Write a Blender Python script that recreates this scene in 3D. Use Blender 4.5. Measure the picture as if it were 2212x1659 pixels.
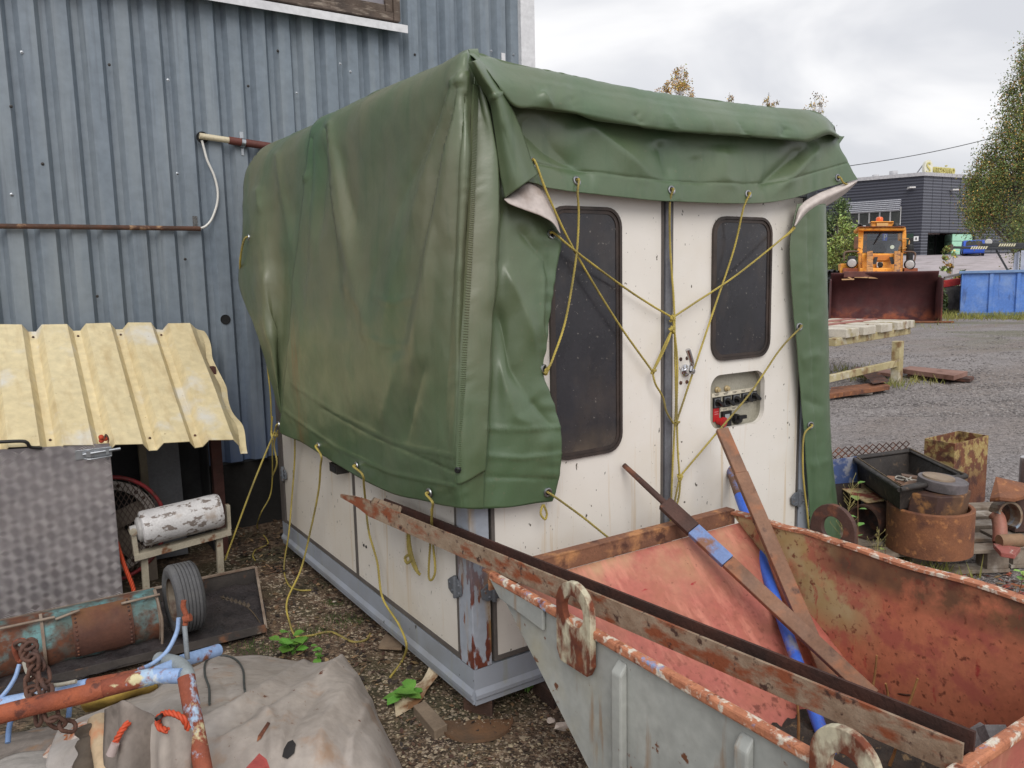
import bpy, bmesh, math, random, zlib
import numpy as np
from mathutils import Vector, Matrix

for o in list(bpy.data.objects):
    bpy.data.objects.remove(o)
random.seed(7)
RNG = np.random.default_rng(7)
PI = math.pi
scene = bpy.context.scene
COL = scene.collection
R = math.radians

# ---------------------------------------------------------------- camera
# photo measured on a 2212 x 1659 grid; world X along the cabin front, Y in depth, Z up
W0, H0, F0 = 2212.0, 1659.0, 1703.5
_yaw, _pit, _rol = R(56.766), R(7.574), R(-1.245)
FWD = np.array([math.cos(_yaw)*math.cos(_pit), math.sin(_yaw)*math.cos(_pit), -math.sin(_pit)])
_r = np.cross(FWD, [0, 0, 1.0]); _r /= np.linalg.norm(_r)
_u = np.cross(_r, FWD)
RGT = math.cos(_rol)*_r + math.sin(_rol)*_u
UPV = -math.sin(_rol)*_r + math.cos(_rol)*_u
CAM = np.array([-1.364, -2.376, 1.62])
cd = bpy.data.cameras.new('camera')
cd.sensor_width = 36.0
cd.lens = F0/W0*36.0
cd.clip_start = 0.05
cd.clip_end = 2000
cam = bpy.data.objects.new('camera', cd)
COL.objects.link(cam)
cam.matrix_world = Matrix(((RGT[0], UPV[0], -FWD[0], CAM[0]), (RGT[1], UPV[1], -FWD[1], CAM[1]),
                           (RGT[2], UPV[2], -FWD[2], CAM[2]), (0, 0, 0, 1)))
scene.camera = cam
scene.render.resolution_x = 1024
scene.render.resolution_y = 768

# ---------------------------------------------------------------- sky, sun, exposure
SUN_EL, SUN_AZ = 42.0, 246.0      # azimuth measured from +X towards +Y: light from behind the camera
w = bpy.data.worlds.new('World')
scene.world = w
w.use_nodes = True
nt = w.node_tree
for n in list(nt.nodes):
    nt.nodes.remove(n)
wo = nt.nodes.new('ShaderNodeOutputWorld')
bg = nt.nodes.new('ShaderNodeBackground')
sky = nt.nodes.new('ShaderNodeTexSky')
sky.sky_type = 'NISHITA'
sky.sun_disc = False
sky.sun_elevation = R(SUN_EL)
sky.sun_rotation = R(90 - SUN_AZ)
sky.dust_density = 4.0
tc = nt.nodes.new('ShaderNodeTexCoord')
mp = nt.nodes.new('ShaderNodeMapping')
mp.inputs['Scale'].default_value = (1.0, 1.0, 2.4)
mp.inputs['Rotation'].default_value = (0.3, 0.2, 0.9)
nz = nt.nodes.new('ShaderNodeTexNoise')
nz.inputs['Scale'].default_value = 2.3
nz.inputs['Detail'].default_value = 5
nz.inputs['Roughness'].default_value = 0.5
nz.inputs['Distortion'].default_value = 0.5
cr = nt.nodes.new('ShaderNodeValToRGB')
e = cr.color_ramp.elements
e[0].position = 0.38; e[0].color = (5.9, 6.0, 6.35, 1)
e[1].position = 0.66; e[1].color = (8.5, 8.45, 8.5, 1)
cr.color_ramp.interpolation = 'EASE'
mx = nt.nodes.new('ShaderNodeMix')
mx.data_type = 'RGBA'
mx.inputs[0].default_value = 0.95
nt.links.new(tc.outputs['Generated'], mp.inputs['Vector'])
nt.links.new(mp.outputs[0], nz.inputs['Vector'])
nt.links.new(nz.outputs[0], cr.inputs[0])
nt.links.new(sky.outputs[0], mx.inputs[6])
nt.links.new(cr.outputs[0], mx.inputs[7])
nt.links.new(mx.outputs[2], bg.inputs['Color'])
bg.inputs['Strength'].default_value = 0.1
nt.links.new(bg.outputs[0], wo.inputs['Surface'])

sl = bpy.data.lights.new('sun', 'SUN')
sl.energy = 1.5
sl.angle = R(40)
sl.color = (1.0, 0.965, 0.92)
sun = bpy.data.objects.new('sun', sl)
COL.objects.link(sun)
_d = Vector((math.cos(R(SUN_AZ))*math.cos(R(SUN_EL)), math.sin(R(SUN_AZ))*math.cos(R(SUN_EL)), math.sin(R(SUN_EL))))
sun.rotation_euler = _d.to_track_quat('Z', 'Y').to_euler()
sun.location = (0, 0, 30)
scene.view_settings.view_transform = 'Standard'
scene.view_settings.look = 'None'
scene.view_settings.exposure = 0.33
scene.view_settings.gamma = 1.0
scene.view_settings.use_curve_mapping = False

# ---------------------------------------------------------------- pixel helpers
def ray(x, y):
    return FWD + (x - W0/2)/F0*RGT - (y - H0/2)/F0*UPV
def PD(x, y, d):            # at depth d along the view axis
    return CAM + ray(x, y)*d
def PX(x, y, X=0.0):
    d = ray(x, y); return CAM + d*((X - CAM[0])/d[0])
def PY(x, y, Y=0.0):
    d = ray(x, y); return CAM + d*((Y - CAM[1])/d[1])
def PZ(x, y, Z=0.0):
    d = ray(x, y); return CAM + d*((Z - CAM[2])/d[2])
def depth(p):
    return float((np.asarray(p, float) - CAM) @ FWD)
def pix(p):
    v = np.asarray(p, float) - CAM
    z = v @ FWD
    return W0/2 + F0*(v @ RGT)/z, H0/2 - F0*(v @ UPV)/z

# ---------------------------------------------------------------- materials
def S(r, g, b, k=1.0):
    f = lambda c: ((c/255.0 + 0.055)/1.055)**2.4 if c/255.0 > 0.04045 else c/255.0/12.92
    return (min(f(r)*k, 0.9), min(f(g)*k, 0.9), min(f(b)*k, 0.9))
MATS = {}
class NB:
    def __init__(self, name):
        self.m = bpy.data.materials.new(name)
        self.rg = random.Random(zlib.crc32(name.encode()))
        self.m.use_nodes = True
        self.t = self.m.node_tree
        self.b = self.t.nodes['Principled BSDF']
        self.g = self.t.nodes.new('ShaderNodeNewGeometry')
    def n(self, ty): return self.t.nodes.new(ty)
    def l(self, a, b): self.t.links.new(a, b)
    def vec(self, st=(1, 1, 1), off=(0, 0, 0), src=None):
        mp = self.n('ShaderNodeMapping')
        mp.inputs['Scale'].default_value = st
        mp.inputs['Location'].default_value = off
        self.l(src or self.g.outputs['Position'], mp.inputs['Vector'])
        return mp.outputs[0]
    def noise(self, s, st=(1, 1, 1), d=4, off=None, dist=0.0, rough=0.55):
        nz = self.n('ShaderNodeTexNoise')
        off = off or (self.rg.uniform(0, 50), self.rg.uniform(0, 50), self.rg.uniform(0, 50))
        self.l(self.vec(st, off), nz.inputs['Vector'])
        nz.inputs['Scale'].default_value = s
        nz.inputs['Detail'].default_value = d
        nz.inputs['Roughness'].default_value = rough
        nz.inputs['Distortion'].default_value = dist
        return nz.outputs[0]
    def rng(self, sock, a, b, lo=0.0, hi=1.0):
        mr = self.n('ShaderNodeMapRange')
        self.l(sock, mr.inputs[0])
        mr.inputs[1].default_value = a; mr.inputs[2].default_value = b
        mr.inputs[3].default_value = lo; mr.inputs[4].default_value = hi
        return mr.outputs[0]
    def mul(self, a, b):
        m = self.n('ShaderNodeMath'); m.operation = 'MULTIPLY'
        self.l(a, m.inputs[0])
        if isinstance(b, (int, float)): m.inputs[1].default_value = b
        else: self.l(b, m.inputs[1])
        return m.outputs[0]
    def mixc(self, f, a, b):
        m = self.n('ShaderNodeMix'); m.data_type = 'RGBA'
        for i, v in ((0, f), (6, a), (7, b)):
            if isinstance(v, (int, float)): m.inputs[i].default_value = v
            elif isinstance(v, tuple): m.inputs[i].default_value = (*v[:3], 1)
            else: self.l(v, m.inputs[i])
        return m.outputs[2]
    def mixf(self, f, a, b):
        m = self.n('ShaderNodeMix'); m.data_type = 'FLOAT'
        for i, v in ((0, f), (2, a), (3, b)):
            if isinstance(v, (int, float)): m.inputs[i].default_value = v
            else: self.l(v, m.inputs[i])
        return m.outputs[0]
    def z(self):
        s = self.n('ShaderNodeSeparateXYZ'); self.l(self.g.outputs['Position'], s.inputs[0]); return s.outputs
def M(name, c1, c2=None, vs=5.0, rough=0.6, metal=0.0, layers=(), bump=0.15, bs=60.0, bd=4, bst=(1, 1, 1), spec=0.5, rvar=0.12, island=0.0, fine=True):
    if name in MATS: return MATS[name]
    b = NB(name)
    if c2 is None: c2 = tuple(c*0.78 for c in c1)
    col = b.mixc(b.rng(b.noise(vs, d=5), 0.3, 0.7), c1, c2)
    if fine:
        f = b.rng(b.noise(vs*14, d=3), 0.25, 0.75, 0.86, 1.12)
        mm = b.n('ShaderNodeMix'); mm.data_type = 'RGBA'; mm.blend_type = 'MULTIPLY'
        mm.inputs[0].default_value = 1.0
        b.l(col, mm.inputs[6]); b.l(f, mm.inputs[7]); col = mm.outputs[2]
    ro = b.rng(b.noise(vs*2, d=3), 0.3, 0.7, max(rough - rvar, 0.03), min(rough + rvar, 1))
    me = metal
    hsum = None
    for L in layers:
        nz = b.noise(L.get('s', 8), st=L.get('st', (1, 1, 1)), d=L.get('d', 6), dist=L.get('dist', 0.0), rough=L.get('nr', 0.6))
        t, wd = L.get('t', 0.55), L.get('w', 0.04)
        fac = b.rng(nz, t - wd, t + wd)
        if 'zr' in L:
            z = b.z()[2]
            fac = b.mul(fac, b.rng(z, L['zr'][0], L['zr'][1]))
        if 'yr' in L:
            fac = b.mul(fac, b.rng(b.z()[1], L['yr'][0], L['yr'][1]))
        if 'a' in L: fac = b.mul(fac, L['a'])
        c = L['c']
        if 'c2' in L: c = b.mixc(b.rng(b.noise(L.get('s', 8)*3, d=4), 0.3, 0.7), L['c'], L['c2'])
        col = b.mixc(fac, col, c)
        if 'r' in L: ro = b.mixf(fac, ro, L['r'])
        if 'm' in L: me = b.mixf(fac, me, L['m'])
        if 'h' in L:
            hh = b.mul(fac, L['h'])
            if hsum is None: hsum = hh
            else:
                ad = b.n('ShaderNodeMath'); ad.operation = 'ADD'; b.l(hsum, ad.inputs[0]); b.l(hh, ad.inputs[1]); hsum = ad.outputs[0]
    if island > 0:
        hv = b.n('ShaderNodeHueSaturation')
        b.l(b.rng(b.g.outputs['Random Per Island'], 0, 1, 0.5 - island*0.025, 0.5 + island*0.02), hv.inputs['Hue'])
        b.l(b.rng(b.g.outputs['Random Per Island'], 0, 1, 1 - island*0.45, 1 + island*0.45), hv.inputs['Value'])
        b.l(col, hv.inputs['Color']); col = hv.outputs[0]
    b.l(col, b.b.inputs['Base Color'])
    b.l(ro, b.b.inputs['Roughness'])
    if isinstance(me, (int, float)): b.b.inputs['Metallic'].default_value = me
    else: b.l(me, b.b.inputs['Metallic'])
    b.b.inputs['Specular IOR Level'].default_value = spec
    if bump > 0 or hsum is not None:
        h = b.noise(bs, st=bst, d=bd)
        if hsum is not None:
            ad = b.n('ShaderNodeMath'); ad.operation = 'ADD'; b.l(h, ad.inputs[0]); b.l(hsum, ad.inputs[1]); h = ad.outputs[0]
        bp = b.n('ShaderNodeBump')
        bp.inputs['Strength'].default_value = max(bump, 0.02)
        bp.inputs['Distance'].default_value = 0.01
        b.l(h, bp.inputs['Height'])
        b.l(bp.outputs[0], b.b.inputs['Normal'])
    MATS[name] = b.m
    return b.m
def plain(name, c, rough=0.5, metal=0.0, spec=0.5, emit=None, alpha=None):
    if name in MATS: return MATS[name]
    return M(name, c, tuple(x*0.85 for x in c), rough=rough, metal=metal, spec=spec, bump=0.0, fine=False)

# ---------------------------------------------------------------- mesh builder
class MB:
    def __init__(s): s.v = []; s.f = []; s.sm = []; s.mi = []
    def add(s, vs, fs, smooth=False, mi=0):
        o = len(s.v)
        s.v.extend([tuple(map(float, p)) for p in vs])
        for f in fs:
            s.f.append(tuple(i + o for i in f)); s.sm.append(smooth); s.mi.append(mi)
        return s
    def hexa(s, p, mi=0):     # p: bottom 4 ccw, top 4
        return s.add(p, [(3, 2, 1, 0), (4, 5, 6, 7), (0, 1, 5, 4), (1, 2, 6, 5), (2, 3, 7, 6), (3, 0, 4, 7)], mi=mi)
    def box(s, lo, hi, mi=0):
        x0, y0, z0 = lo; x1, y1, z1 = hi
        return s.hexa([(x0, y0, z0), (x1, y0, z0), (x1, y1, z0), (x0, y1, z0), (x0, y0, z1), (x1, y0, z1), (x1, y1, z1), (x0, y1, z1)], mi)
    def obox(s, c, ax, ay, az, mi=0):   # centre and half-axis vectors
        c, ax, ay, az = (np.asarray(q, float) for q in (c, ax, ay, az))
        return s.hexa([c-ax-ay-az, c+ax-ay-az, c+ax+ay-az, c-ax+ay-az, c-ax-ay+az, c+ax-ay+az, c+ax+ay+az, c-ax+ay+az], mi)
    def beam(s, a, b, wv, hv, mi=0):    # bar from a to b; wv,hv half-width vectors
        a, b, wv, hv = (np.asarray(q, float) for q in (a, b, wv, hv))
        return s.hexa([a-wv-hv, a+wv-hv, a+wv+hv, a-wv+hv, b-wv-hv, b+wv-hv, b+wv+hv, b-wv+hv], mi)
    def prism(s, poly, vec, mi=0, smooth=False):
        n = len(poly); poly = [np.asarray(p, float) for p in poly]; vec = np.asarray(vec, float)
        vs = poly + [p + vec for p in poly]
        fs = [tuple(range(n-1, -1, -1)), tuple(range(n, 2*n))]
        s.add(vs, fs, False, mi)
        s.add(vs, [(i, (i+1) % n, n+(i+1) % n, n+i) for i in range(n)], smooth, mi)
        return s
    def ringplate(s, outer, inner, vec, mi=0):   # two loops with equal count
        n = len(outer); o = [np.asarray(p, float) for p in outer]; q = [np.asarray(p, float) for p in inner]; vec = np.asarray(vec, float)
        vs = o + q + [p+vec for p in o] + [p+vec for p in q]
        fs = []
        for i in range(n):
            j = (i+1) % n
            fs += [(j, i, n+i, n+j), (2*n+i, 2*n+j, 3*n+j, 3*n+i), (i, j, 2*n+j, 2*n+i), (n+j, n+i, 3*n+i, 3*n+j)]
        return s.add(vs, fs, False, mi)
    def tube(s, pts, r, n=8, caps=True, mi=0, closed=False, smooth=True):
        pts = np.asarray(pts, float); m = len(pts)
        rr = np.full(m, r) if np.isscalar(r) else np.asarray(r, float)
        tg = np.gradient(pts, axis=0)
        if closed:
            tg = np.roll(pts, -1, 0) - np.roll(pts, 1, 0)
        tg /= np.linalg.norm(tg, axis=1)[:, None] + 1e-12
        up = np.array([0, 0, 1.0]) if abs(tg[0][2]) < 0.9 else np.array([1.0, 0, 0])
        nrm = np.cross(tg[0], up); nrm /= np.linalg.norm(nrm)
        vs = []
        for i in range(m):
            nrm = nrm - tg[i]*(nrm @ tg[i]); nrm /= np.linalg.norm(nrm) + 1e-12
            bn = np.cross(tg[i], nrm)
            for k in range(n):
                a = 2*PI*k/n
                vs.append(pts[i] + rr[i]*(math.cos(a)*nrm + math.sin(a)*bn))
        fs = []
        for i in range(m if closed else m-1):
            j = (i+1) % m
            for k in range(n):
                l = (k+1) % n
                fs.append((i*n+k, i*n+l, j*n+l, j*n+k))
        s.add(vs, fs, smooth, mi)
        if caps and not closed:
            s.add(vs[:n], [tuple(range(n-1, -1, -1))], False, mi)
            s.add(vs[-n:], [tuple(range(n))], False, mi)
        return s
    def lathe(s, c, ax, prof, n=24, mi=0, smooth=True, arc=(0, 2*PI), ref=None):
        c = np.asarray(c, float); ax = np.asarray(ax, float); ax = ax/np.linalg.norm(ax)
        ref = np.asarray(ref, float) if ref is not None else (np.array([0, 0, 1.0]) if abs(ax[2]) < 0.9 else np.array([1.0, 0, 0]))
        e1 = ref - ax*(ref @ ax); e1 /= np.linalg.norm(e1); e2 = np.cross(ax, e1)
        full = abs(arc[1]-arc[0]-2*PI) < 1e-6
        m = n if full else n+1
        for i in range(len(prof)-1):
            (r0, h0), (r1, h1) = prof[i], prof[i+1]
            vs = []
            for (r, h) in ((r0, h0), (r1, h1)):
                for k in range(m):
                    a = arc[0] + (arc[1]-arc[0])*k/n
                    vs.append(c + ax*h + r*(math.cos(a)*e1 + math.sin(a)*e2))
            fs = [(k, (k+1) % m, m+(k+1) % m, m+k) for k in range(n)]
            s.add(vs, fs, smooth, mi)
        return s
    def cyl(s, a, b, r, n=20, r2=None, mi=0):
        a = np.asarray(a, float); b = np.asarray(b, float); L = np.linalg.norm(b-a)
        r2 = r if r2 is None else r2
        return s.lathe(a, b-a, [(1e-5, 0), (r, 0), (r, L) if False else (r2, L), (1e-5, L)], n, mi)
    def pipe(s, a, b, ro, ri, n=24, mi=0):
        a = np.asarray(a, float); b = np.asarray(b, float); L = np.linalg.norm(b-a)
        return s.lathe(a, b-a, [(ri, 0), (ro, 0), (ro, L), (ri, L), (ri, 0)], n, mi)
    def grid(s, P, smooth=True, mi=0, flip=False):
        P = np.asarray(P, float); a, b = P.shape[:2]
        fs = []
        for i in range(a-1):
            for j in range(b-1):
                f = (i*b+j, i*b+j+1, (i+1)*b+j+1, (i+1)*b+j)
                fs.append(f[::-1] if flip else f)
        return s.add(P.reshape(-1, 3), fs, smooth, mi)
    def ball(s, c, r, seg=10, rings=6, mi=0):
        c = np.asarray(c, float); r = np.asarray(r if not np.isscalar(r) else (r, r, r), float)
        P = [[c + r*np.array([math.sin(PI*i/rings)*math.cos(2*PI*j/seg), math.sin(PI*i/rings)*math.sin(2*PI*j/seg), math.cos(PI*i/rings)]) for j in range(seg+1)] for i in range(rings+1)]
        return s.grid(P, mi=mi)
    def mesh(s, name, mats, origin=(0, 0, 0)):
        me = bpy.data.meshes.new(name)
        v = np.asarray(s.v, float) - np.asarray(origin, float)
        me.from_pydata(v.tolist(), [], s.f)
        me.polygons.foreach_set('use_smooth', s.sm)
        me.polygons.foreach_set('material_index', s.mi)
        for m in (mats if isinstance(mats, (list, tuple)) else [mats]):
            me.materials.append(m)
        me.update()
        return me
    def build(s, name, mats, parent=None, label=None, cat=None, group=None, kind=None, bevel=0.0, weld=False):
        v = np.asarray(s.v, float)
        if parent is None:
            org = np.array([(v[:, 0].min()+v[:, 0].max())/2, (v[:, 1].min()+v[:, 1].max())/2, v[:, 2].min()])
        else:
            org = np.zeros(3)
        me = s.mesh(name, mats, org)
        if weld or bevel:
            bm = bmesh.new(); bm.from_mesh(me)
            bmesh.ops.remove_doubles(bm, verts=bm.verts, dist=1e-5)
            bm.to_mesh(me); bm.free()
        o = bpy.data.objects.new(name, me)
        COL.objects.link(o)
        o.location = org
        if parent is not None: adopt(o, parent)
        if bevel:
            md = o.modifiers.new('bevel', 'BEVEL'); md.width = bevel; md.segments = 2; md.limit_method = 'ANGLE'
        tag(o, label, cat, group, kind)
        return o
def tag(o, label=None, cat=None, group=None, kind=None):
    if label: o['label'] = label
    if cat: o['category'] = cat
    if group: o['group'] = group
    if kind: o['kind'] = kind
    return o
def world_of(o):
    m = Matrix.Translation(o.location)
    m = o.matrix_basis.copy()
    p = o.parent; inv = o.matrix_parent_inverse.copy()
    while p is not None:
        m = p.matrix_basis @ inv @ m
        inv = p.matrix_parent_inverse.copy(); p = p.parent
    return m
def adopt(o, p):
    o.parent = p
    o.matrix_parent_inverse = world_of(p).inverted()
def thing(name, loc, label, cat, group=None):
    o = bpy.data.objects.new(name, None)
    o.empty_display_size = 0.1
    COL.objects.link(o)
    o.location = tuple(map(float, loc))
    tag(o, label, cat, group)
    return o
def copy_tree(o, delta, parent=None, label=None, group=None):
    c = o.copy(); COL.objects.link(c)
    if parent is None: c.location = Vector(o.location) + Vector(delta)
    else: c.parent = parent
    if label: c['label'] = label
    if group: c['group'] = group
    for ch in o.children: copy_tree(ch, (0, 0, 0), c)
    return c

# ---------------------------------------------------------------- splines
def spl(pts, n):           # Catmull-Rom through points, n samples
    p = np.asarray(pts, float); m = len(p)
    if m == 2: return np.array([p[0]*(1-t)+p[1]*t for t in np.linspace(0, 1, n)])
    q = np.vstack([2*p[0]-p[1], p, 2*p[-1]-p[-2]])
    t = np.linspace(0, m-1-1e-9, n); i = t.astype(int); f = (t-i)[:, None]
    a, b, c, d = q[i], q[i+1], q[i+2], q[i+3]
    return 0.5*((2*b) + (c-a)*f + (2*a-5*b+4*c-d)*f**2 + (-a+3*b-3*c+d)*f**3)
def surf(G, nu, nv):       # control grid [rows][cols] -> nu x nv
    G = np.asarray(G, float)
    cols = np.array([spl(G[:, j], nu) for j in range(G.shape[1])])      # cols x nu x k
    return np.array([spl(cols[:, i], nv) for i in range(nu)])
def resample(pts, step):
    p = np.asarray(pts, float)
    d = np.r_[0, np.cumsum(np.linalg.norm(np.diff(p, axis=0), axis=1))]
    n = max(int(d[-1]/step), 2)
    t = np.linspace(0, d[-1], n)
    return np.array([np.interp(t, d, p[:, k]) for k in range(3)]).T
def vn(p, s):              # cheap smooth value noise, vectorised
    p = np.asarray(p, float)*s
    return (np.sin(p[..., 0]*1.7+p[..., 1]*2.3+p[..., 2]*1.1+np.sin(p[..., 1]*1.3-p[..., 2]*2.1)*1.4)
            + np.sin(p[..., 0]*-2.9+p[..., 1]*1.1+p[..., 2]*2.7+np.sin(p[..., 0]*1.9+p[..., 2]*1.2)*1.3)
            + 0.6*np.sin(p[..., 0]*4.1+p[..., 1]*3.7-p[..., 2]*4.3+np.sin(p[..., 1]*3.1)*1.1))/2.6

# ================================================================ MATERIALS
RUST1, RUST2 = S(120, 62, 38), S(70, 38, 28)
rust = M('rust', S(124, 70, 46), S(74, 46, 36), vs=9, rough=0.85, bump=0.35, bs=120,
         layers=[dict(c=S(150, 92, 58), s=18, t=0.6, w=0.06), dict(c=S(52, 36, 32), s=14, t=0.62, w=0.05)])
rust_dark = M('rust_dark', S(88, 62, 54), S(58, 44, 40), vs=7, rough=0.85, bump=0.3, bs=100,
              layers=[dict(c=S(132, 82, 58), s=10, t=0.6, w=0.08)])
dark_rubber = M('dark_rubber', S(48, 44, 42), S(34, 32, 31), rough=0.6, bump=0.1)
black_gap = plain('black_gap', (0.012, 0.012, 0.013), rough=0.9)  # near-black standing in for the darkness inside gaps and holes
steel = M('steel', S(150, 150, 152), S(120, 120, 124), rough=0.35, metal=0.8, bump=0.05,
          layers=[dict(c=S(110, 80, 60), s=20, t=0.66, w=0.06, r=0.8, m=0.0)])
zinc = M('zinc', S(185, 188, 192), S(150, 155, 160), rough=0.3, metal=0.9, bump=0.03)
chrome = plain('chrome', S(215, 215, 218), rough=0.12, metal=1.0)
wood_old = M('wood_old', S(112, 94, 78), S(78, 64, 54), vs=6, rough=0.85, bump=0.5, bs=14, bst=(1, 1, 1),
             layers=[dict(c=S(140, 128, 112), s=6, st=(1, 1, 6), t=0.58, w=0.1)])

# ================================================================ GROUND
FH = np.array([math.cos(_yaw), math.sin(_yaw)]); RH = np.array([math.sin(_yaw), -math.cos(_yaw)])
def gz(x, y):
    x = np.asarray(x, float); y = np.asarray(y, float)
    s = (x-CAM[0])*FH[0] + (y-CAM[1])*FH[1]
    t = np.clip((s-30)/50.0, 0, 1)
    return 3.15*(t**1.15) + np.clip((s-90)/400.0, 0, 1)*6
def gnear(x, y):      # fine unevenness of the yard
    x = np.asarray(x, float); y = np.asarray(y, float)
    return gz(x, y) + 0.012*np.sin(x*3.1+1.3*np.sin(y*2.3))*np.sin(y*2.7+0.7) - 0.012
def spaced(n, lim, k):
    t = np.linspace(-1, 1, n); return lim*np.sinh(k*t)/np.sinh(k)
ss = np.r_[-12, spaced(260, 700, 7.2)[130-12:]]
tt = spaced(220, 420, 6.2)
gx = CAM[0] + (ss[:, None]+2.5)*FH[0] + tt[None, :]*RH[0]
gy = CAM[1] + (ss[:, None]+2.5)*FH[1] + tt[None, :]*RH[1]
b = NB('ground_mat')
pos = b.g.outputs['Position']
xs = b.z()[0]; ys = b.z()[1]
vor = b.n('ShaderNodeTexVoronoi'); vor.inputs['Scale'].default_value = 75; b.l(pos, vor.inputs['Vector'])
vor2 = b.n('ShaderNodeTexVoronoi'); vor2.inputs['Scale'].default_value = 30; b.l(pos, vor2.inputs['Vector'])
sep = b.n('ShaderNodeSeparateColor'); b.l(vor.outputs['Color'], sep.inputs[0])
dirt = b.mixc(b.rng(b.noise(3, d=6), 0.35, 0.65), S(104, 84, 66), S(66, 54, 44))
dirt = b.mixc(b.rng(b.noise(26, d=5), 0.5, 0.62), dirt, S(128, 106, 86))
dirt = b.mixc(b.mul(b.rng(b.noise(2.2, d=4), 0.5, 0.62), 0.55), dirt, S(58, 62, 36))
dirt = b.mixc(b.mul(b.rng(sep.outputs[0], 0.86, 0.9), b.rng(b.noise(4, d=3), 0.42, 0.6)), dirt, S(176, 162, 142))
grav = b.mixc(b.rng(b.noise(1.3, d=5), 0.35, 0.65), S(150, 143, 142), S(122, 114, 112))
grav = b.mixc(b.rng(b.noise(0.35, st=(0.6, 2.2, 1), d=5), 0.48, 0.62), grav, S(120, 104, 92))
gv = b.mixc(b.rng(sep.outputs[0], 0, 1), S(84, 80, 78), S(172, 166, 164))
sep2 = b.n('ShaderNodeSeparateColor'); b.l(vor2.outputs['Color'], sep2.inputs[0])
grav = b.mixc(0.5, grav, gv)
grav = b.mixc(b.mul(b.rng(sep2.outputs[0], 0.7, 0.9), 0.5), grav, S(92, 86, 84))
grav = b.mixc(b.mul(b.rng(b.noise(9, st=(1, 1, 1), d=6), 0.55, 0.7), 0.6), grav, S(96, 90, 90))
zone = b.rng(xs, 1.6, 2.6)
m1 = b.n('ShaderNodeMath'); m1.operation = 'ADD'; b.l(xs, m1.inputs[0]); b.l(b.rng(b.noise(1.5, d=4), 0, 1, -0.9, 0.9), m1.inputs[1])
zone = b.rng(m1.outputs[0], 1.9, 2.5)
col = b.mixc(zone, dirt, grav)
grass_f = b.mul(b.rng(b.noise(0.5, d=5), 0.52, 0.6), b.rng(xs, 14, 20))
col = b.mixc(b.mul(grass_f, 0.5), col, S(88, 92, 52))
b.l(col, b.b.inputs['Base Color'])
b.l(b.rng(b.noise(1.1, d=4), 0.35, 0.7, 0.65, 0.95), b.b.inputs['Roughness'])
hh = b.n('ShaderNodeMath'); hh.operation = 'ADD'
b.l(b.rng(vor.outputs['Distance'], 0, 0.6, 1, 0), hh.inputs[0]); b.l(b.mul(b.noise(18, d=6), 1.5), hh.inputs[1])
bp = b.n('ShaderNodeBump'); bp.inputs['Strength'].default_value = 0.75; bp.inputs['Distance'].default_value = 0.012
b.l(hh.outputs[0], bp.inputs['Height']); b.l(bp.outputs[0], b.b.inputs['Normal'])
GROUND = b.m
gm = MB(); gm.grid(np.dstack([gx, gy, gnear(gx, gy)]), flip=True)
g = gm.build('ground', GROUND, kind='structure')

# paved ramp that climbs to the dark building
road_m = M('road_asphalt', S(178, 168, 170), S(158, 150, 152), vs=0.6, rough=0.8, bump=0.3, bs=40,
           layers=[dict(c=S(135, 126, 124), s=0.5, st=(1, 2, 1), t=0.6, w=0.08)])
rs = np.linspace(32.5, 78.6, 60); rt = np.linspace(0, 1, 24)
P = []
for s_ in rs:
    k = (s_-32.5)/46.1
    l0 = np.interp(s_, [32.5, 40, 55, 79], [13.6, 14.5, 24, 34.5]); l1 = np.interp(s_, [32.5, 45, 79], [28, 44, 72])
    row = []
    for t_ in rt:
        q = CAM[:2] + FH*s_ + RH*(l0+(l1-l0)*t_)
        row.append((q[0], q[1], float(gnear(q[0], q[1])) + 0.05))
    P.append(row)
rb = MB(); rb.grid(P, flip=True); rb.build('road', road_m, kind='structure')

# loose stones: far too many to count
def pebbles(name, pts, sizes, mat, label):
    n = len(pts)
    base = np.array([[1, 0, 0], [-1, 0, 0], [0, 1, 0], [0, -1, 0], [0, 0, 1], [0, 0, -1]], float)
    tri = np.array([[0, 2, 4], [2, 1, 4], [1, 3, 4], [3, 0, 4], [2, 0, 5], [1, 2, 5], [3, 1, 5], [0, 3, 5]])
    a = RNG.uniform(0, 2*PI, n); ca, sa = np.cos(a), np.sin(a)
    sc = sizes[:, None]*RNG.uniform(0.55, 1.25, (n, 3)); sc[:, 2] *= 0.55
    v = base[None]*sc[:, None, :]*RNG.uniform(0.75, 1.25, (n, 6, 1))
    vx = v[..., 0]*ca[:, None]-v[..., 1]*sa[:, None]; vy = v[..., 0]*sa[:, None]+v[..., 1]*ca[:, None]
    v = np.dstack([vx, vy, v[..., 2]]) + pts[:, None, :]
    m = MB(); m.v = [tuple(q) for q in v.reshape(-1, 3)]
    m.f = [tuple(q) for q in (tri[None]+6*np.arange(n)[:, None, None]).reshape(-1, 3)]
    m.sm = [False]*len(m.f); m.mi = [0]*len(m.f)
    return m.build(name, mat, label=label, cat='gravel', kind='stuff')
pm1 = M('pebble_mat', S(160, 144, 122), S(110, 96, 82), vs=30, rough=0.8, bump=0.1, island=1.0)
pm2 = M('pebble_grey', S(142, 136, 134), S(98, 94, 92), vs=30, rough=0.8, bump=0.1, island=1.0)
n = 9000
px_ = RNG.uniform(560, 1300, n); py_ = 1180 + (1690-1180)*RNG.uniform(0, 1, n)**0.8
q = np.array([PZ(a_, b_, 0) for a_, b_ in zip(px_, py_)])
q[:, 2] = gnear(q[:, 0], q[:, 1]) + 0.001
pebbles('gravel', q, RNG.uniform(0.002, 0.0075, n)*np.where(RNG.uniform(0, 1, n) > 0.97, 2.4, 1), pm1, 'brown pebbles and grit strewn over the bare dirt')
n = 14000
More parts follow.
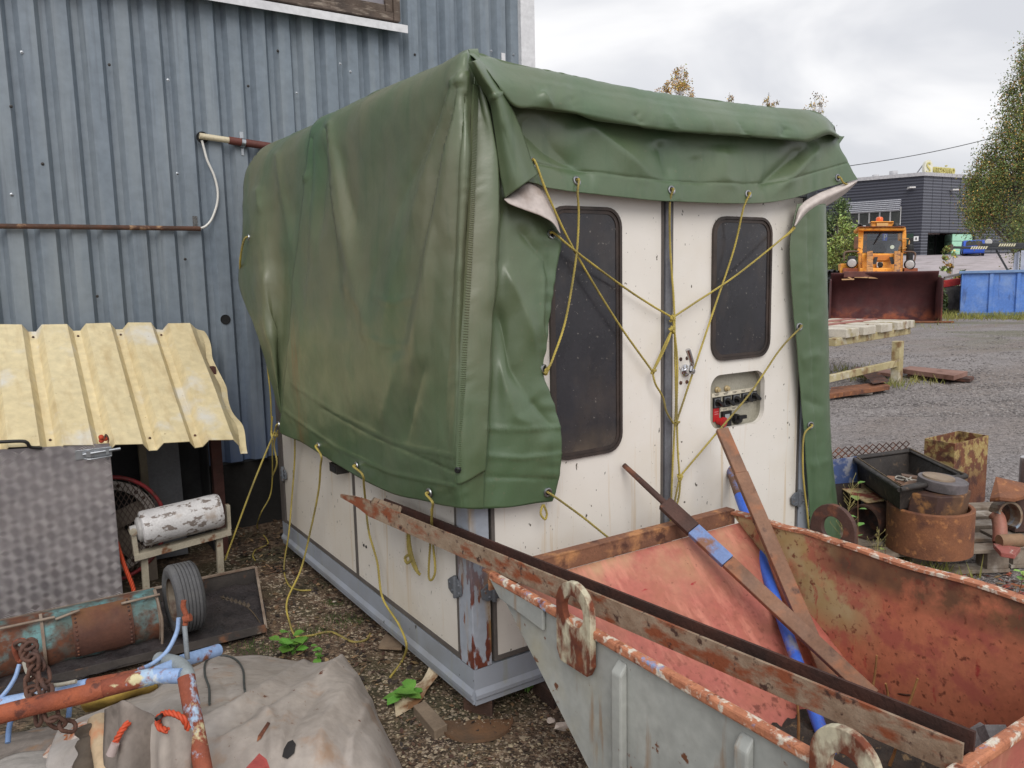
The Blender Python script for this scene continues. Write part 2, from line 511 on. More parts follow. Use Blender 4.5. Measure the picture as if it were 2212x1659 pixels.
px_ = RNG.uniform(1700, 2330, n); py_ = 830 + (1420-830)*RNG.uniform(0, 1, n)**0.9
q = np.array([PZ(a_, b_, 0) for a_, b_ in zip(px_, py_)])
n2 = 9000; px_ = RNG.uniform(1780, 2300, n2); py_ = RNG.uniform(712, 900, n2)
q = np.vstack([q, [PZ(a_, b_, 0) for a_, b_ in zip(px_, py_)]])
q[:, 2] = gnear(q[:, 0], q[:, 1]) + 0.002
pebbles('gravel', q, np.r_[RNG.uniform(0.005, 0.014, n), RNG.uniform(0.008, 0.026, n2)], pm2, 'grey crushed gravel covering the open yard')

# ================================================================ CLAD BUILDING BEHIND
WY = 2.9
wall_m = M('cladding_paint', S(122, 132, 142), S(110, 121, 132), vs=1.3, rough=0.5, bump=0.03, bs=30, spec=0.4,
           layers=[dict(c=S(70, 96, 146), s=2.0, t=0.4, w=0.3, zr=(1.2, 0.45), a=0.75),
                   dict(c=S(150, 156, 158), s=3.0, st=(3, 3, 0.25), t=0.58, w=0.12, a=0.35),
                   dict(c=S(92, 100, 110), s=5.0, st=(4, 4, 0.2), t=0.64, w=0.06, a=0.5)])
bld = thing('clad_building', (0, WY+0.2, 0), 'grey-blue corrugated steel building behind the tarpaulin-covered cabin', 'building')
seams = [PY(a_, 0, WY)[0] for a_ in (11, 348, 630, 864, 1059)]
wdt = 0.795
xs_ = [seams[0]-3*wdt, seams[0]-2*wdt, seams[0]-wdt] + seams + [PY(1119, 60, WY)[0]]
ztop, zbot = 5.2, 0.455
for i in range(len(xs_)-1):
    x0, x1 = xs_[i], xs_[i+1]
    nr = max(1, round((x1-x0)/0.159)); p = (x1-x0)/nr
    prof = []
    for k in range(nr):
        a = x0 + k*p
        prof += [(a+0.001, 0.044), (a+0.030, 0.044), (a+0.056, 0.0), (a+0.132, 0.0), (a+p-0.003, 0.044)]
    prof.append((x1+0.014, 0.0432))
    zz = np.linspace(zbot + 0.006*((i*7) % 3), ztop, 40)
    P = []
    for z_ in zz:
        P.append([(a, WY+d+0.0025*math.sin(z_*2.1+a*9+i)*math.sin(a*5+z_)-0.0015*(i % 2), z_) for a, d in prof])
    m = MB(); m.grid(P, smooth=False)
    m.build('cladding_sheet', wall_m, bld)
m = MB(); m.box((-5, WY+0.055, 0.44), (xs_[-1]+0.02, WY+0.3, ztop)); m.build('wall_core', M('wall_core', S(60, 62, 66)), bld)
found = M('foundation_dark', S(46, 44, 42), S(30, 29, 28), vs=3, rough=0.9, bump=0.3, bs=20)
m = MB(); m.box((-5, WY+0.06, -0.3), (xs_[-1]+0.1, WY+0.32, 0.438)); m.build('plinth', found, bld)
white_trim = M('white_trim', S(214, 214, 216), S(200, 200, 204), vs=2, rough=0.5, bump=0.02)
xa, xb = xs_[-1], PY(1155, 60, WY-0.05)[0]
m = MB(); m.hexa([(xa, WY-0.04, 0.3), (xb, WY-0.05, 0.3), (xb, WY+9, 0.3), (xa+0.03, WY+9, 0.3), (xa, WY-0.04, ztop+0.3), (xb, WY-0.05, ztop+0.3), (xb, WY+9, ztop+0.3), (xa+0.03, WY+9, ztop+0.3)])
m.build('corner_flashing', white_trim, bld)
for (a, b_) in ((47, 113), (236, 140), (363, 173), (536, 186), (641, 201), (92, 354), (383, 375), (24, 230), (25, 420), (600, 110), (735, 138), (757, 155), (896, 118), (1061, 110), (1109, 118), (210, 640), (400, 560)):
    p = PY(a, b_, WY-0.002)
    m = MB(); m.lathe(p, (0, -1, 0), [(0.009, 0), (0.009, 0.002), (0.005, 0.003), (0.0045, 0.008), (1e-5, 0.009)], 8)
    m.build('screw', zinc if (a % 2) else dark_rubber, bld)
p = PY(1087, 128, WY-0.004)
m = MB(); m.box((p[0]-0.017, p[1]-0.003, p[2]-0.045), (p[0]+0.017, p[1], p[2]+0.045)); m.build('badge', white_trim, bld)
# window above
win = M('window_wood', S(96, 82, 72), S(68, 58, 52), vs=8, rough=0.8, bump=0.5, bs=20, bst=(1, 1, 8),
        layers=[dict(c=S(140, 128, 116), s=9, st=(1, 1, 5), t=0.6, w=0.06)])
sa_, sb_ = PY(400, -28, WY-0.09), PY(880, 52, WY-0.09)
szt = sb_[2]
m = MB()
prof = [(-0.095, -0.01), (-0.095, -0.062), (-0.09, -0.062), (-0.09, -0.012), (0.04, 0.015), (0.04, 0.02)]
m.prism([(sa_[0]-1.2, WY+a, szt+b_) for a, b_ in prof], (sb_[0]-sa_[0]+1.2, 0, 0)); 
wn = thing('window', (sb_[0]-0.5, WY-0.02, szt), 'wooden window with white steel sill high in the grey-blue cladding', 'window')
m.build('window_sill', white_trim, wn)
xr = PY(862, 20, WY-0.03)[0]; xl = xr-1.6
m = MB(); m.box((xl, WY-0.045, szt+0.022), (xr-0.05, WY+0.0, szt+0.075)); m.build('bottom_rail', win, wn, bevel=0.004)
m = MB(); m.box((xl, WY-0.03, szt+0.077), (xr-0.105, WY+0.0, szt+0.125)); m.build('sash_rail', win, wn, bevel=0.004)
m = MB(); m.box((xr-0.048, WY-0.05, szt+0.022), (xr, WY+0.0, szt+1.3)); m.build('right_stile', win, wn, bevel=0.004)
m = MB(); m.box((xr-0.103, WY-0.035, szt+0.077), (xr-0.05, WY+0.0, szt+1.3)); m.build('sash_stile', win, wn, bevel=0.004)
m = MB(); m.box((xl, WY-0.012, szt+0.127), (xr-0.105, WY-0.006, szt+1.3)); m.build('pane', M('old_glass', S(150, 145, 150), S(120, 116, 122), rough=0.12, bump=0), wn)

# pipes and cable on the wall
rp = M('rusty_pipe', S(96, 62, 46), S(66, 50, 42), vs=12, rough=0.8, bump=0.3, bs=90, layers=[dict(c=S(150, 120, 92), s=16, t=0.62, w=0.05)])
m = MB(); a, b_ = PY(-520, 487, WY-0.03), PY(433, 494, WY-0.03); m.tube(spl([a, (a+b_)/2+np.array([0, 0, .006]), b_], 8), 0.0145, 10)
m.build('conduit_pipe', rp, label='thin rusty pipe running level along the corrugated wall', cat='pipe')
up = thing('drain_pipe', PY(500, 303, WY-0.03), 'cream pipe with red-brown sleeve sloping along the wall behind the tarpaulin', 'pipe')
a, b_, c_ = PY(431, 293.5, WY-0.03), PY(498, 303.5, WY-0.03), PY(640, 325, WY-0.03)
m = MB(); m.tube([a, b_], 0.019, 12); m.build('cream_pipe', M('cream_plastic', S(206, 196, 170), S(180, 166, 136), rough=0.5, bump=0.03), up)
m = MB(); m.tube([b_-np.array([.01, 0, 0]), c_], 0.0245, 12); m.build('sleeve', M('oxide_red', S(108, 58, 48), S(84, 48, 42), rough=0.7), up)
for (cx_, cy_) in ((525, 308), ):
    c0 = PY(cx_, cy_, WY-0.03)
    m = MB(); m.lathe(c0-np.array([0.012, 0, 0]), (1, 0, -.16), [(0.0255, 0), (0.029, 0), (0.029, 0.024), (0.0255, 0.024)], 14)
    m.box((c0[0]-0.012, WY-0.006, c0[2]+0.02), (c0[0]+0.012, WY-0.003, c0[2]+0.07)); m.box((c0[0]-0.008, WY-0.006, c0[2]-0.075), (c0[0]+0.008, WY-0.003, c0[2]-0.02))
    m.build('clamp', zinc, up)
m = MB(); pts = spl([PY(*q_, WY-0.02) for q_ in ((436, 303), (441, 322), (448, 347), (462, 378), (470, 410), (469, 440), (458, 472), (445, 488), (431, 494))], 40)
m.tube(pts, 0.0075, 8); m.build('cable', plain('white_plastic', S(222, 220, 214), rough=0.45), label='white cable looping down the corrugated wall between two pipes', cat='cable')
c0 = PY(423, 484, WY-0.02); m = MB(); m.box((c0[0]-0.014, WY-0.006, c0[2]-0.03), (c0[0]+0.014, WY-0.003, c0[2]+0.05))
m.build('strap', M('perforated_zinc', S(140, 140, 140), S(60, 60, 60), vs=160, rough=0.4, metal=0.5), bpy.data.objects['conduit_pipe'])
for (hx, hy, hr, nm) in ((487, 690, 0.031, 'vent_hole_black'), (437, 297, 0.036, 'pipe_hole_black')):
    c0 = PY(hx, hy, WY-0.004)
    m = MB(); m.lathe(c0, (0, -1, 0), [(1e-5, -0.0), (hr*0.93, -0.0), (hr*0.93, 0.003), (hr, 0.003), (hr, -0.002)], 24)  # no opening cut: black disc paints the darkness of the hole
    m.build(nm, black_gap, bld)

# ================================================================ CABIN
white_p = M('cabin_white', S(232, 228, 222), S(220, 214, 205), vs=1.6, rough=0.38, bump=0.02, bs=20, fine=False,
            layers=[dict(c=S(196, 164, 112), s=5, st=(5.0, 5.0, 0.22), t=0.645, w=0.05, a=0.5, zr=(1.3, .9)),
                    dict(c=S(206, 192, 168), s=1.5, t=0.58, w=0.14, a=0.45),
                    dict(c=S(186, 172, 150), s=2.2, t=0.5, w=0.2, a=0.35, zr=(0.75, 0.2)),
                    dict(c=S(80, 72, 62), s=46, t=0.725, w=0.012, d=2, st=(1, 1, 0.55)),
                    dict(c=S(120, 112, 100), s=110, t=0.72, w=0.02, d=2, a=0.6, st=(1, 1, 0.5))])
grey_p = M('cabin_grey', S(164, 170, 180), S(148, 154, 164), vs=1.8, rough=0.45, bump=0.03, fine=False,
           layers=[dict(c=S(122, 116, 104), s=4, st=(1, 1, 0.8), t=0.55, w=0.12, a=0.55, zr=(0.3, 0.05)),
                   dict(c=S(150, 150, 120), s=3, st=(5, 5, 0.5), t=0.62, w=0.05, a=0.4),
                   dict(c=S(66, 62, 58), s=34, t=0.715, w=0.015, d=2, st=(1, 1, 0.5))])
rust_post = M('cabin_corner', S(164, 170, 180), S(148, 154, 164), vs=1.8, rough=0.5, bump=0.05,
              layers=[dict(c=S(120, 60, 40), c2=S(80, 36, 28), s=10, st=(2, 2, 0.6), t=0.53, w=0.02, r=0.9, h=-0.5, zr=(0.75, 0.45)),
                      dict(c=S(170, 140, 90), s=6, st=(3, 3, 0.5), t=0.6, w=0.08, a=0.6)])
frame_m = M('trim_brown', S(104, 98, 94), S(86, 80, 76), vs=6, rough=0.6, bump=0.1)
cab = thing('equipment_cabin', (0.96, 1.14, 0.05), 'white panelled steel cabin with two dark windowed doors under the green tarpaulin', 'cabin')
CW, CL, CZ0, CZ1 = 1.93, 2.28, 0.06, 2.25
m = MB(); m.box((0.03, 0.06, CZ0+0.01), (CW-0.03, CL-0.01, CZ1)); m.build('inner_body', black_gap, cab)
m = MB(); m.prism([(0, y_, z_) for y_, z_ in ((-0.004, 0.06), (-0.004, 0.078), (-0.012, 0.086), (-0.012, 0.10), (0.0, 0.118), (0.0, 0.197), (0.05, 0.197), (0.05, 0.06))], (CW, 0, 0)); m.build('front_skirt', grey_p, cab)
m = MB(); m.prism([(x_-0.001, 0.004, z_) for x_, z_ in ((-0.004, 0.061), (-0.004, 0.078), (-0.012, 0.086), (-0.012, 0.10), (0.0, 0.118), (0.0, 0.196), (0.05, 0.196), (0.05, 0.061))][::-1], (0, CL-0.004, 0)); m.build('side_skirt', grey_p, cab)
m = MB(); m.prism([(-0.003, -0.003, 0.1985), (0.077, -0.003, 0.1985), (0.077, 0.03, 0.1985), (0.03, 0.05, 0.1985), (0.03, 0.098, 0.1985), (-0.003, 0.098, 0.1985)], (0, 0, CZ1-0.1985)); m.build('corner_post', rust_post, cab, bevel=0.004)
m = MB(); m.box((CW-0.075, -0.003, 0.1985), (CW, 0.06, CZ1)); m.build('right_post', grey_p, cab, bevel=0.004)
m = MB(); m.box((0.077, 0.002, 1.97), (CW-0.075, 0.05, CZ1)); m.build('header', grey_p, cab)
m = MB(); m.box((-0.002, CL-0.07, 0.1985), (0.05, CL, CZ1)); m.build('rear_post', frame_m, cab)
# side panels with dark edging
for (y0, y1) in ((0.118, 1.085), (1.118, CL-0.09)):
    m = MB(); m.box((0.002, y0, 0.222), (0.03, y1, CZ1-0.1)); sp_ = m.build('side_panel', white_p, cab)
    m = MB(); m.box((0.0, y0-0.018, 0.2005), (0.03, y1+0.016, 0.221)); m.box((0.0, y0-0.018, 0.222), (0.03, y0-0.001, 2.1)); m.box((0.0, y1+0.001, 0.222), (0.03, y1+0.016, 2.1))
    m.build('edge_seal', frame_m, sp_)
for z_ in (0.62, 0.395):
    for dy in (0, 0.028):
        m = MB(); m.lathe((0.002, 0.98+dy, z_), (-1, 0, 0), [(0.008, 0), (0.006, 0.004), (1e-5, 0.005)], 8); m.build('rivet', dark_rubber, cab)
m = MB(); t0 = PX(735, 1008, -0.02); m.box((-0.06, t0[1]-0.06, t0[2]-0.022), (0.0, t0[1]+0.04, t0[2]+0.02)); m.box((-0.064, t0[1]-0.045, t0[2]-0.014), (-0.0605, t0[1]+0.025, t0[2]+0.012), 1)
m.build('side_bracket', [dark_rubber, black_gap], cab)
# rounded rectangle loop helpers
def rrect(x0, x1, z0, z1, r, y, n=6):
    pts = []
    for (cx, cz, a0) in ((x1-r, z1-r, 0), (x0+r, z1-r, 90), (x0+r, z0+r, 180), (x1-r, z0+r, 270)):
        for k in range(n+1):
            a = R(a0+90*k/n); pts.append(np.array([cx+r*math.cos(a), y, cz+r*math.sin(a)]))
    return pts
glass_m = M('dark_pane', S(50, 49, 54), S(40, 40, 44), vs=4, rough=0.28, bump=0.01, spec=0.5,
            layers=[dict(c=S(150, 145, 138), s=70, t=0.71, w=0.02, d=2, a=0.6), dict(c=S(92, 80, 70), s=3, st=(2, 2, 1), t=0.6, w=0.1, a=0.3),
                    dict(c=S(120, 105, 88), s=5, t=0.5, w=0.12, a=0.5, zr=(1.05, 0.93))])
rim_m = M('window_rubber', S(70, 58, 52), S(46, 40, 38), vs=9, rough=0.5, bump=0.1)
def door(name, x0, x1, z0, z1, hole, wnd):
    d = MB()
    if hole is None:
        d.box((x0, 0.004, z0), (x1, 0.028, z1))
    else:
        hx0, hx1, hz0, hz1 = hole
        inn = rrect(hx0, hx1, hz0, hz1, 0.062, 0.004, 8)
        c = np.array([(hx0+hx1)/2, 0.004, (hz0+hz1)/2]); out = []
        for p_ in inn:
            v = p_-c
            k = min(((x1-c[0]) if v[0] > 0 else (x0-c[0]))/v[0] if abs(v[0]) > 1e-6 else 1e9, ((z1-c[2]) if v[2] > 0 else (z0-c[2]))/v[2] if abs(v[2]) > 1e-6 else 1e9)
            out.append(c+v*k)
        for cx in (x0, x1):
            for cz in (z0, z1):
                i = min(range(len(out)), key=lambda i_: abs(out[i_][0]-cx)+abs(out[i_][2]-cz)); out[i] = np.array([cx, 0.004, cz])
        d.ringplate(out, inn, (0, 0.024, 0))
    do = d.build(name, white_p, cab)
    s = MB()
    for lo, hi in (((x0-0.016, 0.0, z0-0.018), (x1+0.0, 0.028, z0-0.001)), ((x0-0.016, 0.0, z0), (x0-0.001, 0.028, z1)), ((x1+0.001, 0.0, z0), (x1+0.012, 0.028, z1))):
        s.box(lo, hi)
    s.build('edge_seal', frame_m, do)
    wx0, wx1, wz0, wz1 = wnd
    f = MB()
    f.ringplate(rrect(wx0, wx1, wz0, wz1, 0.075, 0.003), rrect(wx0+0.012, wx1-0.012, wz0+0.012, wz1-0.012, 0.063, 0.003), (0, -0.012, 0))
    f.ringplate(rrect(wx0+0.0125, wx1-0.0125, wz0+0.0125, wz1-0.0125, 0.0625, 0.003), rrect(wx0+0.026, wx1-0.026, wz0+0.026, wz1-0.026, 0.05, 0.003), (0, -0.0065, 0))
    fo = f.build('window_frame', rim_m, do)
    p_ = MB(); p_.prism(rrect(wx0+0.026, wx1-0.026, wz0+0.026, wz1-0.026, 0.05, 0.003)[::-1], (0, -0.003, 0)); p_.build('pane', glass_m, do)
    return do
d1 = door('door', 0.105, 0.935, 0.224, 1.965, None, (0.365, 0.715, 0.925, 1.885))
d2 = door('door', 1.0, 1.835, 0.224, 1.965, (1.233, 1.592, 0.938, 1.182), (1.228, 1.61, 1.245, 1.868))
m = MB(); m.box((0.949, -0.010, 0.2), (0.984, 0.02, 1.966)); m.build('centre_strip', M('astragal', S(112, 114, 120), S(84, 84, 90), vs=10, rough=0.6, bump=0.2), cab, bevel=0.003)
# control panel
cp = MB(); inn = rrect(1.2315, 1.5935, 0.9365, 1.1835, 0.0635, 0.006, 8)
cp.prism([q_+np.array([0, 0.044, 0]) for q_ in inn][::-1], (0, 0.004, 0))
vs_ = inn + [q_+np.array([0, 0.046, 0]) for q_ in inn]; nn = len(inn)
cp.add(vs_, [((i+1) % nn, i, nn+i, nn+(i+1) % nn) for i in range(nn)], True, 0)
cpo = cp.build('control_panel', M('panel_beige', S(168, 164, 150), S(150, 146, 132), vs=8, rough=0.6, bump=0.05), cab)
YB = 0.048
def onp(x, y): return PY(x, y, YB)
sw_pl = plain('switch_plate', S(120, 122, 124), rough=0.4, metal=0.3); knob_m = plain('knob_black', S(26, 26, 28), rough=0.35); red_m = plain('switch_red', S(178, 34, 36), rough=0.4); lab_m = M('label_strip', S(214, 206, 186), S(196, 188, 168), rough=0.6, bump=0)
K = 600/1659/1.80832
def z8(x, y): return onp(1437.8+x*K, 691.3+y*K)      # coordinates read off an enlarged crop
for (x, y) in ((552, 752), (655, 738)):
    p = z8(x, y); m = MB(); m.lathe(p, (0, -1, 0), [(0.014, 0), (0.014, 0.006), (0.010, 0.011), (0.010, 0.016), (1e-5, 0.018)], 14); m.build('pilot_lamp', M('lamp_beige', S(190, 172, 130), S(170, 150, 110), rough=0.3, bump=0), cpo)
for (xa_, ya, xb_, yb) in ((498, 818, 975, 744), (588, 972, 780, 944)):
    p, q = z8(xa_, ya), z8(xb_, yb); m = MB(); m.beam(p, q, (0, 0.001, 0), (0, 0, 0.009)); lb = m.build('label_plate', lab_m, cpo)
    for k in range(5 if xa_ < 500 else 2):
        t_ = (k+0.5)/(5 if xa_ < 500 else 2); c = p*(1-t_)+q*t_
        m = MB()
        for dz, wl in ((0.003, 0.014), (-0.002, 0.011)): m.box((c[0]-wl, c[1]-0.0022, c[2]+dz-0.0008), (c[0]+wl, c[1]-0.0012, c[2]+dz+0.0008))
        m.build('print', knob_m, lb)
for (x, y) in ((548, 893), (655, 876), (752, 856), (852, 838), (940, 820)):
    p = z8(x, y); m = MB(); m.box((p[0]-0.0235, YB-0.006, p[2]-0.024), (p[0]+0.0235, YB-0.0005, p[2]+0.024)); m.box((p[0]-0.019, YB-0.0075, p[2]-0.02), (p[0]+0.019, YB-0.0061, p[2]+0.02), 1)
    pl = m.build('switch', [knob_m, sw_pl], cpo, bevel=0.001)
    m = MB(); m.lathe((p[0], YB-0.0077, p[2]), (0, -1, 0), [(0.017, 0), (0.015, 0.010), (1e-5, 0.011)], 16)
    m.beam((p[0]-0.014, YB-0.022, p[2]+0.012), (p[0]+0.019, YB-0.024, p[2]-0.014), (0.004, 0, 0.005), (0, 0.010, 0)); m.build('switch_knob', knob_m, pl)
p = z8(543, 1020); m = MB(); m.box((p[0]-0.02, YB-0.003, p[2]-0.032), (p[0]+0.018, YB-0.0005, p[2]+0.03)); rl = m.build('red_label', red_m, cpo)
for dz in (0.012, 0.002):
    m = MB(); m.box((p[0]-0.013, YB-0.0042, p[2]+dz-0.0012), (p[0]+0.011, YB-0.0032, p[2]+dz+0.0012)); m.build('print', plain('pinkish', S(226, 150, 150)), rl)
p = z8(560, 1090); m = MB(); m.lathe(p, (0.25, -1, -0.05), [(0.016, 0), (0.016, 0.022), (0.022, 0.024), (0.022, 0.038), (1e-5, 0.039)], 18); m.build('stop_button', red_m, cpo)
p = z8(650, 1058); m = MB(); m.box((p[0]-0.032, YB-0.012, p[2]-0.042), (p[0]+0.026, YB-0.0005, p[2]+0.034)); m.box((p[0]-0.019, YB-0.0135, p[2]-0.006), (p[0]+0.012, YB-0.0121, p[2]+0.02), 1); m.build('meter', [knob_m, plain('meter_face', S(166, 170, 172))], cpo, bevel=0.001)
p = z8(752, 1065); m = MB(); m.lathe(p, (0.1, -1, 0), [(0.024, 0), (0.022, 0.016), (0.016, 0.03), (1e-5, 0.031)], 18); m.beam((p[0]-0.02, YB-0.034, p[2]+0.012), (p[0]+0.028, YB-0.036, p[2]+0.012), (0, 0, 0.008), (0, 0.008, 0)); m.build('selector_knob', knob_m, cpo)
# door handle
p = PY(1437.8+205*K, 691.3+545*K, 0.004)
m = MB(); m.lathe(p, (0, -1, 0), [(0.027, 0), (0.026, 0.008), (0.02, 0.011), (0.012, 0.012), (0.012, 0.05), (1e-5, 0.051)], 22)
hz = PY(1437.8+268*K, 691.3+550*K, -0.045)
m.tube([p+np.array([0, -0.045, 0]), (p+hz)/2+np.array([0, -0.047, 0])*0.5, hz], 0.0085, 10)
ho = m.build('door_handle', chrome, d2)
m = MB(); t1 = PY(1437.8+240*K, 691.3+318*K, -0.062); m.tube(spl([hz, hz+np.array([0.006, -0.002, 0.03]), (hz+t1)/2+np.array([0.006, -0.006, 0]), t1], 10), np.linspace(0.009, 0.011, 10), 10); m.build('lever', chrome, ho)
for (x, y) in ((162, 422), (230, 412), (162, 678), (228, 668)):
    p = PY(1437.8+x*K, 691.3+y*K, 0.004); m = MB(); m.lathe(p, (0, -1, 0), [(0.0085, 0), (0.008, 0.003), (1e-5, 0.005)], 10); m.build('rusty_bolt', rust_dark, d2)
# hinges
hinge_m = M('hinge_grey', S(108, 112, 118), S(88, 92, 98), vs=10, rough=0.5, bump=0.1, layers=[dict(c=S(130, 92, 62), s=30, t=0.66, w=0.04)])
def hinge(c, ux, uy, sx):
    c, ux, uy = np.array(c, float), np.array(ux, float), np.array(uy, float)
    uz = np.array([0, 0, 1.0]); h = MB()
    L = [(-0.006, -0.034), (-0.03, -0.034), (-0.052, -0.022), (-0.056, 0.012), (-0.03, 0.03), (-0.006, 0.034)]
    h.prism([c+ux*a*sx+uz*b_ for a, b_ in L], uy*0.009); h.prism([c-ux*a*sx*0.75+uz*b_ for a, b_ in L][::-1], uy*0.009)
    h.cyl(c+uy*0.007-uz*0.042, c+uy*0.007+uz*0.042, 0.010, 10)
    for a, b_ in ((-0.04, 0.006), (-0.022, -0.02), (0.028, 0.014), (0.03, -0.016)): h.lathe(c+ux*a*sx+uz*b_+uy*0.009, uy, [(0.006, 0), (0.004, 0.004), (1e-5, 0.004)], 8)
    return h.build('hinge', hinge_m, cab, bevel=0.0015)
hinge((-0.004, 0.105, 0.487), (0, 1, 0), (-1, 0, 0), -1.0)
hinge((0.088, -0.004, 0.487), (1, 0, 0), (0, -1, 0), 1.0)
hinge((CW-0.085, -0.004, 0.53), (1, 0, 0), (0, -1, 0), 1.0)
hinge((-0.004, CL-0.1, 0.51), (0, 1, 0), (-1, 0, 0), 1.0)
# support blocks under the cabin
wood_dark = M('wood_dark', S(86, 62, 50), S(58, 44, 38), vs=8, rough=0.85, bump=0.5, bs=30, bst=(1, 1, 5))
def block(pts, h, label, mat=wood_dark, z=0.0):
    q = [PZ(a_, b_, z+h) for a_, b_ in pts]
    m = MB(); m.prism([np.array([p_[0], p_[1], z-0.015]) for p_ in q], (0, 0, h+0.015))
    return m.build('wood_block', mat, label=label, cat='wood block', bevel=0.003)
block([(1000, 1500), (1063, 1515), (1068, 1480), (1010, 1475)], 0.055, 'short plank end under the corner of the white cabin')
block([(1150, 1465), (1195, 1500), (1215, 1480), (1175, 1440)], 0.055, 'dark timber block under the cabin front beside the grey skip')
m = MB(); m.box((0.3, 1.2, -0.02), (0.5, 2.1, 0.0595)); m.build('wood_block', wood_dark, label='long timber bearer hidden in the shade under the cabin', cat='wood block')

# ================================================================ GREEN TARPAULIN
def tarp_mat(name, c1, c2, dust, inside=False):
    b = NB(name)
    z = b.z()
    col = b.mixc(b.rng(b.noise(2.2, d=5), 0.3, 0.7), c1, c2)
    d1 = b.mul(b.rng(b.noise(2.4, st=(1, 1, 0.35), d=6), 0.32, 0.62), b.rng(z[2], 0.75, 1.6, 0.25, 1.0))
    d1 = b.mul(d1, b.rng(z[0], 0.12, 0.0, 0.5, 1.0))
    col = b.mixc(b.mul(d1, 0.75), col, dust)
    d2 = b.rng(b.noise(9, st=(3, 3, 0.3), d=5), 0.56, 0.72)
    col = b.mixc(b.mul(d2, 0.3), col, tuple(q*0.7 for q in c2))
    d3 = b.rng(b.noise(60, d=3), 0.66, 0.72)
    col = b.mixc(b.mul(d3, 0.35), col, dust)
    if not inside:      # rust-brown run-off stain near the back of the side drape
        band = b.mul(b.rng(z[1], 1.42, 1.52), b.rng(z[1], 1.66, 1.56))
        band = b.mul(band, b.rng(z[0], 0.02, -0.02))
        band = b.mul(band, b.rng(z[2], 1.55, 1.25))
        st = b.mul(band, b.rng(b.noise(14, st=(1, 3, 0.3), d=5), 0.4, 0.62))
        col = b.mixc(b.mul(st, 0.8), col, S(112, 88, 56))
    b.l(col, b.b.inputs['Base Color'])
    b.l(b.rng(b.noise(6, d=4), 0.3, 0.7, 0.30, 0.48), b.b.inputs['Roughness'])
    b.b.inputs['Specular IOR Level'].default_value = 0.75
    h = b.n('ShaderNodeMath'); h.operation = 'ADD'
    b.l(b.noise(16, d=4), h.inputs[0]); b.l(b.mul(b.noise(160, d=2), 0.12), h.inputs[1])
    bp = b.n('ShaderNodeBump'); bp.inputs['Strength'].default_value = 0.13; bp.inputs['Distance'].default_value = 0.012
    b.l(h.outputs[0], bp.inputs['Height']); b.l(bp.outputs[0], b.b.inputs['Normal'])
    return b.m
TARP = tarp_mat('tarp_green', S(76, 102, 73), S(64, 92, 61), S(112, 109, 86))
TARPW = M('tarp_inside', S(206, 196, 190), S(186, 174, 168), vs=3, rough=0.5, bump=0.1, layers=[dict(c=S(150, 134, 124), s=7, t=0.62, w=0.06, a=0.7)])

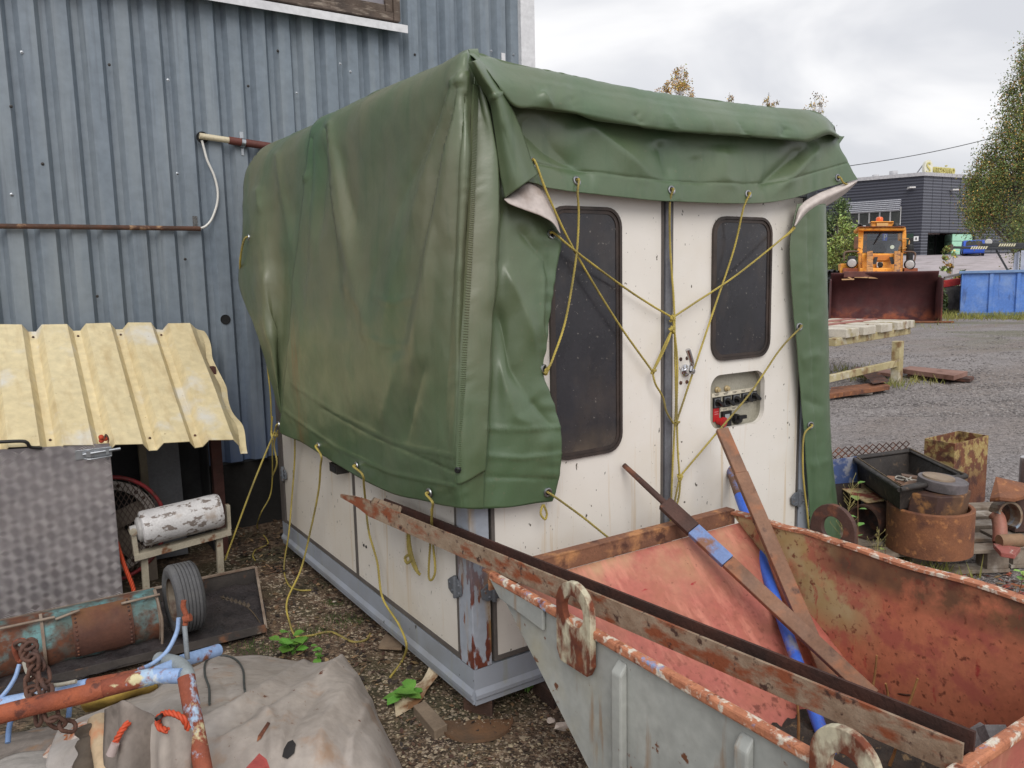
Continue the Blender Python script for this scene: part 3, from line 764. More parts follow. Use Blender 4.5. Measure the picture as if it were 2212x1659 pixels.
class Panel:
    """Cloth panel through control columns; each control is (px, py, 'X' or 'Y', plane)."""
    def __init__(s, cols, nu, nv, folds=(), noise=0.004, ns=5.0, extra=None, clamp=None):
        C = [[(PX if k == 'X' else PY)(a, b_, o) for a, b_, k, o in c] for c in cols]
        G = np.array([spl(c, 24) for c in C]).transpose(1, 0, 2)
        s.P = surf(G, nu, nv)
        for it in range(1):
            s.frame()
            d = np.zeros(s.P.shape[:2])
            for pl, wd, am, *k in folds:
                d += s.fold(np.array(pl, float), wd, am, k[0] if k else 'r')
            d += noise*vn(s.P, ns) + noise*0.5*vn(s.P + 3.3, ns*2.7)
            if extra is not None: d += extra(s)
            s.P = s.P + s.N*d[..., None]
            if clamp is not None: clamp(s.P)
        s.frame()
    def frame(s):
        du = np.gradient(s.P, axis=0); dv = np.gradient(s.P, axis=1)
        n = np.cross(du, dv); n /= np.linalg.norm(n, axis=2)[..., None] + 1e-12
        tocam = CAM - s.P
        n *= np.where((n*tocam).sum(2) < 0, -1, 1)[..., None]
        s.N = n
        v = s.P - CAM; z = v @ FWD
        s.px = W0/2 + F0*(v @ RGT)/z; s.py = H0/2 - F0*(v @ UPV)/z
    def fold(s, pl, wd, am, kind):
        best = np.full(s.px.shape, 1e9); sg = np.zeros(s.px.shape); tt_ = np.zeros(s.px.shape)
        seg = np.linalg.norm(np.diff(pl, axis=0), axis=1); cum = np.r_[0, np.cumsum(seg)]; tot = cum[-1]
        for i in range(len(pl)-1):
            a, b_ = pl[i], pl[i+1]; d = b_-a; L = d @ d
            t = np.clip(((s.px-a[0])*d[0] + (s.py-a[1])*d[1])/L, 0, 1)
            ex = s.px-(a[0]+t*d[0]); ey = s.py-(a[1]+t*d[1]); r = np.hypot(ex, ey)
            m_ = r < best; best = np.where(m_, r, best); sg = np.where(m_, np.sign(d[0]*ey-d[1]*ex), sg); tt_ = np.where(m_, (cum[i]+t*seg[i])/tot, tt_)
        if kind == 'step':
            sd = best*sg
            return am*np.clip(0.5+sd/(2*wd), 0, 1)*np.exp(-(best/(wd*14))**2)
        if kind == 'sharp': return am*np.exp(-best/wd)
        if kind == 'r' and wd < 8: return am*np.exp(-best/wd*1.2)
        sm = lambda q: q*q*(3-2*q)
        tp = sm(np.clip(tt_/0.22, 0, 1))*sm(np.clip((1-tt_)/0.4, 0, 1)) if kind == 'r' else sm(np.clip((1-tt_)/0.55, 0, 1))
        wl = wd*(1 if kind == 'r' else 0.35+0.9*tt_)
        return am*tp*np.exp(-((np.sqrt(best**2+(0.10*wl)**2)-0.10*wl)/wl)**1.12)
    def near(s, x, y, off=0.0):
        k = np.argmin((s.px-x)**2 + (s.py-y)**2); i, j = np.unravel_index(k, s.px.shape)
        return s.P[i, j] + s.N[i, j]*off, s.N[i, j]
    def build(s, name, mat, parent, th=0.003):
        m = MB(); m.grid(s.P)
        o = m.build(name, mat, parent)
        md = o.modifiers.new('thick', 'SOLIDIFY'); md.thickness = th; md.offset = 0
        return o
tarp = thing('tarpaulin', (0.96, 1.14, 2.26), 'dusty green tarpaulin with eyelets draped over the white cabin', 'tarpaulin')
X, Y = 'X', 'Y'
cols = [
 [(561, 343, X, 0.11), (558, 333, X, -0.03), (548, 343, X, -.05), (527, 388, X, -.09), (524, 500, X, -.12), (517, 615, X, -.14), (552, 708, X, -.12), (580, 805, X, -.09), (600, 880, X, -.06)],
 [(578, 326, X, 0.16), (575, 316, X, 0.02), (568, 343, X, -.05), (556, 400, X, -.09), (556, 520, X, -.13), (562, 640, X, -.14), (585, 740, X, -.12), (598, 830, X, -.09), (606, 893, X, -.06)],
 [(643, 297, X, 0.24), (640, 287, X, 0.10), (620, 318, X, -.03), (608, 450, X, -.055), (600, 600, X, -.08), (601, 740, X, -.08), (605, 840, X, -.07), (609, 896, X, -.06)],
 [(703, 270, X, 0.24), (700, 260, X, 0.10), (678, 292, X, -.02), (663, 420, X, -.05), (645, 580, X, -.075), (630, 740, X, -.085), (618, 870, X, -.08), (611, 932, X, -.07)],
 [(748, 250, X, 0.24), (745, 240, X, 0.10), (717, 274, X, -.02), (712, 420, X, -.05), (695, 600, X, -.075), (680, 760, X, -.085), (666, 890, X, -.08), (659, 955, X, -.07)],
 [(825, 211, X, 0.24), (822, 201, X, 0.10), (795, 240, X, -.02), (790, 400, X, -.03), (772, 600, X, -.06), (752, 780, X, -.085), (738, 920, X, -.08), (729, 1000, X, -.07)],
 [(910, 176, X, 0.24), (907, 166, X, 0.10), (883, 198, X, -.02), (880, 380, X, -.04), (870, 600, X, -.08), (852, 800, X, -.10), (840, 960, X, -.09), (834, 1058, X, -.075)],
 [(968, 150, X, 0.22), (965, 140, X, 0.08), (945, 172, X, -.02), (945, 350, X, -.045), (940, 600, X, -.08), (930, 800, X, -.09), (922, 980, X, -.09), (915, 1080, X, -.075)],
 [(1006, 125, X, 0.17), (1003, 115, X, 0.03), (998, 150, X, -.02), (1000, 330, X, -.05), (990, 560, X, -.07), (975, 800, X, -.085), (966, 980, X, -.09), (962, 1092, X, -.075)],
 [(1014, 122, Y, 0.10), (1012, 114, Y, 0.00), (1024, 160, Y, -.03), (1020, 320, Y, -.055), (1010, 520, Y, -.07), (997, 800, Y, -.09), (992, 980, Y, -.09), (1000, 1098, Y, -.08)],
 [(1032, 126, Y, 0.10), (1030, 118, Y, 0.00), (1040, 190, Y, -.05), (1068, 330, Y, -.075), (1072, 450, Y, -.09), (1064, 600, Y, -.095), (1054, 800, Y, -.10), (1047, 950, Y, -.10), (1040, 1100, Y, -.085)],
 [(1038, 133, Y, 0.10), (1036, 125, Y, -.005), (1050, 195, Y, -.02), (1079, 335, Y, -.035), (1083, 452, Y, -.04), (1075, 600, Y, -.045), (1065, 800, Y, -.05), (1058, 950, Y, -.06), (1050, 1099, Y, -.075)],
 [(1047, 148, Y, 0.09), (1045, 140, Y, -0.01), (1060, 260, Y, -.04), (1098, 420, Y, -.04), (1108, 560, Y, -.05), (1104, 700, Y, -.06), (1098, 850, Y, -.075), (1104, 1000, Y, -.08), (1105, 1095, Y, -.07)],
 [(1067, 208, Y, 0.08), (1065, 200, Y, -0.02), (1090, 330, Y, -.03), (1150, 470, Y, -.045), (1160, 580, Y, -.06), (1146, 700, Y, -.07), (1142, 830, Y, -.08), (1160, 970, Y, -.09), (1158, 1087, Y, -.07)],
 [(1087, 288, Y, 0.08), (1085, 280, Y, -0.02), (1112, 380, Y, -.03), (1206, 500, Y, -.04), (1205, 570, Y, -.05), (1190, 660, Y, -.06), (1177, 750, Y, -.06), (1173, 805, Y, -.06), (1199, 880, Y, -.08), (1212, 945, Y, -.09), (1207, 1030, Y, -.08), (1193, 1083, Y, -.06)],
]
def pucker(s):
    sx = np.interp(s.py, [160, 320, 520, 800, 1030], [1024, 1020, 1008, 994, 985])
    d = s.px - sx
    a = np.exp(-((np.abs(d)-16)/16)**2)*0.0010*np.sin(s.py*0.13+np.sin(s.py*0.047)*3+d*0.1)*(0.5+0.5*np.sin(s.py*0.031+1))
    e = np.exp(-((s.px-1190)/26)**2)*0.002*np.sin(s.py*0.16+np.sin(s.py*.05))*(s.py > 500)
    return a+e
f1 = [
 ([(1000, 165), (945, 520), (880, 1010)], 20, .022, 'fan'), ([(988, 180), (880, 560), (775, 940)], 22, .020, 'fan'), ([(1003, 210), (975, 600), (955, 1060)], 16, -.016, 'fan'), ([(995, 190), (915, 560), (830, 960)], 16, -.018, 'fan'),
 ([(975, 195), (835, 520), (730, 860)], 18, -.014, 'fan'), ([(719, 275), (775, 600), (840, 900)], 18, .018, 'fan'), ([(712, 280), (735, 600), (770, 860)], 15, -.014, 'fan'), ([(600, 335), (640, 600), (690, 900)], 16, .012, 'fan'), ([(680, 300), (668, 620), (662, 920)], 12, -.010, 'fan'),
 ([(717, 272), (720, 330), (730, 420), (748, 520), (760, 600)], 11, .024), ([(704, 285), (704, 380), (697, 470), (690, 560)], 11, -.020),
 ([(735, 300), (755, 420), (790, 540)], 15, -.014),
 ([(1003, 240), (965, 440), (905, 740), (885, 960)], 26, .020), ([(945, 330), (915, 560), (880, 700)], 15, .010),
 ([(975, 300), (945, 600), (930, 820)], 20, -.014), ([(870, 420), (850, 620), (800, 760)], 22, .010),
 ([(905, 450), (880, 600), (850, 720)], 12, -.010), ([(880, 740), (845, 860), (825, 960)], 16, .014), ([(930, 760), (890, 900), (870, 1000)], 12, -.014),
 ([(745, 590), (790, 665), (815, 740)], 10, .008), ([(820, 640), (860, 655), (905, 640)], 6, .007), ([(760, 470), (765, 560), (750, 680)], 16, .012), ([(790, 720), (840, 745), (900, 745)], 7, .005),
 ([(690, 330), (673, 600), (655, 800), (648, 920)], 10, .010), ([(640, 390), (625, 650), (615, 780)], 14, -.014), ([(655, 380), (672, 388)], 9, .012),
 ([(574, 560), (580, 640), (600, 800)], 15, .030), ([(610, 520), (606, 650), (612, 800)], 12, -.018), ([(556, 400), (566, 470)], 8, .014),
 ([(636, 826), (740, 896), (860, 958), (985, 985)], 3, .005), ([(700, 880), (800, 936), (985, 1020)], 3, -.005), ([(620, 885), (730, 965), (850, 1020), (985, 1050)], 3, .005),
 ([(1050, 925), (1130, 928), (1212, 922)], 4, .007), ([(1050, 985), (1130, 990), (1212, 980)], 4, .007), ([(1050, 1030), (1200, 1035)], 4, -.005),
 ([(1080, 560), (1130, 670), (1165, 800)], 20, .024), ([(1070, 640), (1105, 790), (1160, 900)], 18, -.026), ([(1110, 480), (1180, 560), (1190, 640)], 16, -.016),
 ([(1075, 760), (1110, 900), (1180, 930)], 14, .012), ([(1145, 860), (1200, 930)], 10, -.012), ([(1180, 540), (1165, 700), (1180, 800)], 9, .010),
 ([(840, 880), (835, 960), (830, 1040)], 3, .004), ([(990, 960), (985, 1040)], 2.5, .004),
]
def cl1(P):
    a = (P[..., 1] > .03) & (P[..., 2] < 2.24); P[..., 0] = np.where(a, np.minimum(P[..., 0], -.012), P[..., 0])
    b_ = (P[..., 0] > .03) & (P[..., 2] < 2.24); P[..., 1] = np.where(b_, np.minimum(P[..., 1], -.014), P[..., 1])
def cl4(P):
    b_ = P[..., 2] < 2.26; P[..., 1] = np.where(b_, np.minimum(P[..., 1], -.014), P[..., 1])
f1 = [(a[0], a[1], a[2]*(1.1 if a[1] >= 9 else 1.0), *a[3:]) for a in f1]
P1 = Panel(cols, 200, 280, f1, noise=.003, ns=5, extra=pucker, clamp=cl1)
P1.build('side_drape', TARP, tarp)
# overlapping corner strip and its ribbed seam
nv = P1.P.shape[1]
j0 = int(9/14*(nv-1))-3; j1 = int(10/14*(nv-1))
sub = P1.P[:, j0:j1+1].copy(); nn_ = P1.N[:, j0:j1+1]
off = np.linspace(0.004, 0.012, sub.shape[1])[None, :, None]
sub = sub + nn_*off
keep = [i for i in range(sub.shape[0]) if P1.py[i, (j0+j1)//2] < 1035]
m = MB(); m.grid(sub[keep]); o = m.build('overlap_strip', TARP, tarp); md = o.modifiers.new('thick', 'SOLIDIFY'); md.thickness = 0.004; md.offset = 0
c3i = int(3/14*(nv-1)); sub = P1.P[6:, c3i:j0+4].copy()
off = np.linspace(0.016, 0.0015, sub.shape[1])[None, :, None]
keep2 = [i for i in range(sub.shape[0])]
m = MB(); m.grid(sub+P1.N[6:, c3i:j0+4]*off); o = m.build('side_overlap', TARP, tarp); md = o.modifiers.new('thick', 'SOLIDIFY'); md.thickness = 0.003; md.offset = 0
sp_px = [(1022, 185), (1018, 320), (1009, 520), (995, 800), (987, 1015)]
ln = spl([P1.near(a, b_)[0] for a, b_ in sp_px], 800); nr_ = P1.near(1000, 600)[1]
sd = np.cross(nr_, np.gradient(ln, axis=0)); sd /= np.linalg.norm(sd, axis=1)[:, None]
m = MB()
G = []
for i in range(800):
    hgt = 0.010 + (0.0018 if i % 4 < 2 else 0.0)
    G.append([ln[i]-sd[i]*0.012+nr_*0.010, ln[i]-sd[i]*0.010+nr_*(hgt+.008), ln[i]+sd[i]*0.010+nr_*(hgt+.008), ln[i]+sd[i]*0.012+nr_*0.010])
m.grid(G, smooth=False); m.build('ribbed_seam', TARP, tarp)
p, n_ = P1.near(990, 1010, 0.016)
m = MB(); m.lathe(p, n_, [(0.011, -0.01), (0.011, 0.003), (0.007, 0.005), (0.006, 0.003), (1e-5, 0.003)], 14); m.build('snap_button', plain('snap_black', S(22, 22, 24), rough=0.4), tarp)
# front roll and valance
def vcol(rg, rl, lp, md_, hm, y0=-.02, yl=-.10):
    return [(rg[0]+4, rg[1]+9, Y, .22), (rg[0]+2, rg[1]-1, Y, .04), (*rg, Y, y0), (*rl, Y, yl+.005), (lp[0], lp[1]-7, Y, yl-.008), (*lp, Y, yl+.012), (lp[0]+1, lp[1]-6, Y, yl+.075), (lp[0]+2, lp[1]+18, Y, -.026), (*md_, Y, -.045), ((md_[0]+hm[0])/2, (md_[1]+hm[1])/2+4, Y, -.055), (*hm, Y, -.062)]
vc = [vcol((1010, 113), (1050, 150), (1078, 195), (1100, 280), (1120, 388)), vcol((1060, 128), (1085, 175), (1112, 229), (1132, 310), (1160, 397)),
      vcol((1106, 142), (1130, 188), (1160, 234), (1172, 320), (1181, 405)), vcol((1200, 160), (1215, 205), (1235, 244), (1245, 330), (1246, 415)),
      vcol((1330, 188), (1335, 230), (1345, 266), (1350, 345), (1351, 428)), vcol((1445, 208), (1448, 248), (1452, 283), (1456, 365), (1456, 436)),
      vcol((1600, 228), (1602, 262), (1605, 294), (1612, 370), (1617, 440)), vcol((1690, 238), (1690, 272), (1690, 301), (1700, 375), (1701, 431)),
      vcol((1750, 243), (1748, 280), (1742, 305), (1768, 360), (1775, 408)), vcol((1782, 256), (1785, 276), (1788, 290), (1816, 340), (1835, 392)),
      vcol((1801, 277), (1806, 288), (1812, 300), (1830, 345), (1854, 387), yl=-.06)]
f4 = [([(1120, 245), (1190, 320), (1300, 395)], 24, -.030), ([(1235, 250), (1360, 350), (1430, 405)], 28, .022), ([(1420, 300), (1440, 360), (1445, 405)], 14, -.012),
      ([(1745, 312), (1680, 370), (1620, 425)], 13, -.024), ([(1775, 315), (1720, 370), (1660, 430)], 15, .018), ([(1460, 295), (1463, 430)], 3, .008, 'sharp'),
      ([(1560, 310), (1560, 380), (1600, 420)], 22, .014), ([(1500, 330), (1520, 420)], 18, -.010), ([(1190, 400), (1350, 415), (1456, 423), (1617, 427), (1700, 418), (1830, 380)], 40, .003),
      ([(1165, 352), (1250, 366), (1350, 383), (1460, 393), (1610, 398), (1700, 390), (1830, 352)], 2.5, -.006, 'sharp'),
      ([(1165, 195), (1200, 240)], 9, .012), ([(1370, 240), (1392, 275)], 8, -.012), ([(1440, 250), (1460, 275)], 7, .008), ([(1600, 265), (1615, 290)], 7, -.008), ([(1700, 272), (1690, 298)], 8, -.01), ([(1235, 205), (1245, 240)], 8, -.007), ([(1530, 262), (1540, 285)], 6, .007),
      ([(1150, 165), (1300, 195), (1450, 222), (1600, 241), (1740, 258)], 3, -.0015), ([(1150, 176), (1300, 206), (1450, 232), (1600, 251), (1740, 267)], 3, .0015)]
def rollw(s):
    up = np.clip((np.interp(s.px, [1080, 1250, 1450, 1740], [232, 246, 283, 305])-s.py)/25, 0, 1)
    return up*0.0014*np.sin(s.px*0.11+np.sin(s.px*0.031)*3+s.py*0.06) + (1-up)*0.0015*np.exp(-((s.py-400)/26)**2)*np.sin(s.px*0.2+np.sin(s.px*.05)*2)
f4 = [(a[0], a[1], a[2]*(1.35 if a[1] > 12 else 1.0), *a[3:]) for a in f4]
P4 = Panel(vc, 170, 240, f4, noise=.002, ns=4, extra=rollw, clamp=cl4)
P4.build('front_valance', TARP, tarp)
# folded corner roll
def tri(L, Rr, yl, ym, yr):
    A = [(a, b_, Y, yl) for a, b_ in L]; B = [(a, b_, Y, yr) for a, b_ in Rr]
    Mi = [((a[0]+c[0])/2, (a[1]+c[1])/2, Y, ym) for a, c in zip(L, Rr)]
    return [A, Mi, B]
L3 = [(1012, 135), (1030, 175), (1058, 222), (1070, 300), (1079, 370), (1090, 428)]
R3 = [(1034, 128), (1064, 162), (1092, 205), (1118, 262), (1147, 342), (1163, 376)]
P3 = Panel(tri(L3, R3, -.085, -.13, -.085), 60, 26, [([(1060, 212), (1090, 198)], 3, .008, 'sharp'), ([(1080, 260), (1125, 390)], 10, -.006)], noise=.002)
P3.build('corner_fold', TARP, tarp)
Lw = [(1089, 429), (1112, 412), (1138, 395), (1158, 400), (1178, 421), (1201, 470), (1210, 503)]
Rw = [(1090, 431), (1102, 441), (1130, 452), (1152, 460), (1172, 468), (1194, 481), (1210, 504)]
P7 = Panel(tri(Lw, Rw, -.05, -.085, -.105), 50, 14, noise=.001)
P7.build('turned_corner', TARPW, tarp)
Lr = [(1716, 488), (1728, 445), (1765, 419), (1800, 405), (1834, 393), (1852, 389)]
Rr_ = [(1717, 489), (1746, 468), (1788, 443), (1808, 430), (1828, 416), (1851, 394)]
P5 = Panel(tri(Lr, Rr_, -.05, -.075, -.02), 50, 14, noise=.002)
P5.build('turned_corner', TARPW, tarp)
# right hanging strip wrapping round the far corner
le = [(1722, 440), (1707, 520), (1708, 600), (1716, 700), (1728, 830), (1738, 950), (1748, 1100), (1756, 1180)]
mi_ = [(1750, 440), (1742, 560), (1745, 650), (1751, 740), (1758, 860), (1766, 980), (1780, 1110), (1788, 1180)]
ri = [(1779, 440), (1781, 560), (1784, 700), (1786, 800), (1788, 900), (1793, 990), (1806, 1110), (1813, 1180)]
P6 = Panel([[(a, b_, Y, -.045) for a, b_ in le], [(a, b_, Y, -.06) for a, b_ in mi_], [(a, b_, Y, -.05) for a, b_ in ri], [(a+4, b_, Y, .06) for a, b_ in ri], [(a+3, b_, Y, .4) for a, b_ in ri]],
           150, 60, [([(1745, 470), (1750, 700), (1768, 1000)], 4, -.006), ([(1725, 780), (1780, 760)], 14, .008), ([(1730, 860), (1785, 880)], 10, -.008), ([(1745, 1010), (1800, 990)], 10, .007)], noise=.0022, ns=6,
           extra=lambda s: 0.0007*np.exp(-((s.px-np.interp(s.py, [470, 1100], [1735, 1775]))/14)**2)*np.sin(s.py*0.2+np.sin(s.py*.04)*2))
P6.build('right_drape', TARP, tarp)
# roof part of the sheet
G = []
for t_ in np.linspace(0, 1, 24):
    row = []
    for q_ in np.linspace(0, 1, 24):
        a = P1.P[0, int(q_*(9/14)*(nv-1))]          # along the left roof edge, back to front
        bpt = np.array([2.02, a[1], a[2]-0.16])
        c = a*(1-t_)+bpt*t_
        c[2] += 0.06*math.sin(PI*t_)*(1-q_*0.4) + 0.07*math.exp(-((t_-0.16)/0.1)**2-((q_-0.62)/0.08)**2)
        row.append(c)
    G.append(row)
m = MB(); m.grid(G); m.build('roof_sheet', TARP, tarp)
# eyelets
eye_m = [M('eyelet', S(176, 178, 180), S(140, 142, 146), rough=0.3, metal=0.9, bump=0), black_gap]
EY = {}
def eyelet(key, pan, x, y):
    p, n_ = pan.near(x, y, 0.017 if key in 'abcd' else 0.004)
    m = MB(); prof = [(0.0095, 0.0), (0.0105, 0.003), (0.014, 0.0042), (0.0175, 0.003), (0.0185, -0.002)]
    m.lathe(p, n_, prof, 18); m.lathe(p, n_, [(1e-5, 0.0004), (0.0095, 0.0004)], 18, mi=1)  # cloth is not pierced; black disc paints the dark of the eyelet hole
    m.build('eyelet', eye_m, tarp)
    EY[key] = (p + n_*0.004, n_)
for k, pan, x, y in (('a', P1, 609, 917), ('b', P1, 696, 962), ('c', P1, 779, 1006), ('d', P1, 936, 1063), ('e', P1, 1182, 1063), ('f', P1, 1191, 506), ('g', P1, 1181, 797), ('h', P1, 538, 513),
                     ('i', P4, 1149, 352), ('j', P4, 1244, 391), ('k', P4, 1447, 412), ('l', P4, 1612, 420), ('m', P4, 1808, 385), ('n', P6, 1724, 706), ('o', P6, 1750, 918)):
    eyelet(k, pan, x, y)

# ================================================================ YELLOW ROPES
rope_m = M('rope_yellow', S(196, 176, 84), S(160, 144, 74), vs=9, rough=0.65, bump=0.15, bs=400, layers=[dict(c=S(108, 98, 62), s=4, t=0.52, w=0.1, a=0.75)])
def strand(m, pts, r=0.0052, pitch=0.034, mi=0, n3=3):
    pts = resample(pts, 0.004)
    tg = np.gradient(pts, axis=0); tg /= np.linalg.norm(tg, axis=1)[:, None]+1e-12
    up = np.array([0.3, 0.2, 0.93]); nrm = np.cross(tg, up); nrm /= np.linalg.norm(nrm, axis=1)[:, None]+1e-9; bn = np.cross(tg, nrm)
    s_ = np.arange(len(pts))*0.004
    for k in range(n3):
        a = 2*PI*s_/pitch + 2*PI*k/n3
        m.tube(pts + (r*0.52)*(np.cos(a)[:, None]*nrm+np.sin(a)[:, None]*bn), r*0.56, 5, mi=mi)
def knot(m, c, s=0.011, seed=0):
    rg = random.Random(seed); c = np.asarray(c, float)
    pts = [c + np.array([rg.uniform(-1, 1), rg.uniform(-1, 1), rg.uniform(-1.4, 1.4)])*s for _ in range(7)]
    strand(m, spl(pts, 60))
def rope(label, *paths, knots=(), r=0.0052, group=None):
    r *= .85; m = MB()
    for p_ in paths: strand(m, spl([np.asarray(q_, float) for q_ in p_], max(40, len(p_)*14)), r)
    for i, c in enumerate(knots): knot(m, c, seed=i+len(label))
    return m.build('rope', rope_m, label=label, cat='rope', group=group)
fy = lambda x, y, o=-.03: PY(x, y, o)
def through(k, n=1): return [EY[k][0]-EY[k][1]*0.012, EY[k][0]+EY[k][1]*0.008]
# front lashing
rope('yellow rope slanting from the folded tarp corner across the left window to the door gap', through('i')+[fy(1185, 425, -.075), fy(1240, 540, -.05), fy(1330, 690, -.035), fy(1409, 802, -.035)], [fy(1410, 806, -.035), fy(1416, 830, -.04), fy(1432, 858), fy(1440, 890), fy(1455, 915)], [fy(1412, 800, -.035), fy(1428, 770, -.04), fy(1444, 735, -.045), fy(1450, 715, -.035)], [fy(1411, 800, -.035), fy(1436, 745, -.03), fy(1448, 720)], knots=[fy(1410, 803, -.035), fy(1449, 712, -.035)])
rope('yellow rope from the lower left eyelet crossing the left window to the central knot', through('f')+[fy(1250, 548, -.06), fy(1340, 615, -.035), fy(1400, 655, -.03), fy(1452, 686, -.03)], knots=[fy(1452, 687, -.03)])
rope('yellow rope hanging from the valance eyelet over the left window to the drape edge', through('j')+[fy(1248, 415, -.075), fy(1250, 470, -.06), fy(1244, 560, -.06), fy(1222, 690, -.065), fy(1196, 770, -.07), fy(1183, 800, -.075)], knots=[fy(1181, 801, -.075)])
rope('long yellow rope hung straight down the gap between the two doors', through('k')+[fy(1447, 440, -.06), fy(1448, 540, -.03), fy(1456, 660, -.028), fy(1458, 760, -.028), fy(1460, 870, -.028), fy(1457, 930, -.028), fy(1453, 1010, -.028), fy(1450, 1080, -.028), fy(1448, 1140, -.028)], [fy(1454, 690), fy(1463, 780, -.035), fy(1462, 880), fy(1464, 970), fy(1468, 1030, -.03)])
rope('yellow rope from the right valance eyelet running past the small window to the door gap', through('l')+[fy(1606, 450, -.06), fy(1585, 540, -.03), fy(1545, 660, -.025), fy(1500, 795, -.03), fy(1461, 913, -.03)], knots=[fy(1461, 914, -.03)])
rope('yellow rope rising from the central knot to the white turned-up tarp corner', [fy(1453, 686, -.03), fy(1500, 655, -.03), fy(1590, 595, -.03), fy(1690, 515, -.05), fy(1716, 490, -.06)], [fy(1690, 515, -.05), fy(1704, 505, -.055), fy(1717, 492, -.06)])
rope('yellow rope from the right drape eyelet stretched across the control panel to the low knot', through('n')+[fy(1685, 755, -.055), fy(1620, 850, -.035), fy(1540, 945, -.03), fy(1469, 1029, -.03)], [fy(1469, 1031, -.03), fy(1463, 1055), fy(1457, 1090), fy(1452, 1130), fy(1448, 1145, -.03)], [fy(1470, 1032, -.03), fy(1466, 1075), fy(1455, 1110)], knots=[fy(1468, 1031, -.03)])
rope('yellow rope looped from the low right eyelet down beside the cabin post', through('o')+[fy(1737, 940, -.07), fy(1734, 1000, -.06), fy(1737, 1050, -.06), fy(1744, 1110, -.06), fy(1748, 1160, -.06)])
rope('short yellow rope end poking from the flared right valance eyelet', through('m')+[fy(1822, 395, -.075), fy(1832, 399, -.06)])
rope('taut yellow rope from the bottom drape corner down into the red skip', through('e')+[fy(1215, 1085, -.09), fy(1260, 1118, -.1), fy(1322, 1168, -.13), fy(1345, 1187, -.14)])
rope('small yellow rope loop dangling below the drape corner by the hinge', [fy(1172, 1090, -.06), fy(1168, 1110, -.06), fy(1178, 1122, -.06), fy(1181, 1108, -.06), fy(1174, 1090, -.06)])
# side ropes
fx = lambda x, y, o=-.03: PX(x, y, o)
def gd(x, y, dz=.006):
    p_ = PZ(x, y, 0); p_[2] = float(gnear(p_[0], p_[1]))+dz; return p_
rope('yellow rope hooked from the back edge eyelet of the tarpaulin against the wall', through('h')+[fx(525, 525, -.16), fx(519, 560, -.16), fx(519, 585, -.13)], r=.007)
rope('taut yellow rope running from the rear eyelet down to the roller stand', through('a')+[fx(590, 940, -.10), PD(545, 1050, 4.3), PD(486, 1210, 4.35)], [fx(600, 930, -.08), fx(592, 960, -.09), fx(598, 1000, -.09), fx(588, 1030, -.09)], [fx(588, 900, -.07), fx(586, 935, -.07), fx(590, 950, -.08)], knots=[fx(597, 938, -.085)], r=.006)
rope('slack dirty rope hanging behind the rear corner to the dark ground', [fx(571, 740, -.1), fx(583, 840, -.08), fx(586, 900, -.06), fx(588, 960, -.03), PD(586, 1060, 4.9), PD(563, 1110, 4.85), gd(556, 1140), gd(575, 1160), gd(577, 1172), gd(553, 1182), gd(546, 1195), gd(551, 1206)], r=.005)
rope('dark stained rope hanging in the middle of the cabin side to the dirt', [fx(637, 945, -.05), fx(636, 1000, -.03), fx(630, 1080, -.03), fx(624, 1150, -.05), gd(614, 1225, .02), gd(622, 1262), gd(645, 1276), gd(672, 1276)], r=.0055)
rope('yellow rope from the second side eyelet trailing in a curve over the dirt', through('b')+[fx(694, 985, -.12), fx(692, 1010, -.09), fx(688, 1060, -.06), fx(672, 1140, -.07), fx(650, 1230, -.12), gd(621, 1310, .03), gd(626, 1345), gd(640, 1372), gd(672, 1370), gd(715, 1362), gd(760, 1383), gd(790, 1380), gd(800, 1366)], r=.0062)
rope('yellow rope from the third side eyelet falling over the skirt to the leaf litter', through('c')+[fx(783, 1025, -.125), fx(786, 1048, -.10), fx(790, 1090, -.04), fx(797, 1150, -.03), fx(815, 1215, -.03), fx(826, 1290, -.035), fx(862, 1350, -.03), fx(878, 1394, -.05), gd(868, 1430), gd(843, 1464)], r=.006)
rope('doubled yellow rope loop hanging from the side eyelet near the cabin corner', through('d')+[fx(934, 1085, -.125), fx(933, 1105, -.09), fx(931, 1150, -.03), fx(926, 1230, -.03), fx(928, 1252, -.03), fx(936, 1248, -.03), fx(940, 1225, -.03), fx(934, 1160, -.03), fx(932, 1100, -.09)], r=.0055)
rope('thick twisted bundle of yellow rope with a loop hanging under the tarpaulin hem', [fx(884, 1130, -.03), fx(881, 1160, -.03), fx(884, 1195, -.03), fx(895, 1225, -.03), fx(907, 1241, -.03)], [fx(886, 1130, -.035), fx(884, 1165, -.04), fx(890, 1200, -.04), fx(903, 1238, -.035)], [fx(884, 1197, -.035), fx(875, 1205, -.035), fx(880, 1216, -.035), fx(890, 1208, -.035)], r=.0075)

# ================================================================ LEAN-TO SHELTER WITH YELLOW ROOF
sh = thing('lean_to_shelter', (-0.9, 2.3, 0), 'low lean-to with yellow corrugated roof and checker plate door against the wall', 'shelter')
yel = M('roof_yellow', S(216, 202, 164), S(206, 190, 150), vs=1.5, rough=0.6, bump=0.08, bs=80,
        layers=[dict(c=S(208, 206, 200), s=2.6, t=0.6, w=0.05, a=0.8), dict(c=S(176, 150, 104), s=4, st=(4, 1, 1), t=0.62, w=0.1, a=0.5),
                dict(c=S(120, 92, 60), s=34, t=0.71, w=0.03, a=0.8), dict(c=S(190, 160, 104), s=120, t=0.66, w=0.05, a=0.3)])
ytp, yfr = 2.85, 1.95
prof = []      # across x: (x, height above the trough)
xr = -0.285; pitch = 0.222
prof.append((xr+0.035, -0.012)); prof.append((xr, -0.006))
for k in range(8):
    a = xr - 0.012 - k*pitch
    prof += [(a-0.012, 0.0) if k else (a-0.005, 0.004), (a-0.042, 0.050), (a-0.168, 0.050), (a-0.198, 0.0)]
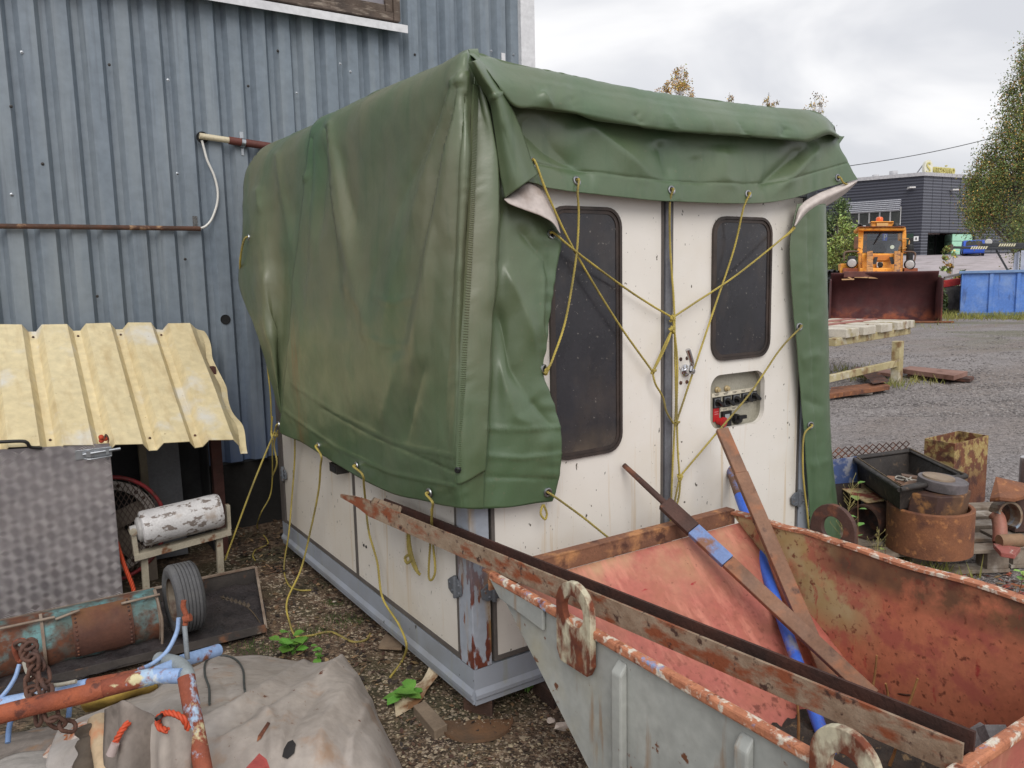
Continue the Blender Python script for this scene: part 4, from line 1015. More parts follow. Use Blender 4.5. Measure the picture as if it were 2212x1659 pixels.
prof = [q_ for q_ in prof]
n_ = np.array([0, -(1.372-0.755), (ytp-yfr)]); n_ = np.array([0, -(0.62), 0.9]); n_ /= np.linalg.norm(n_)
rows = []
for i in range(36):
    t_ = i/35
    rr = []
    for j, (x_, h_) in enumerate(prof):
        zt = 1.352 + (x_-xr)*-0.04; zf = 0.752 + (x_-xr)*-0.095
        p_ = np.array([x_, ytp*(1-t_)+yfr*t_, zt*(1-t_)+zf*t_]) + n_*h_
        if j < 2: p_ = p_ + np.array([0.012*math.sin(t_*17), 0, 0.010*math.sin(t_*23+1)-0.02*t_]) - n_*0.01
        if j < 6: p_ = p_ + n_*0.006*math.sin(t_*9+j)
        p_[2] += 0.004*math.sin(t_*4+x_*7)
        rr.append(p_)
    rows.append(rr)
m = MB(); m.grid(rows, smooth=False); ro = m.build('roof', yel, sh); md = ro.modifiers.new('thick', 'SOLIDIFY'); md.thickness = 0.004
for k in range(6):
    for t_ in (0.06, 0.93):
        i = int(t_*35); j = 2+4*k+3
        if j+1 < len(prof):
            p_ = (np.array(rows[i][j])+np.array(rows[i][j+1]))/2 + n_*0.003
            m = MB(); m.lathe(p_, n_, [(0.007, 0), (0.006, 0.004), (1e-5, 0.006)], 8); m.build('roof_screw', rust_dark, ro)
oxide = M('post_red_brown', S(84, 50, 44), S(62, 42, 38), vs=8, rough=0.8, bump=0.2)
m = MB(); m.box((-0.33, 2.52, -0.02), (-0.27, 2.58, 1.14)); m.build('post', oxide, sh, bevel=0.003)
m = MB(); m.box((-1.9, 2.53, 1.06), (-0.331, 2.57, 1.10)); m.build('eave_rail', oxide, sh)
dk = M('dark_board', S(58, 58, 60), S(40, 40, 42), vs=3, rough=0.85)
m = MB(); m.box((-2.4, 2.80, 0), (-0.29, 2.83, 1.2)); m.build('back_board', dk, sh)
m = MB(); m.box((-2.4, 2.0, 0), (-2.37, 2.8, 1.0)); m.build('unseen_end_board', dk, sh)  # added out of view to close the end and keep the interior dark
m = MB(); m.obox((-0.60, 2.66, 0.42), (0.11, 0, 0), (0, 0.02, 0), (0, 0.03, 0.42)); m.build('grey_panel', M('grey_sheet', S(104, 106, 112), S(86, 88, 92), rough=0.6), sh)
m = MB(); m.obox((-0.70, 2.6, 0.45), (0.02, 0, 0), (0, 0.02, 0), (0.0, 0.0, 0.42)); m.build('batten', M('batten_old', S(118, 108, 90), S(96, 88, 74)), sh)
m = MB(); m.obox((-0.345, 2.68, 0.45), (0.003, 0, 0), (0, 0.12, 0), (0, 0, 0.45)); m.build('side_board', dk, sh)
# checker plate door
YD = 1.93
chk = M('checker_plate', S(150, 143, 144), S(122, 117, 120), vs=5, rough=0.42, metal=0.4, bump=0.04, layers=[dict(c=S(120, 100, 88), s=4, t=0.6, w=0.1, a=0.4, r=0.7, zr=(0.5, 0.1))])
chk_bar = M('checker_tread', S(212, 207, 205), S(190, 186, 186), vs=9, rough=0.3, metal=0.25, bump=0.02)
tl, tr = PY(-60, 975, YD), PY(244, 957, YD)
dx0, dx1 = tl[0]-0.25, PY(250, 1110, YD)[0]
zb = 0.06
ztl = tr[2] + (tl[2]-tr[2])/(tl[0]-tr[0])*(dx0-tr[0])
m = MB(); m.prism([(dx0, YD, zb), (dx1, YD, zb), (dx1, YD, tr[2]), (dx0, YD, ztl)], (0, 0.012, 0)); dor = m.build('door', chk, sh)
m = MB(); cell = 0.048
for i in range(int((dx1-dx0)/cell)+1):
    for j in range(int((ztl-zb)/cell)+1):
        cx_, cz_ = dx1-0.02-i*cell, zb+0.02+j*cell
        zlim = tr[2]+(ztl-tr[2])*(dx1-cx_)/(dx1-dx0)
        if cz_ > zlim-0.015 or cx_ < -1.62: continue
        a = R(32) if (i+j) % 2 else R(-38)
        u_ = np.array([math.cos(a), 0, math.sin(a)]); v_ = np.array([-math.sin(a), 0, math.cos(a)])
        for k in range(-2, 3):
            c_ = np.array([cx_, YD, cz_]) + v_*k*0.0088
            L_ = 0.0215
            if c_[0] > dx1-0.014: continue
            P_ = [c_-u_*L_, c_-v_*0.0020, c_+u_*L_, c_+v_*0.0020, c_-u_*L_*0.6+[0, -0.004, 0], c_+u_*L_*0.6+[0, -0.004, 0]]
            m.add(P_, [(0, 1, 4), (1, 5, 4), (1, 2, 5), (2, 3, 5), (3, 4, 5), (3, 0, 4)], False)
m.build('tread_bars', chk_bar, dor, kind='stuff')
for z_ in (0.78, 0.64, 0.50, 0.36, 0.22):
    m = MB(); m.lathe((dx1-0.012, YD, z_), (0, -1, 0), [(0.006, 0), (0.004, 0.003), (1e-5, 0.003)], 8); m.build('rivet', steel, dor)
lt = PY(205, 978, YD-0.003)
m = MB(); m.box((lt[0]-0.085, YD-0.006, lt[2]-0.026), (lt[0]+0.075, YD-0.0005, lt[2]+0.022)); la = m.build('latch', zinc, dor, bevel=0.002)
m = MB(); m.tube([(lt[0]-0.055, YD-0.018, lt[2]), (lt[0]+0.112, YD-0.018, lt[2]+0.008)], 0.008, 8); m.build('bolt', zinc, la)
m = MB(); m.tube(spl([(lt[0]-0.05, YD-0.016, lt[2]-0.02), (lt[0]-0.02, YD-0.03, lt[2]-0.025), (lt[0]+0.07, YD-0.02, lt[2]-0.022)], 8), 0.004, 6)
m.box((lt[0]-0.04, YD-0.026, lt[2]-0.014), (lt[0]-0.022, YD-0.0065, lt[2]+0.016)); m.box((lt[0]+0.045, YD-0.026, lt[2]-0.012), (lt[0]+0.06, YD-0.0065, lt[2]+0.018)); m.build('keeper', zinc, la)
m = MB(); m.tube(spl([PY(-40, 957, YD-.03), PY(40, 953, YD-.03), PY(58, 956, YD-.03), PY(66, 966, YD-.02), PY(90, 968, YD-.01)], 20), 0.008, 8); m.build('handle', plain('handle_black', S(30, 28, 28), rough=0.5), dor)
m = MB(); c_ = PY(222, 948, YD-.012)
for s_ in range(5): m.ball(c_+np.array([0.012*math.cos(s_*2.1), 0.006*math.sin(s_), 0.010*math.sin(s_*2.1)]), 0.013, 8, 5)
m.tube(spl([c_+np.array([0.005, -.012, 0.0]), c_+np.array([0.014, -.012, 0.022]), c_+np.array([0.024, -.012, 0.0]), c_+np.array([0.02, -.01, -0.02])], 14), 0.004, 6, mi=1)
m.build('red_rag', [plain('rag_red', S(186, 72, 44), rough=0.9), rust_dark], dor)

# white roller on its angle-iron stand
YR = 1.97
rs_ = thing('roller_stand', PY(395, 1250, YR), 'flaking white steel roller held on a pale angle-iron stand', 'roller')
a, b_ = PY(304, 1143, YR), PY(476, 1101, YR)
ax = (b_-a)/np.linalg.norm(b_-a); L_ = np.linalg.norm(b_-a)
roll_m = M('roller_white', S(206, 204, 204), S(188, 186, 186), vs=8, rough=0.5, bump=0.12, bs=60, layers=[dict(c=S(120, 110, 104), s=34, t=0.57, w=0.02, h=-0.4, st=(0.6, 1, 1)), dict(c=S(140, 116, 92), s=6, t=0.62, w=0.06, a=0.7)])
m = MB(); m.lathe(a, ax, [(1e-5, 0.004), (0.075, 0.004), (0.078, 0.0), (0.09, 0.006), (0.092, 0.02), (0.092, L_-0.02), (0.085, L_), (1e-5, L_)], 36); m.build('drum', roll_m, rs_)
m = MB(); m.lathe(a, -ax, [(0.064, -0.002), (0.064, 0.012), (0.05, 0.02), (0.03, 0.022), (0.028, 0.05), (1e-5, 0.052)], 28); m.build('end_cap', M('cap_grey', S(176, 174, 172), S(150, 148, 146), rough=0.5), rs_)
fr_m = M('stand_cream', S(168, 160, 142), S(140, 132, 116), vs=10, rough=0.7, bump=0.15, layers=[dict(c=S(110, 74, 50), s=12, t=0.6, w=0.04)])
wv = np.array([0, 0.018, 0])
m = MB(); m.beam(PY(287, 1147, YR), PY(294, 1197, YR), (0.012, 0, 0), wv*1.2); m.lathe(PY(287, 1147, YR)-np.array([0, .03, 0]), (0, 1, 0), [(1e-5, 0), (0.02, 0), (0.02, .05), (1e-5, .05)], 14); m.build('bracket', fr_m, rs_, bevel=0.002)
m = MB(); m.beam(PY(491, 1090, YR), PY(494, 1142, YR), (0.010, 0, 0), wv*1.2); m.build('bracket', fr_m, rs_, bevel=0.002)
m = MB(); p_, q_ = PY(288, 1198, YR), PY(496, 1142, YR); m.beam(p_, q_, (0, 0.03, 0), (0, 0, 0.004)); m.beam(p_+[0, -.03, -.014], q_+[0, -.03, -.014], (0, 0.003, 0), (0, 0, 0.014)); m.build('base_rail', fr_m, rs_)
for (x0_, y0_, x1_, y1_) in ((312, 1200, 318, 1290), (474, 1152, 479, 1255)):
    p_, q_ = PY(x0_, y0_, YR), PY(x1_, y1_, YR); q_[2] = -0.005
    m = MB(); m.beam(p_, q_, (0.015, 0, 0), (0, 0.003, 0)); m.beam(p_+[-.014, .015, 0], q_+[-.014, .015, 0], (0.003, 0, 0), (0, 0.014, 0)); m.build('leg', fr_m, rs_)

# guarded fan wheel in the shelter
YW = 2.28
wc = PY(232, 1145, YW); Rw_ = 0.29
fw = thing('guarded_wheel', (wc[0], YW, 0), 'red-rimmed wheel behind diamond mesh guard inside the lean-to', 'wheel')
red_p = M('paint_red_dirty', S(150, 48, 52), S(112, 40, 44), vs=7, rough=0.6, layers=[dict(c=S(80, 52, 46), s=9, t=0.58, w=0.06)])
def circ(c, r, n, y=None): return [np.array([c[0]+r*math.cos(2*PI*k/n), c[1], c[2]+r*math.sin(2*PI*k/n)]) for k in range(n)]
m = MB(); m.tube(circ(wc, Rw_, 48), 0.011, 8, closed=True); m.build('rim', red_p, fw)
m = MB(); m.ringplate(circ(wc+[0, .03, 0], 0.262, 40), circ(wc+[0, .03, 0], 0.215, 40), (0, 0.004, 0)); rg_ = m.build('inner_ring', M('ring_white', S(186, 178, 172), S(150, 140, 134), rough=0.6), fw)
for k in range(30):
    a = 2*PI*k/30; c_ = wc+np.array([0.238*math.cos(a), 0.029, 0.238*math.sin(a)])
    if k % 3 == 2: continue
    m = MB(); m.lathe(c_, (0, -1, 0), [(1e-5, 0), (0.011, 0.0), (0.011, 0.002)], 10); m.build('lug_hole', M('hole_rust', S(70, 44, 36), S(44, 32, 30)), rg_)
grey_b = M('blade_grey', S(140, 128, 116), S(112, 102, 92), rough=0.7)
for k in range(5):
    a = R(72*k+20); u_ = np.array([math.cos(a), 0, math.sin(a)]); v_ = np.array([-math.sin(a), 0.3, math.cos(a)])
    m = MB(); m.obox(wc+[0, .09, 0]+u_*0.13, u_*0.12, v_*0.045, np.array([0, .003, 0])); m.build('blade', grey_b, fw)
m = MB(); m.lathe(wc+[0, .13, 0], (0, -1, 0), [(1e-5, 0), (0.27, 0), (0.27, 0.01)], 36); m.build('back_plate', black_gap, fw)
m = MB(); st_ = 0.026
for s_ in (-1, 1):
    for k in range(-24, 25):
        c_ = k*st_
        pts = []
        for t_ in np.linspace(-0.3, 0.3, 24):
            x_, z_ = t_*0.55, s_*t_ + 0.0
            x_ += c_
            if x_*x_+z_*z_ < (Rw_-0.008)**2: pts.append(wc+np.array([x_, -0.006*s_ - 0.004, z_]))
        if len(pts) > 2: m.tube(pts[::len(pts)-1], 0.0022, 4)
m.build('mesh_guard', M('mesh_grey', S(110, 96, 88), S(84, 70, 64), rough=0.7), fw)
m = MB(); m.beam(wc+[-.2, .1, -.29], wc+[-.2, .1, -.33], (.03, 0, 0), (0, .1, 0)); m.build('foot', grey_b, fw)
m = MB(); m.beam(wc+[.2, .1, -.2], wc+[.2, .1, -.33], (.03, 0, 0), (0, .1, 0)); m.build('foot', grey_b, fw)
m = MB(); strand(m, spl([PY(243, 1150, 1.99), PY(252, 1172, 1.98), PY(268, 1220, 1.97), PY(285, 1262, 1.96), PY(292, 1290, 1.95)], 40), 0.011, 0.05)
m.build('rope', plain('rope_orange', S(196, 76, 42), rough=0.7), label='thick orange rope hanging beside the checker plate door', cat='rope')

# ================================================================ STEEL TRAY WITH TANK AND TYRE
ty = thing('steel_tray', (-1.1, 1.45, 0), 'long shallow black steel tray holding wet dirt beside the cabin', 'tray')
trm = M('tray_steel', S(78, 72, 68), S(52, 48, 47), vs=6, rough=0.7, bump=0.2, layers=[dict(c=S(120, 84, 62), s=8, t=0.6, w=0.05), dict(c=S(160, 148, 132), s=20, t=0.68, w=0.04, a=0.6)])
edge_m = M('tray_edge', S(150, 136, 122), S(104, 84, 70), vs=12, rough=0.7, bump=0.15)
B0, B1 = np.array([-2.2, 1.75, 0.137]), np.array([-0.318, 1.75, 0.135])
F1, F0_ = np.array([-0.435, 1.17, 0.042]), np.array([-2.2, 1.24, 0.042])
m = MB(); m.hexa([B0+[0, .004, -.11], B1+[0, .004, -.11], B1+[0, .012, -.11], B0+[0, .012, -.11], B0+[0, -.01, 0], B1+[0, -.01, 0], B1+[0, .0, 0], B0+[0, .0, 0]]); m.build('back_plate', trm, ty)
m = MB(); m.beam(B0+[0, -.006, .003], B1+[0, -.006, .003], (0, .011, 0), (0, 0, .0035)); m.build('back_rim', edge_m, ty)
m = MB(); m.prism([B1+[0, 0, 0], F1, F1+[0, 0, -.035], B1+[0, 0, -.11]], (.006, 0, 0)); m.beam(B1+[.003, -.01, .003], F1+[.003, 0, .003], (.006, 0, 0), (0, 0, .003), 1); m.build('end_plate', [trm, edge_m], ty)
m = MB(); m.beam(F0_, F1, (0, .004, 0), (0, 0, .018)); m.build('front_plate', trm, ty)
P = []
for i in range(14):
    t_ = i/13; row = []
    for x_ in np.linspace(-2.2, -0.33, 60):
        xe = -0.33 if False else x_
        pb, pf = np.array([x_, 1.742, 0.055]), np.array([x_-0.1*(t_), 1.185, 0.028])
        q_ = pb*(1-t_)+pf*t_; q_[2] += 0.012*vn(q_*np.array([1, 1, 0]), 14) + 0.006*vn(q_, 40); row.append(q_)
    P.append(row)
m = MB(); m.grid(P); m.build('wet_dirt', M('wet_dirt', S(66, 60, 60), S(40, 38, 40), vs=10, rough=0.45, bump=0.6, bs=50, rvar=0.25), ty)
# teal tank lying in the tray
tk = thing('rusted_tank', (-1.2, 1.45, 0.05), 'rust-eaten teal cylindrical tank with a riveted brown patch', 'tank')
teal = M('teal_rust', S(106, 150, 152), S(84, 124, 126), vs=5, rough=0.7, bump=0.25, bs=40,
         layers=[dict(c=S(72, 78, 70), s=7, t=0.46, w=0.08, a=0.8), dict(c=S(112, 68, 46), c2=S(74, 48, 38), s=6.5, t=0.49, w=0.07, r=0.9), dict(c=S(60, 52, 44), s=40, t=0.6, w=0.05, a=0.7)])
tc_, tr_ = np.array([0, 1.44, 0.125]), 0.118
x0_, x1_ = -2.0, PY(345, 1340, 1.36)[0]
m = MB(); m.lathe((x0_, tc_[1], tc_[2]), (1, 0, 0), [(1e-5, 0), (tr_, 0), (tr_, x1_-x0_), (tr_-.02, x1_-x0_+.012), (1e-5, x1_-x0_+.02)], 40); m.build('tank_shell', teal, tk)
px0, px1 = PY(158, 1360, 1.33)[0], PY(288, 1340, 1.33)[0]
arc = (R(185), R(300))
m = MB(); m.lathe((px0, tc_[1], tc_[2]), (1, 0, 0), [(tr_+.001, 0), (tr_+.006, 0), (tr_+.006, px1-px0), (tr_+.001, px1-px0)], 24, arc=(R(20), R(125)))
pt = m.build('patch_plate', M('patch_rust', S(104, 66, 50), S(72, 46, 40), vs=5, rough=0.8, bump=0.2, bs=60, layers=[dict(c=S(140, 100, 56), s=4, t=0.5, w=0.15, zr=(0.16, 0.24), a=0.8)]), tk)
e1_, e2_ = np.array([0, 0, 1.0]), np.cross(np.array([1.0, 0, 0]), np.array([0, 0, 1.0]))
for xx in (px0+.012, px1-.012):
    for k in range(12):
        a = R(24+k*8.6); d_ = math.cos(a)*e1_+math.sin(a)*e2_
        m = MB(); m.lathe(np.array([xx, tc_[1], tc_[2]])+d_*(tr_+.006), d_, [(0.006, 0), (0.004, 0.004), (1e-5, 0.005)], 6); m.build('rivet', rust_dark, pt)
for xx in (PY(90, 1380, 1.32)[0], PY(343, 1340, 1.32)[0]):
    m = MB(); m.lathe((xx, tc_[1], tc_[2]), (1, 0, 0), [(tr_+.001, 0), (tr_+.010, 0.0), (tr_+.010, .012), (tr_+.001, .012)], 24, arc=(R(10), R(140))); m.build('band', edge_m, tk)
for (a_, b2) in (((0, 1358), (118, 1333)), ((120, 1338), (172, 1318)), ((262, 1304), (345, 1284))):
    m = MB(); m.tube([PY(*a_, 1.36), PY(*b2, 1.36)], 0.006, 6); m.build('top_rod', edge_m, tk)
m = MB(); m.tube(spl([PY(340, 1292, 1.34), PY(346, 1320, 1.31), PY(351, 1345, 1.3), PY(350, 1410, 1.3)], 14), 0.006, 6); m.build('end_rod', edge_m, tk)
# tyre
tcn = PY(400, 1327, 1.36); tcn[2] = 0.205
tyr = thing('car_tyre', (tcn[0], tcn[1], 0.05), 'worn grey rubber tyre standing upright in the tray', 'tyre')
tym = M('tyre_rubber', S(92, 92, 94), S(72, 72, 74), vs=8, rough=0.8, bump=0.15, layers=[dict(c=S(120, 118, 114), s=5, t=0.58, w=0.1, a=0.6)])
ro_, tw = 0.158, 0.062
pf = [(0.098, -tw*0.85), (0.115, -tw*0.98), (0.137, -tw), (0.150, -tw*0.92), (0.1555, -tw*0.78)]
for k in range(6):
    u0 = -tw*0.72 + k*tw*0.245
    pf += [(ro_, u0), (ro_, u0+tw*0.17), (ro_-0.006, u0+tw*0.18), (ro_-0.006, u0+tw*0.235)]
pf += [(ro_, tw*0.76), (0.150, tw*0.92), (0.137, tw), (0.115, tw*0.98), (0.098, tw*0.85)]
m = MB(); m.lathe(tcn, (1, 0.06, 0), pf, 56); m.build('tread_and_wall', tym, tyr)
m = MB(); m.lathe(tcn, (1, 0.06, 0), [(0.099, -tw*0.85), (0.103, -tw*0.7), (0.09, -tw*0.3), (0.07, -.005), (1e-5, 0.0)], 32); m.build('rim', M('rim_old', S(132, 122, 108), S(96, 86, 76), vs=8, rough=0.6, layers=[dict(c=S(80, 54, 42), s=9, t=0.55, w=0.06)]), tyr)
for a in (0.5, 1.2, 1.9):
    m = MB(); c_ = PY(525, 1335, 1.4)
m = MB(); m.tube(spl([gd(478, 1325, .09), gd(510, 1332, .08), gd(545, 1345, .06), gd(582, 1378, .01)], 16), 0.003, 5); 
for k in range(7):
    c_ = gd(480+k*9, 1326+k*3, .085); m.add([c_, c_+[.012, .004, .012], c_+[.02, 0, -.004], c_+[.01, -.006, -.012]], [(0, 1, 2, 3)])
m.build('dead_twig', M('twig_dead', S(92, 78, 62), S(62, 54, 46)), label='dead twig with shrivelled leaves lying across the dirty tray', cat='twig')

# ================================================================ PIPE FRAME AND CHAIN
prust = M('pipe_rust_blue', S(160, 86, 56), S(122, 64, 46), vs=12, rough=0.85, bump=0.4, bs=110, layers=[dict(c=S(90, 50, 40), s=26, t=0.58, w=0.05)])
pblue = M('pipe_blue', S(150, 176, 214), S(132, 158, 200), vs=7, rough=0.5, bump=0.15, layers=[dict(c=S(150, 96, 66), c2=S(110, 62, 46), s=12, t=0.6, w=0.03, r=0.9, h=0.4), dict(c=S(206, 210, 206), s=15, t=0.6, w=0.04)])
pmix = M('pipe_mix', S(152, 82, 58), S(120, 62, 46), vs=12, rough=0.85, bump=0.35, bs=90, layers=[dict(c=S(176, 196, 212), c2=S(150, 176, 206), s=14, t=0.575, w=0.03, r=0.5, h=0.4, st=(1, 1, 0.6)), dict(c=S(200, 190, 150), s=15, t=0.62, w=0.03)])
frm = thing('tubular_trolley', PD(430, 1640, 2.5), 'bent tubular frame with flaking pale blue paint over orange rust', 'pipe frame')
def ptube(name, pts, r, mat, n=14, parent=frm):
    r *= 0.88; pts = [(a, b2, d2*0.88) for a, b2, d2 in pts]
    m = MB(); m.tube(spl([PD(*q_) for q_ in pts], max(3, 8*(len(pts)-1)+1)) if len(pts) > 2 else [PD(*q_) for q_ in pts], r, n)
    return m.build(name, mat, parent)
ptube('main_tube', [(-60, 1560, 2.32), (60, 1528, 2.38), (180, 1500, 2.44), (222, 1488, 2.46)], 0.0285, prust)
ptube('main_tube', [(222, 1488, 2.46), (300, 1468, 2.49), (330, 1461, 2.51)], 0.0275, pmix)
ptube('main_tube', [(328, 1461, 2.51), (392, 1460, 2.5)], 0.024, pblue)
ptube('rear_tube', [(-60, 1533, 2.55), (80, 1505, 2.6), (190, 1480, 2.62)], 0.022, pblue)
ptube('rear_tube', [(180, 1480, 2.62), (320, 1452, 2.66)], 0.018, prust)
ptube('upper_tube', [(325, 1460, 2.55), (374, 1440, 2.62)], 0.024, pblue)
ptube('cross_tube', [(345, 1424, 2.75), (385, 1435, 2.62), (402, 1455, 2.52), (406, 1480, 2.48)], 0.025, M('pipe_greyblue', S(156, 164, 168), S(128, 136, 138), vs=7, rough=0.6, layers=[dict(c=S(206, 206, 190), s=12, t=0.58, w=0.04), dict(c=S(140, 84, 60), s=14, t=0.63, w=0.03)]))
ptube('leg', [(402, 1462, 2.48), (418, 1550, 2.42), (446, 1700, 2.3)], 0.0265, pmix)
ptube('handle_tube', [(392, 1428, 2.75), (472, 1404, 2.9)], 0.022, pblue)
ptube('stay_rod', [(300, 1447, 2.6), (332, 1432, 2.66), (362, 1405, 2.7), (382, 1365, 2.72), (386, 1335, 2.72)], 0.0075, pblue, 8)
ptube('stay_rod', [(399, 1352, 2.72), (402, 1390, 2.71), (405, 1425, 2.7)], 0.0085, M('rod_grey', S(150, 158, 164), S(104, 108, 112), vs=12), 8)
ptube('rusty_hook', [(397, 1297, 2.72), (396, 1312, 2.72), (402, 1330, 2.72), (400, 1350, 2.72)], 0.009, prust, 8)
ptube('rusty_hook', [(398, 1338, 2.72), (412, 1333, 2.72)], 0.014, prust, 8)
ptube('stay_rod', [(42, 1435, 2.62), (32, 1465, 2.6), (10, 1498, 2.58), (-20, 1525, 2.56)], 0.007, pblue, 8)
ptube('stay_rod', [(52, 1430, 2.62), (62, 1456, 2.6), (84, 1474, 2.58), (120, 1480, 2.58), (165, 1472, 2.58)], 0.007, M('rod_pale', S(182, 178, 164), S(150, 146, 134), vs=14, layers=[dict(c=S(130, 84, 60), s=16, t=0.6, w=0.04)]), 8)
ptube('hook_ring', [(40, 1425, 2.62), (32, 1405, 2.6), (34, 1388, 2.6), (50, 1384, 2.6), (58, 1398, 2.6), (52, 1420, 2.62), (40, 1428, 2.62)], 0.0085, prust, 8)
for k, (cx_, rr_) in enumerate(((22, 46), (138, 30))):
    ptube('blue_hoop', [(cx_-5, 1605, 2.42), (cx_-2, 1570, 2.45), (cx_+10, 1535, 2.5), (cx_+24, 1515, 2.54)] if k == 0 else [(cx_, 1492, 2.6), (cx_+8, 1505, 2.56), (cx_+12, 1525, 2.52), (cx_+10, 1550, 2.5)], 0.008, M('hoop_blue', S(116, 146, 190), S(96, 124, 168), rough=0.5), 8)
def link(m, c, t, n, L=0.052, wd=0.019, r=0.0065):
    c, t, n = (np.asarray(q_, float) for q_ in (c, t, n)); t = t/np.linalg.norm(t); n = n-t*(n@t); n /= np.linalg.norm(n)
    pts = []
    for k in range(16):
        a = 2*PI*k/16; s_ = 1 if math.sin(a) > 0 else -1
        pts.append(c + t*((L/2-wd)*(1 if math.cos(a) > 0 else -1)*min(1, abs(math.cos(a))*3) + wd*math.cos(a)) + n*wd*math.sin(a))
    m.tube(pts, r, 7, closed=True)
def chain(label, pts, mat, step=0.037, L=0.055, wd=0.018, r=0.0065, name='chain', k=1.0):
    pts = [CAM+(np.asarray(q_)-CAM)*k for q_ in pts]; step *= k; L *= k; wd *= k; r *= k
    p_ = resample(pts, step); ch = thing(name, p_[-1], label, 'chain')
    rg = random.Random(5)
    for i in range(len(p_)-1):
        t = p_[i+1]-p_[i]; a = (PI/2)*(i % 2)+rg.uniform(-.35, .35)
        base = np.cross(t, [0.3, 0.5, 0.2]); base /= np.linalg.norm(base); o2 = np.cross(t/np.linalg.norm(t), base)
        m = MB(); link(m, (p_[i]+p_[i+1])/2, t, base*math.cos(a)+o2*math.sin(a), L, wd, r); m.build('link', mat, ch)
    return ch
chm = M('chain_rust', S(104, 72, 58), S(72, 52, 46), vs=14, rough=0.8, bump=0.3, bs=120)
chain('heavy rusty chain knotted over the pale blue hook and pipe', [PD(40, 1398, 2.58), PD(62, 1386, 2.56), PD(72, 1398, 2.54), PD(55, 1412, 2.54), PD(76, 1420, 2.52), PD(70, 1450, 2.53), PD(66, 1478, 2.54), PD(74, 1505, 2.5), PD(82, 1530, 2.44), PD(84, 1562, 2.42)], chm, k=.88)
chain('rusty chain end dropping beside the pipe onto the grey canvas', [PD(78, 1418, 2.56), PD(92, 1440, 2.55), PD(98, 1470, 2.54), PD(104, 1500, 2.47), PD(108, 1535, 2.42), PD(116, 1562, 2.40), PD(138, 1568, 2.44), PD(160, 1570, 2.46)], chm, k=.88)

# ================================================================ CANVAS HEAP
canv = M('canvas_grey', S(176, 166, 156), S(150, 141, 134), vs=2.6, rough=0.85, bump=0.12, bs=90,
         layers=[dict(c=S(120, 110, 100), s=3, t=0.58, w=0.12, a=0.55), dict(c=S(150, 112, 76), s=5, t=0.63, w=0.06, a=0.6), dict(c=S(98, 58, 40), s=22, t=0.69, w=0.02), dict(c=S(110, 74, 50), s=50, t=0.70, w=0.03, a=.8), dict(c=S(196, 190, 186), s=2, t=0.56, w=0.12, a=0.6)])
canv_d = M('canvas_dark', S(140, 130, 122), S(110, 102, 96), vs=4, rough=0.85, bump=0.15, bs=90, layers=[dict(c=S(66, 60, 54), s=5, t=0.58, w=0.08, a=0.7), dict(c=S(150, 112, 76), s=7, t=0.64, w=0.05, a=0.6)])
def zsheet(name, rows, nu, nv, mat, folds=(), nz_=0.008, ns=9, parent=None, label=None, cat=None, th=0.004):
    G = [[(PZ(a, b_, z_)) for a, b_, z_ in r_] for r_ in rows]
    Q = surf(np.array(G), nu, nv)
    v = Q-CAM; z = v @ FWD; px_ = W0/2+F0*(v @ RGT)/z; py_ = H0/2-F0*(v @ UPV)/z
    d = nz_*vn(Q, ns) + nz_*0.45*vn(Q+2, ns*2.6)
    for pl, wd, am in folds:
        best = np.full(px_.shape, 1e9); pl = np.array(pl, float)
        for i in range(len(pl)-1):
            a, b_ = pl[i], pl[i+1]; dd = b_-a; t = np.clip(((px_-a[0])*dd[0]+(py_-a[1])*dd[1])/(dd@dd), 0, 1)
            best = np.minimum(best, np.hypot(px_-a[0]-t*dd[0], py_-a[1]-t*dd[1]))
        d += am*np.exp(-((np.sqrt(best**2+(.12*wd)**2)-.12*wd)/wd)**1.15)
    Q[..., 2] += d
    m = MB(); m.grid(Q); o = m.build(name, mat, parent, label=label, cat=cat)
    md = o.modifiers.new('thick', 'SOLIDIFY'); md.thickness = th; md.offset = 0
    return o, Q
rows = [
 [(130, 1570, .10), (250, 1520, .12), (400, 1450, .10), (470, 1422, .08), (560, 1416, .05), (655, 1432, .05), (700, 1432, .12), (738, 1428, .14), (762, 1448, .06), (775, 1475, .015)],
 [(120, 1590, .18), (250, 1545, .24), (400, 1480, .22), (475, 1455, .20), (565, 1450, .16), (660, 1455, .15), (705, 1448, .22), (748, 1450, .20), (782, 1480, .10), (800, 1510, .015)],
 [(110, 1615, .20), (250, 1580, .28), (400, 1530, .28), (490, 1510, .27), (580, 1505, .26), (670, 1495, .26), (720, 1485, .28), (768, 1490, .24), (806, 1530, .12), (822, 1560, .015)],
 [(100, 1650, .20), (250, 1625, .28), (400, 1590, .29), (505, 1575, .29), (595, 1565, .30), (680, 1555, .30), (735, 1545, .29), (790, 1555, .23), (830, 1590, .12), (845, 1610, .015)],
 [(90, 1700, .18), (250, 1680, .24), (400, 1660, .25), (520, 1640, .27), (605, 1630, .29), (690, 1625, .29), (750, 1620, .26), (812, 1625, .20), (852, 1648, .10), (868, 1660, .015)],
 [(80, 1780, .10), (250, 1780, .14), (400, 1780, .15), (530, 1760, .16), (615, 1755, .17), (700, 1750, .18), (765, 1745, .16), (830, 1740, .12), (880, 1730, .05), (895, 1730, .015)],
]
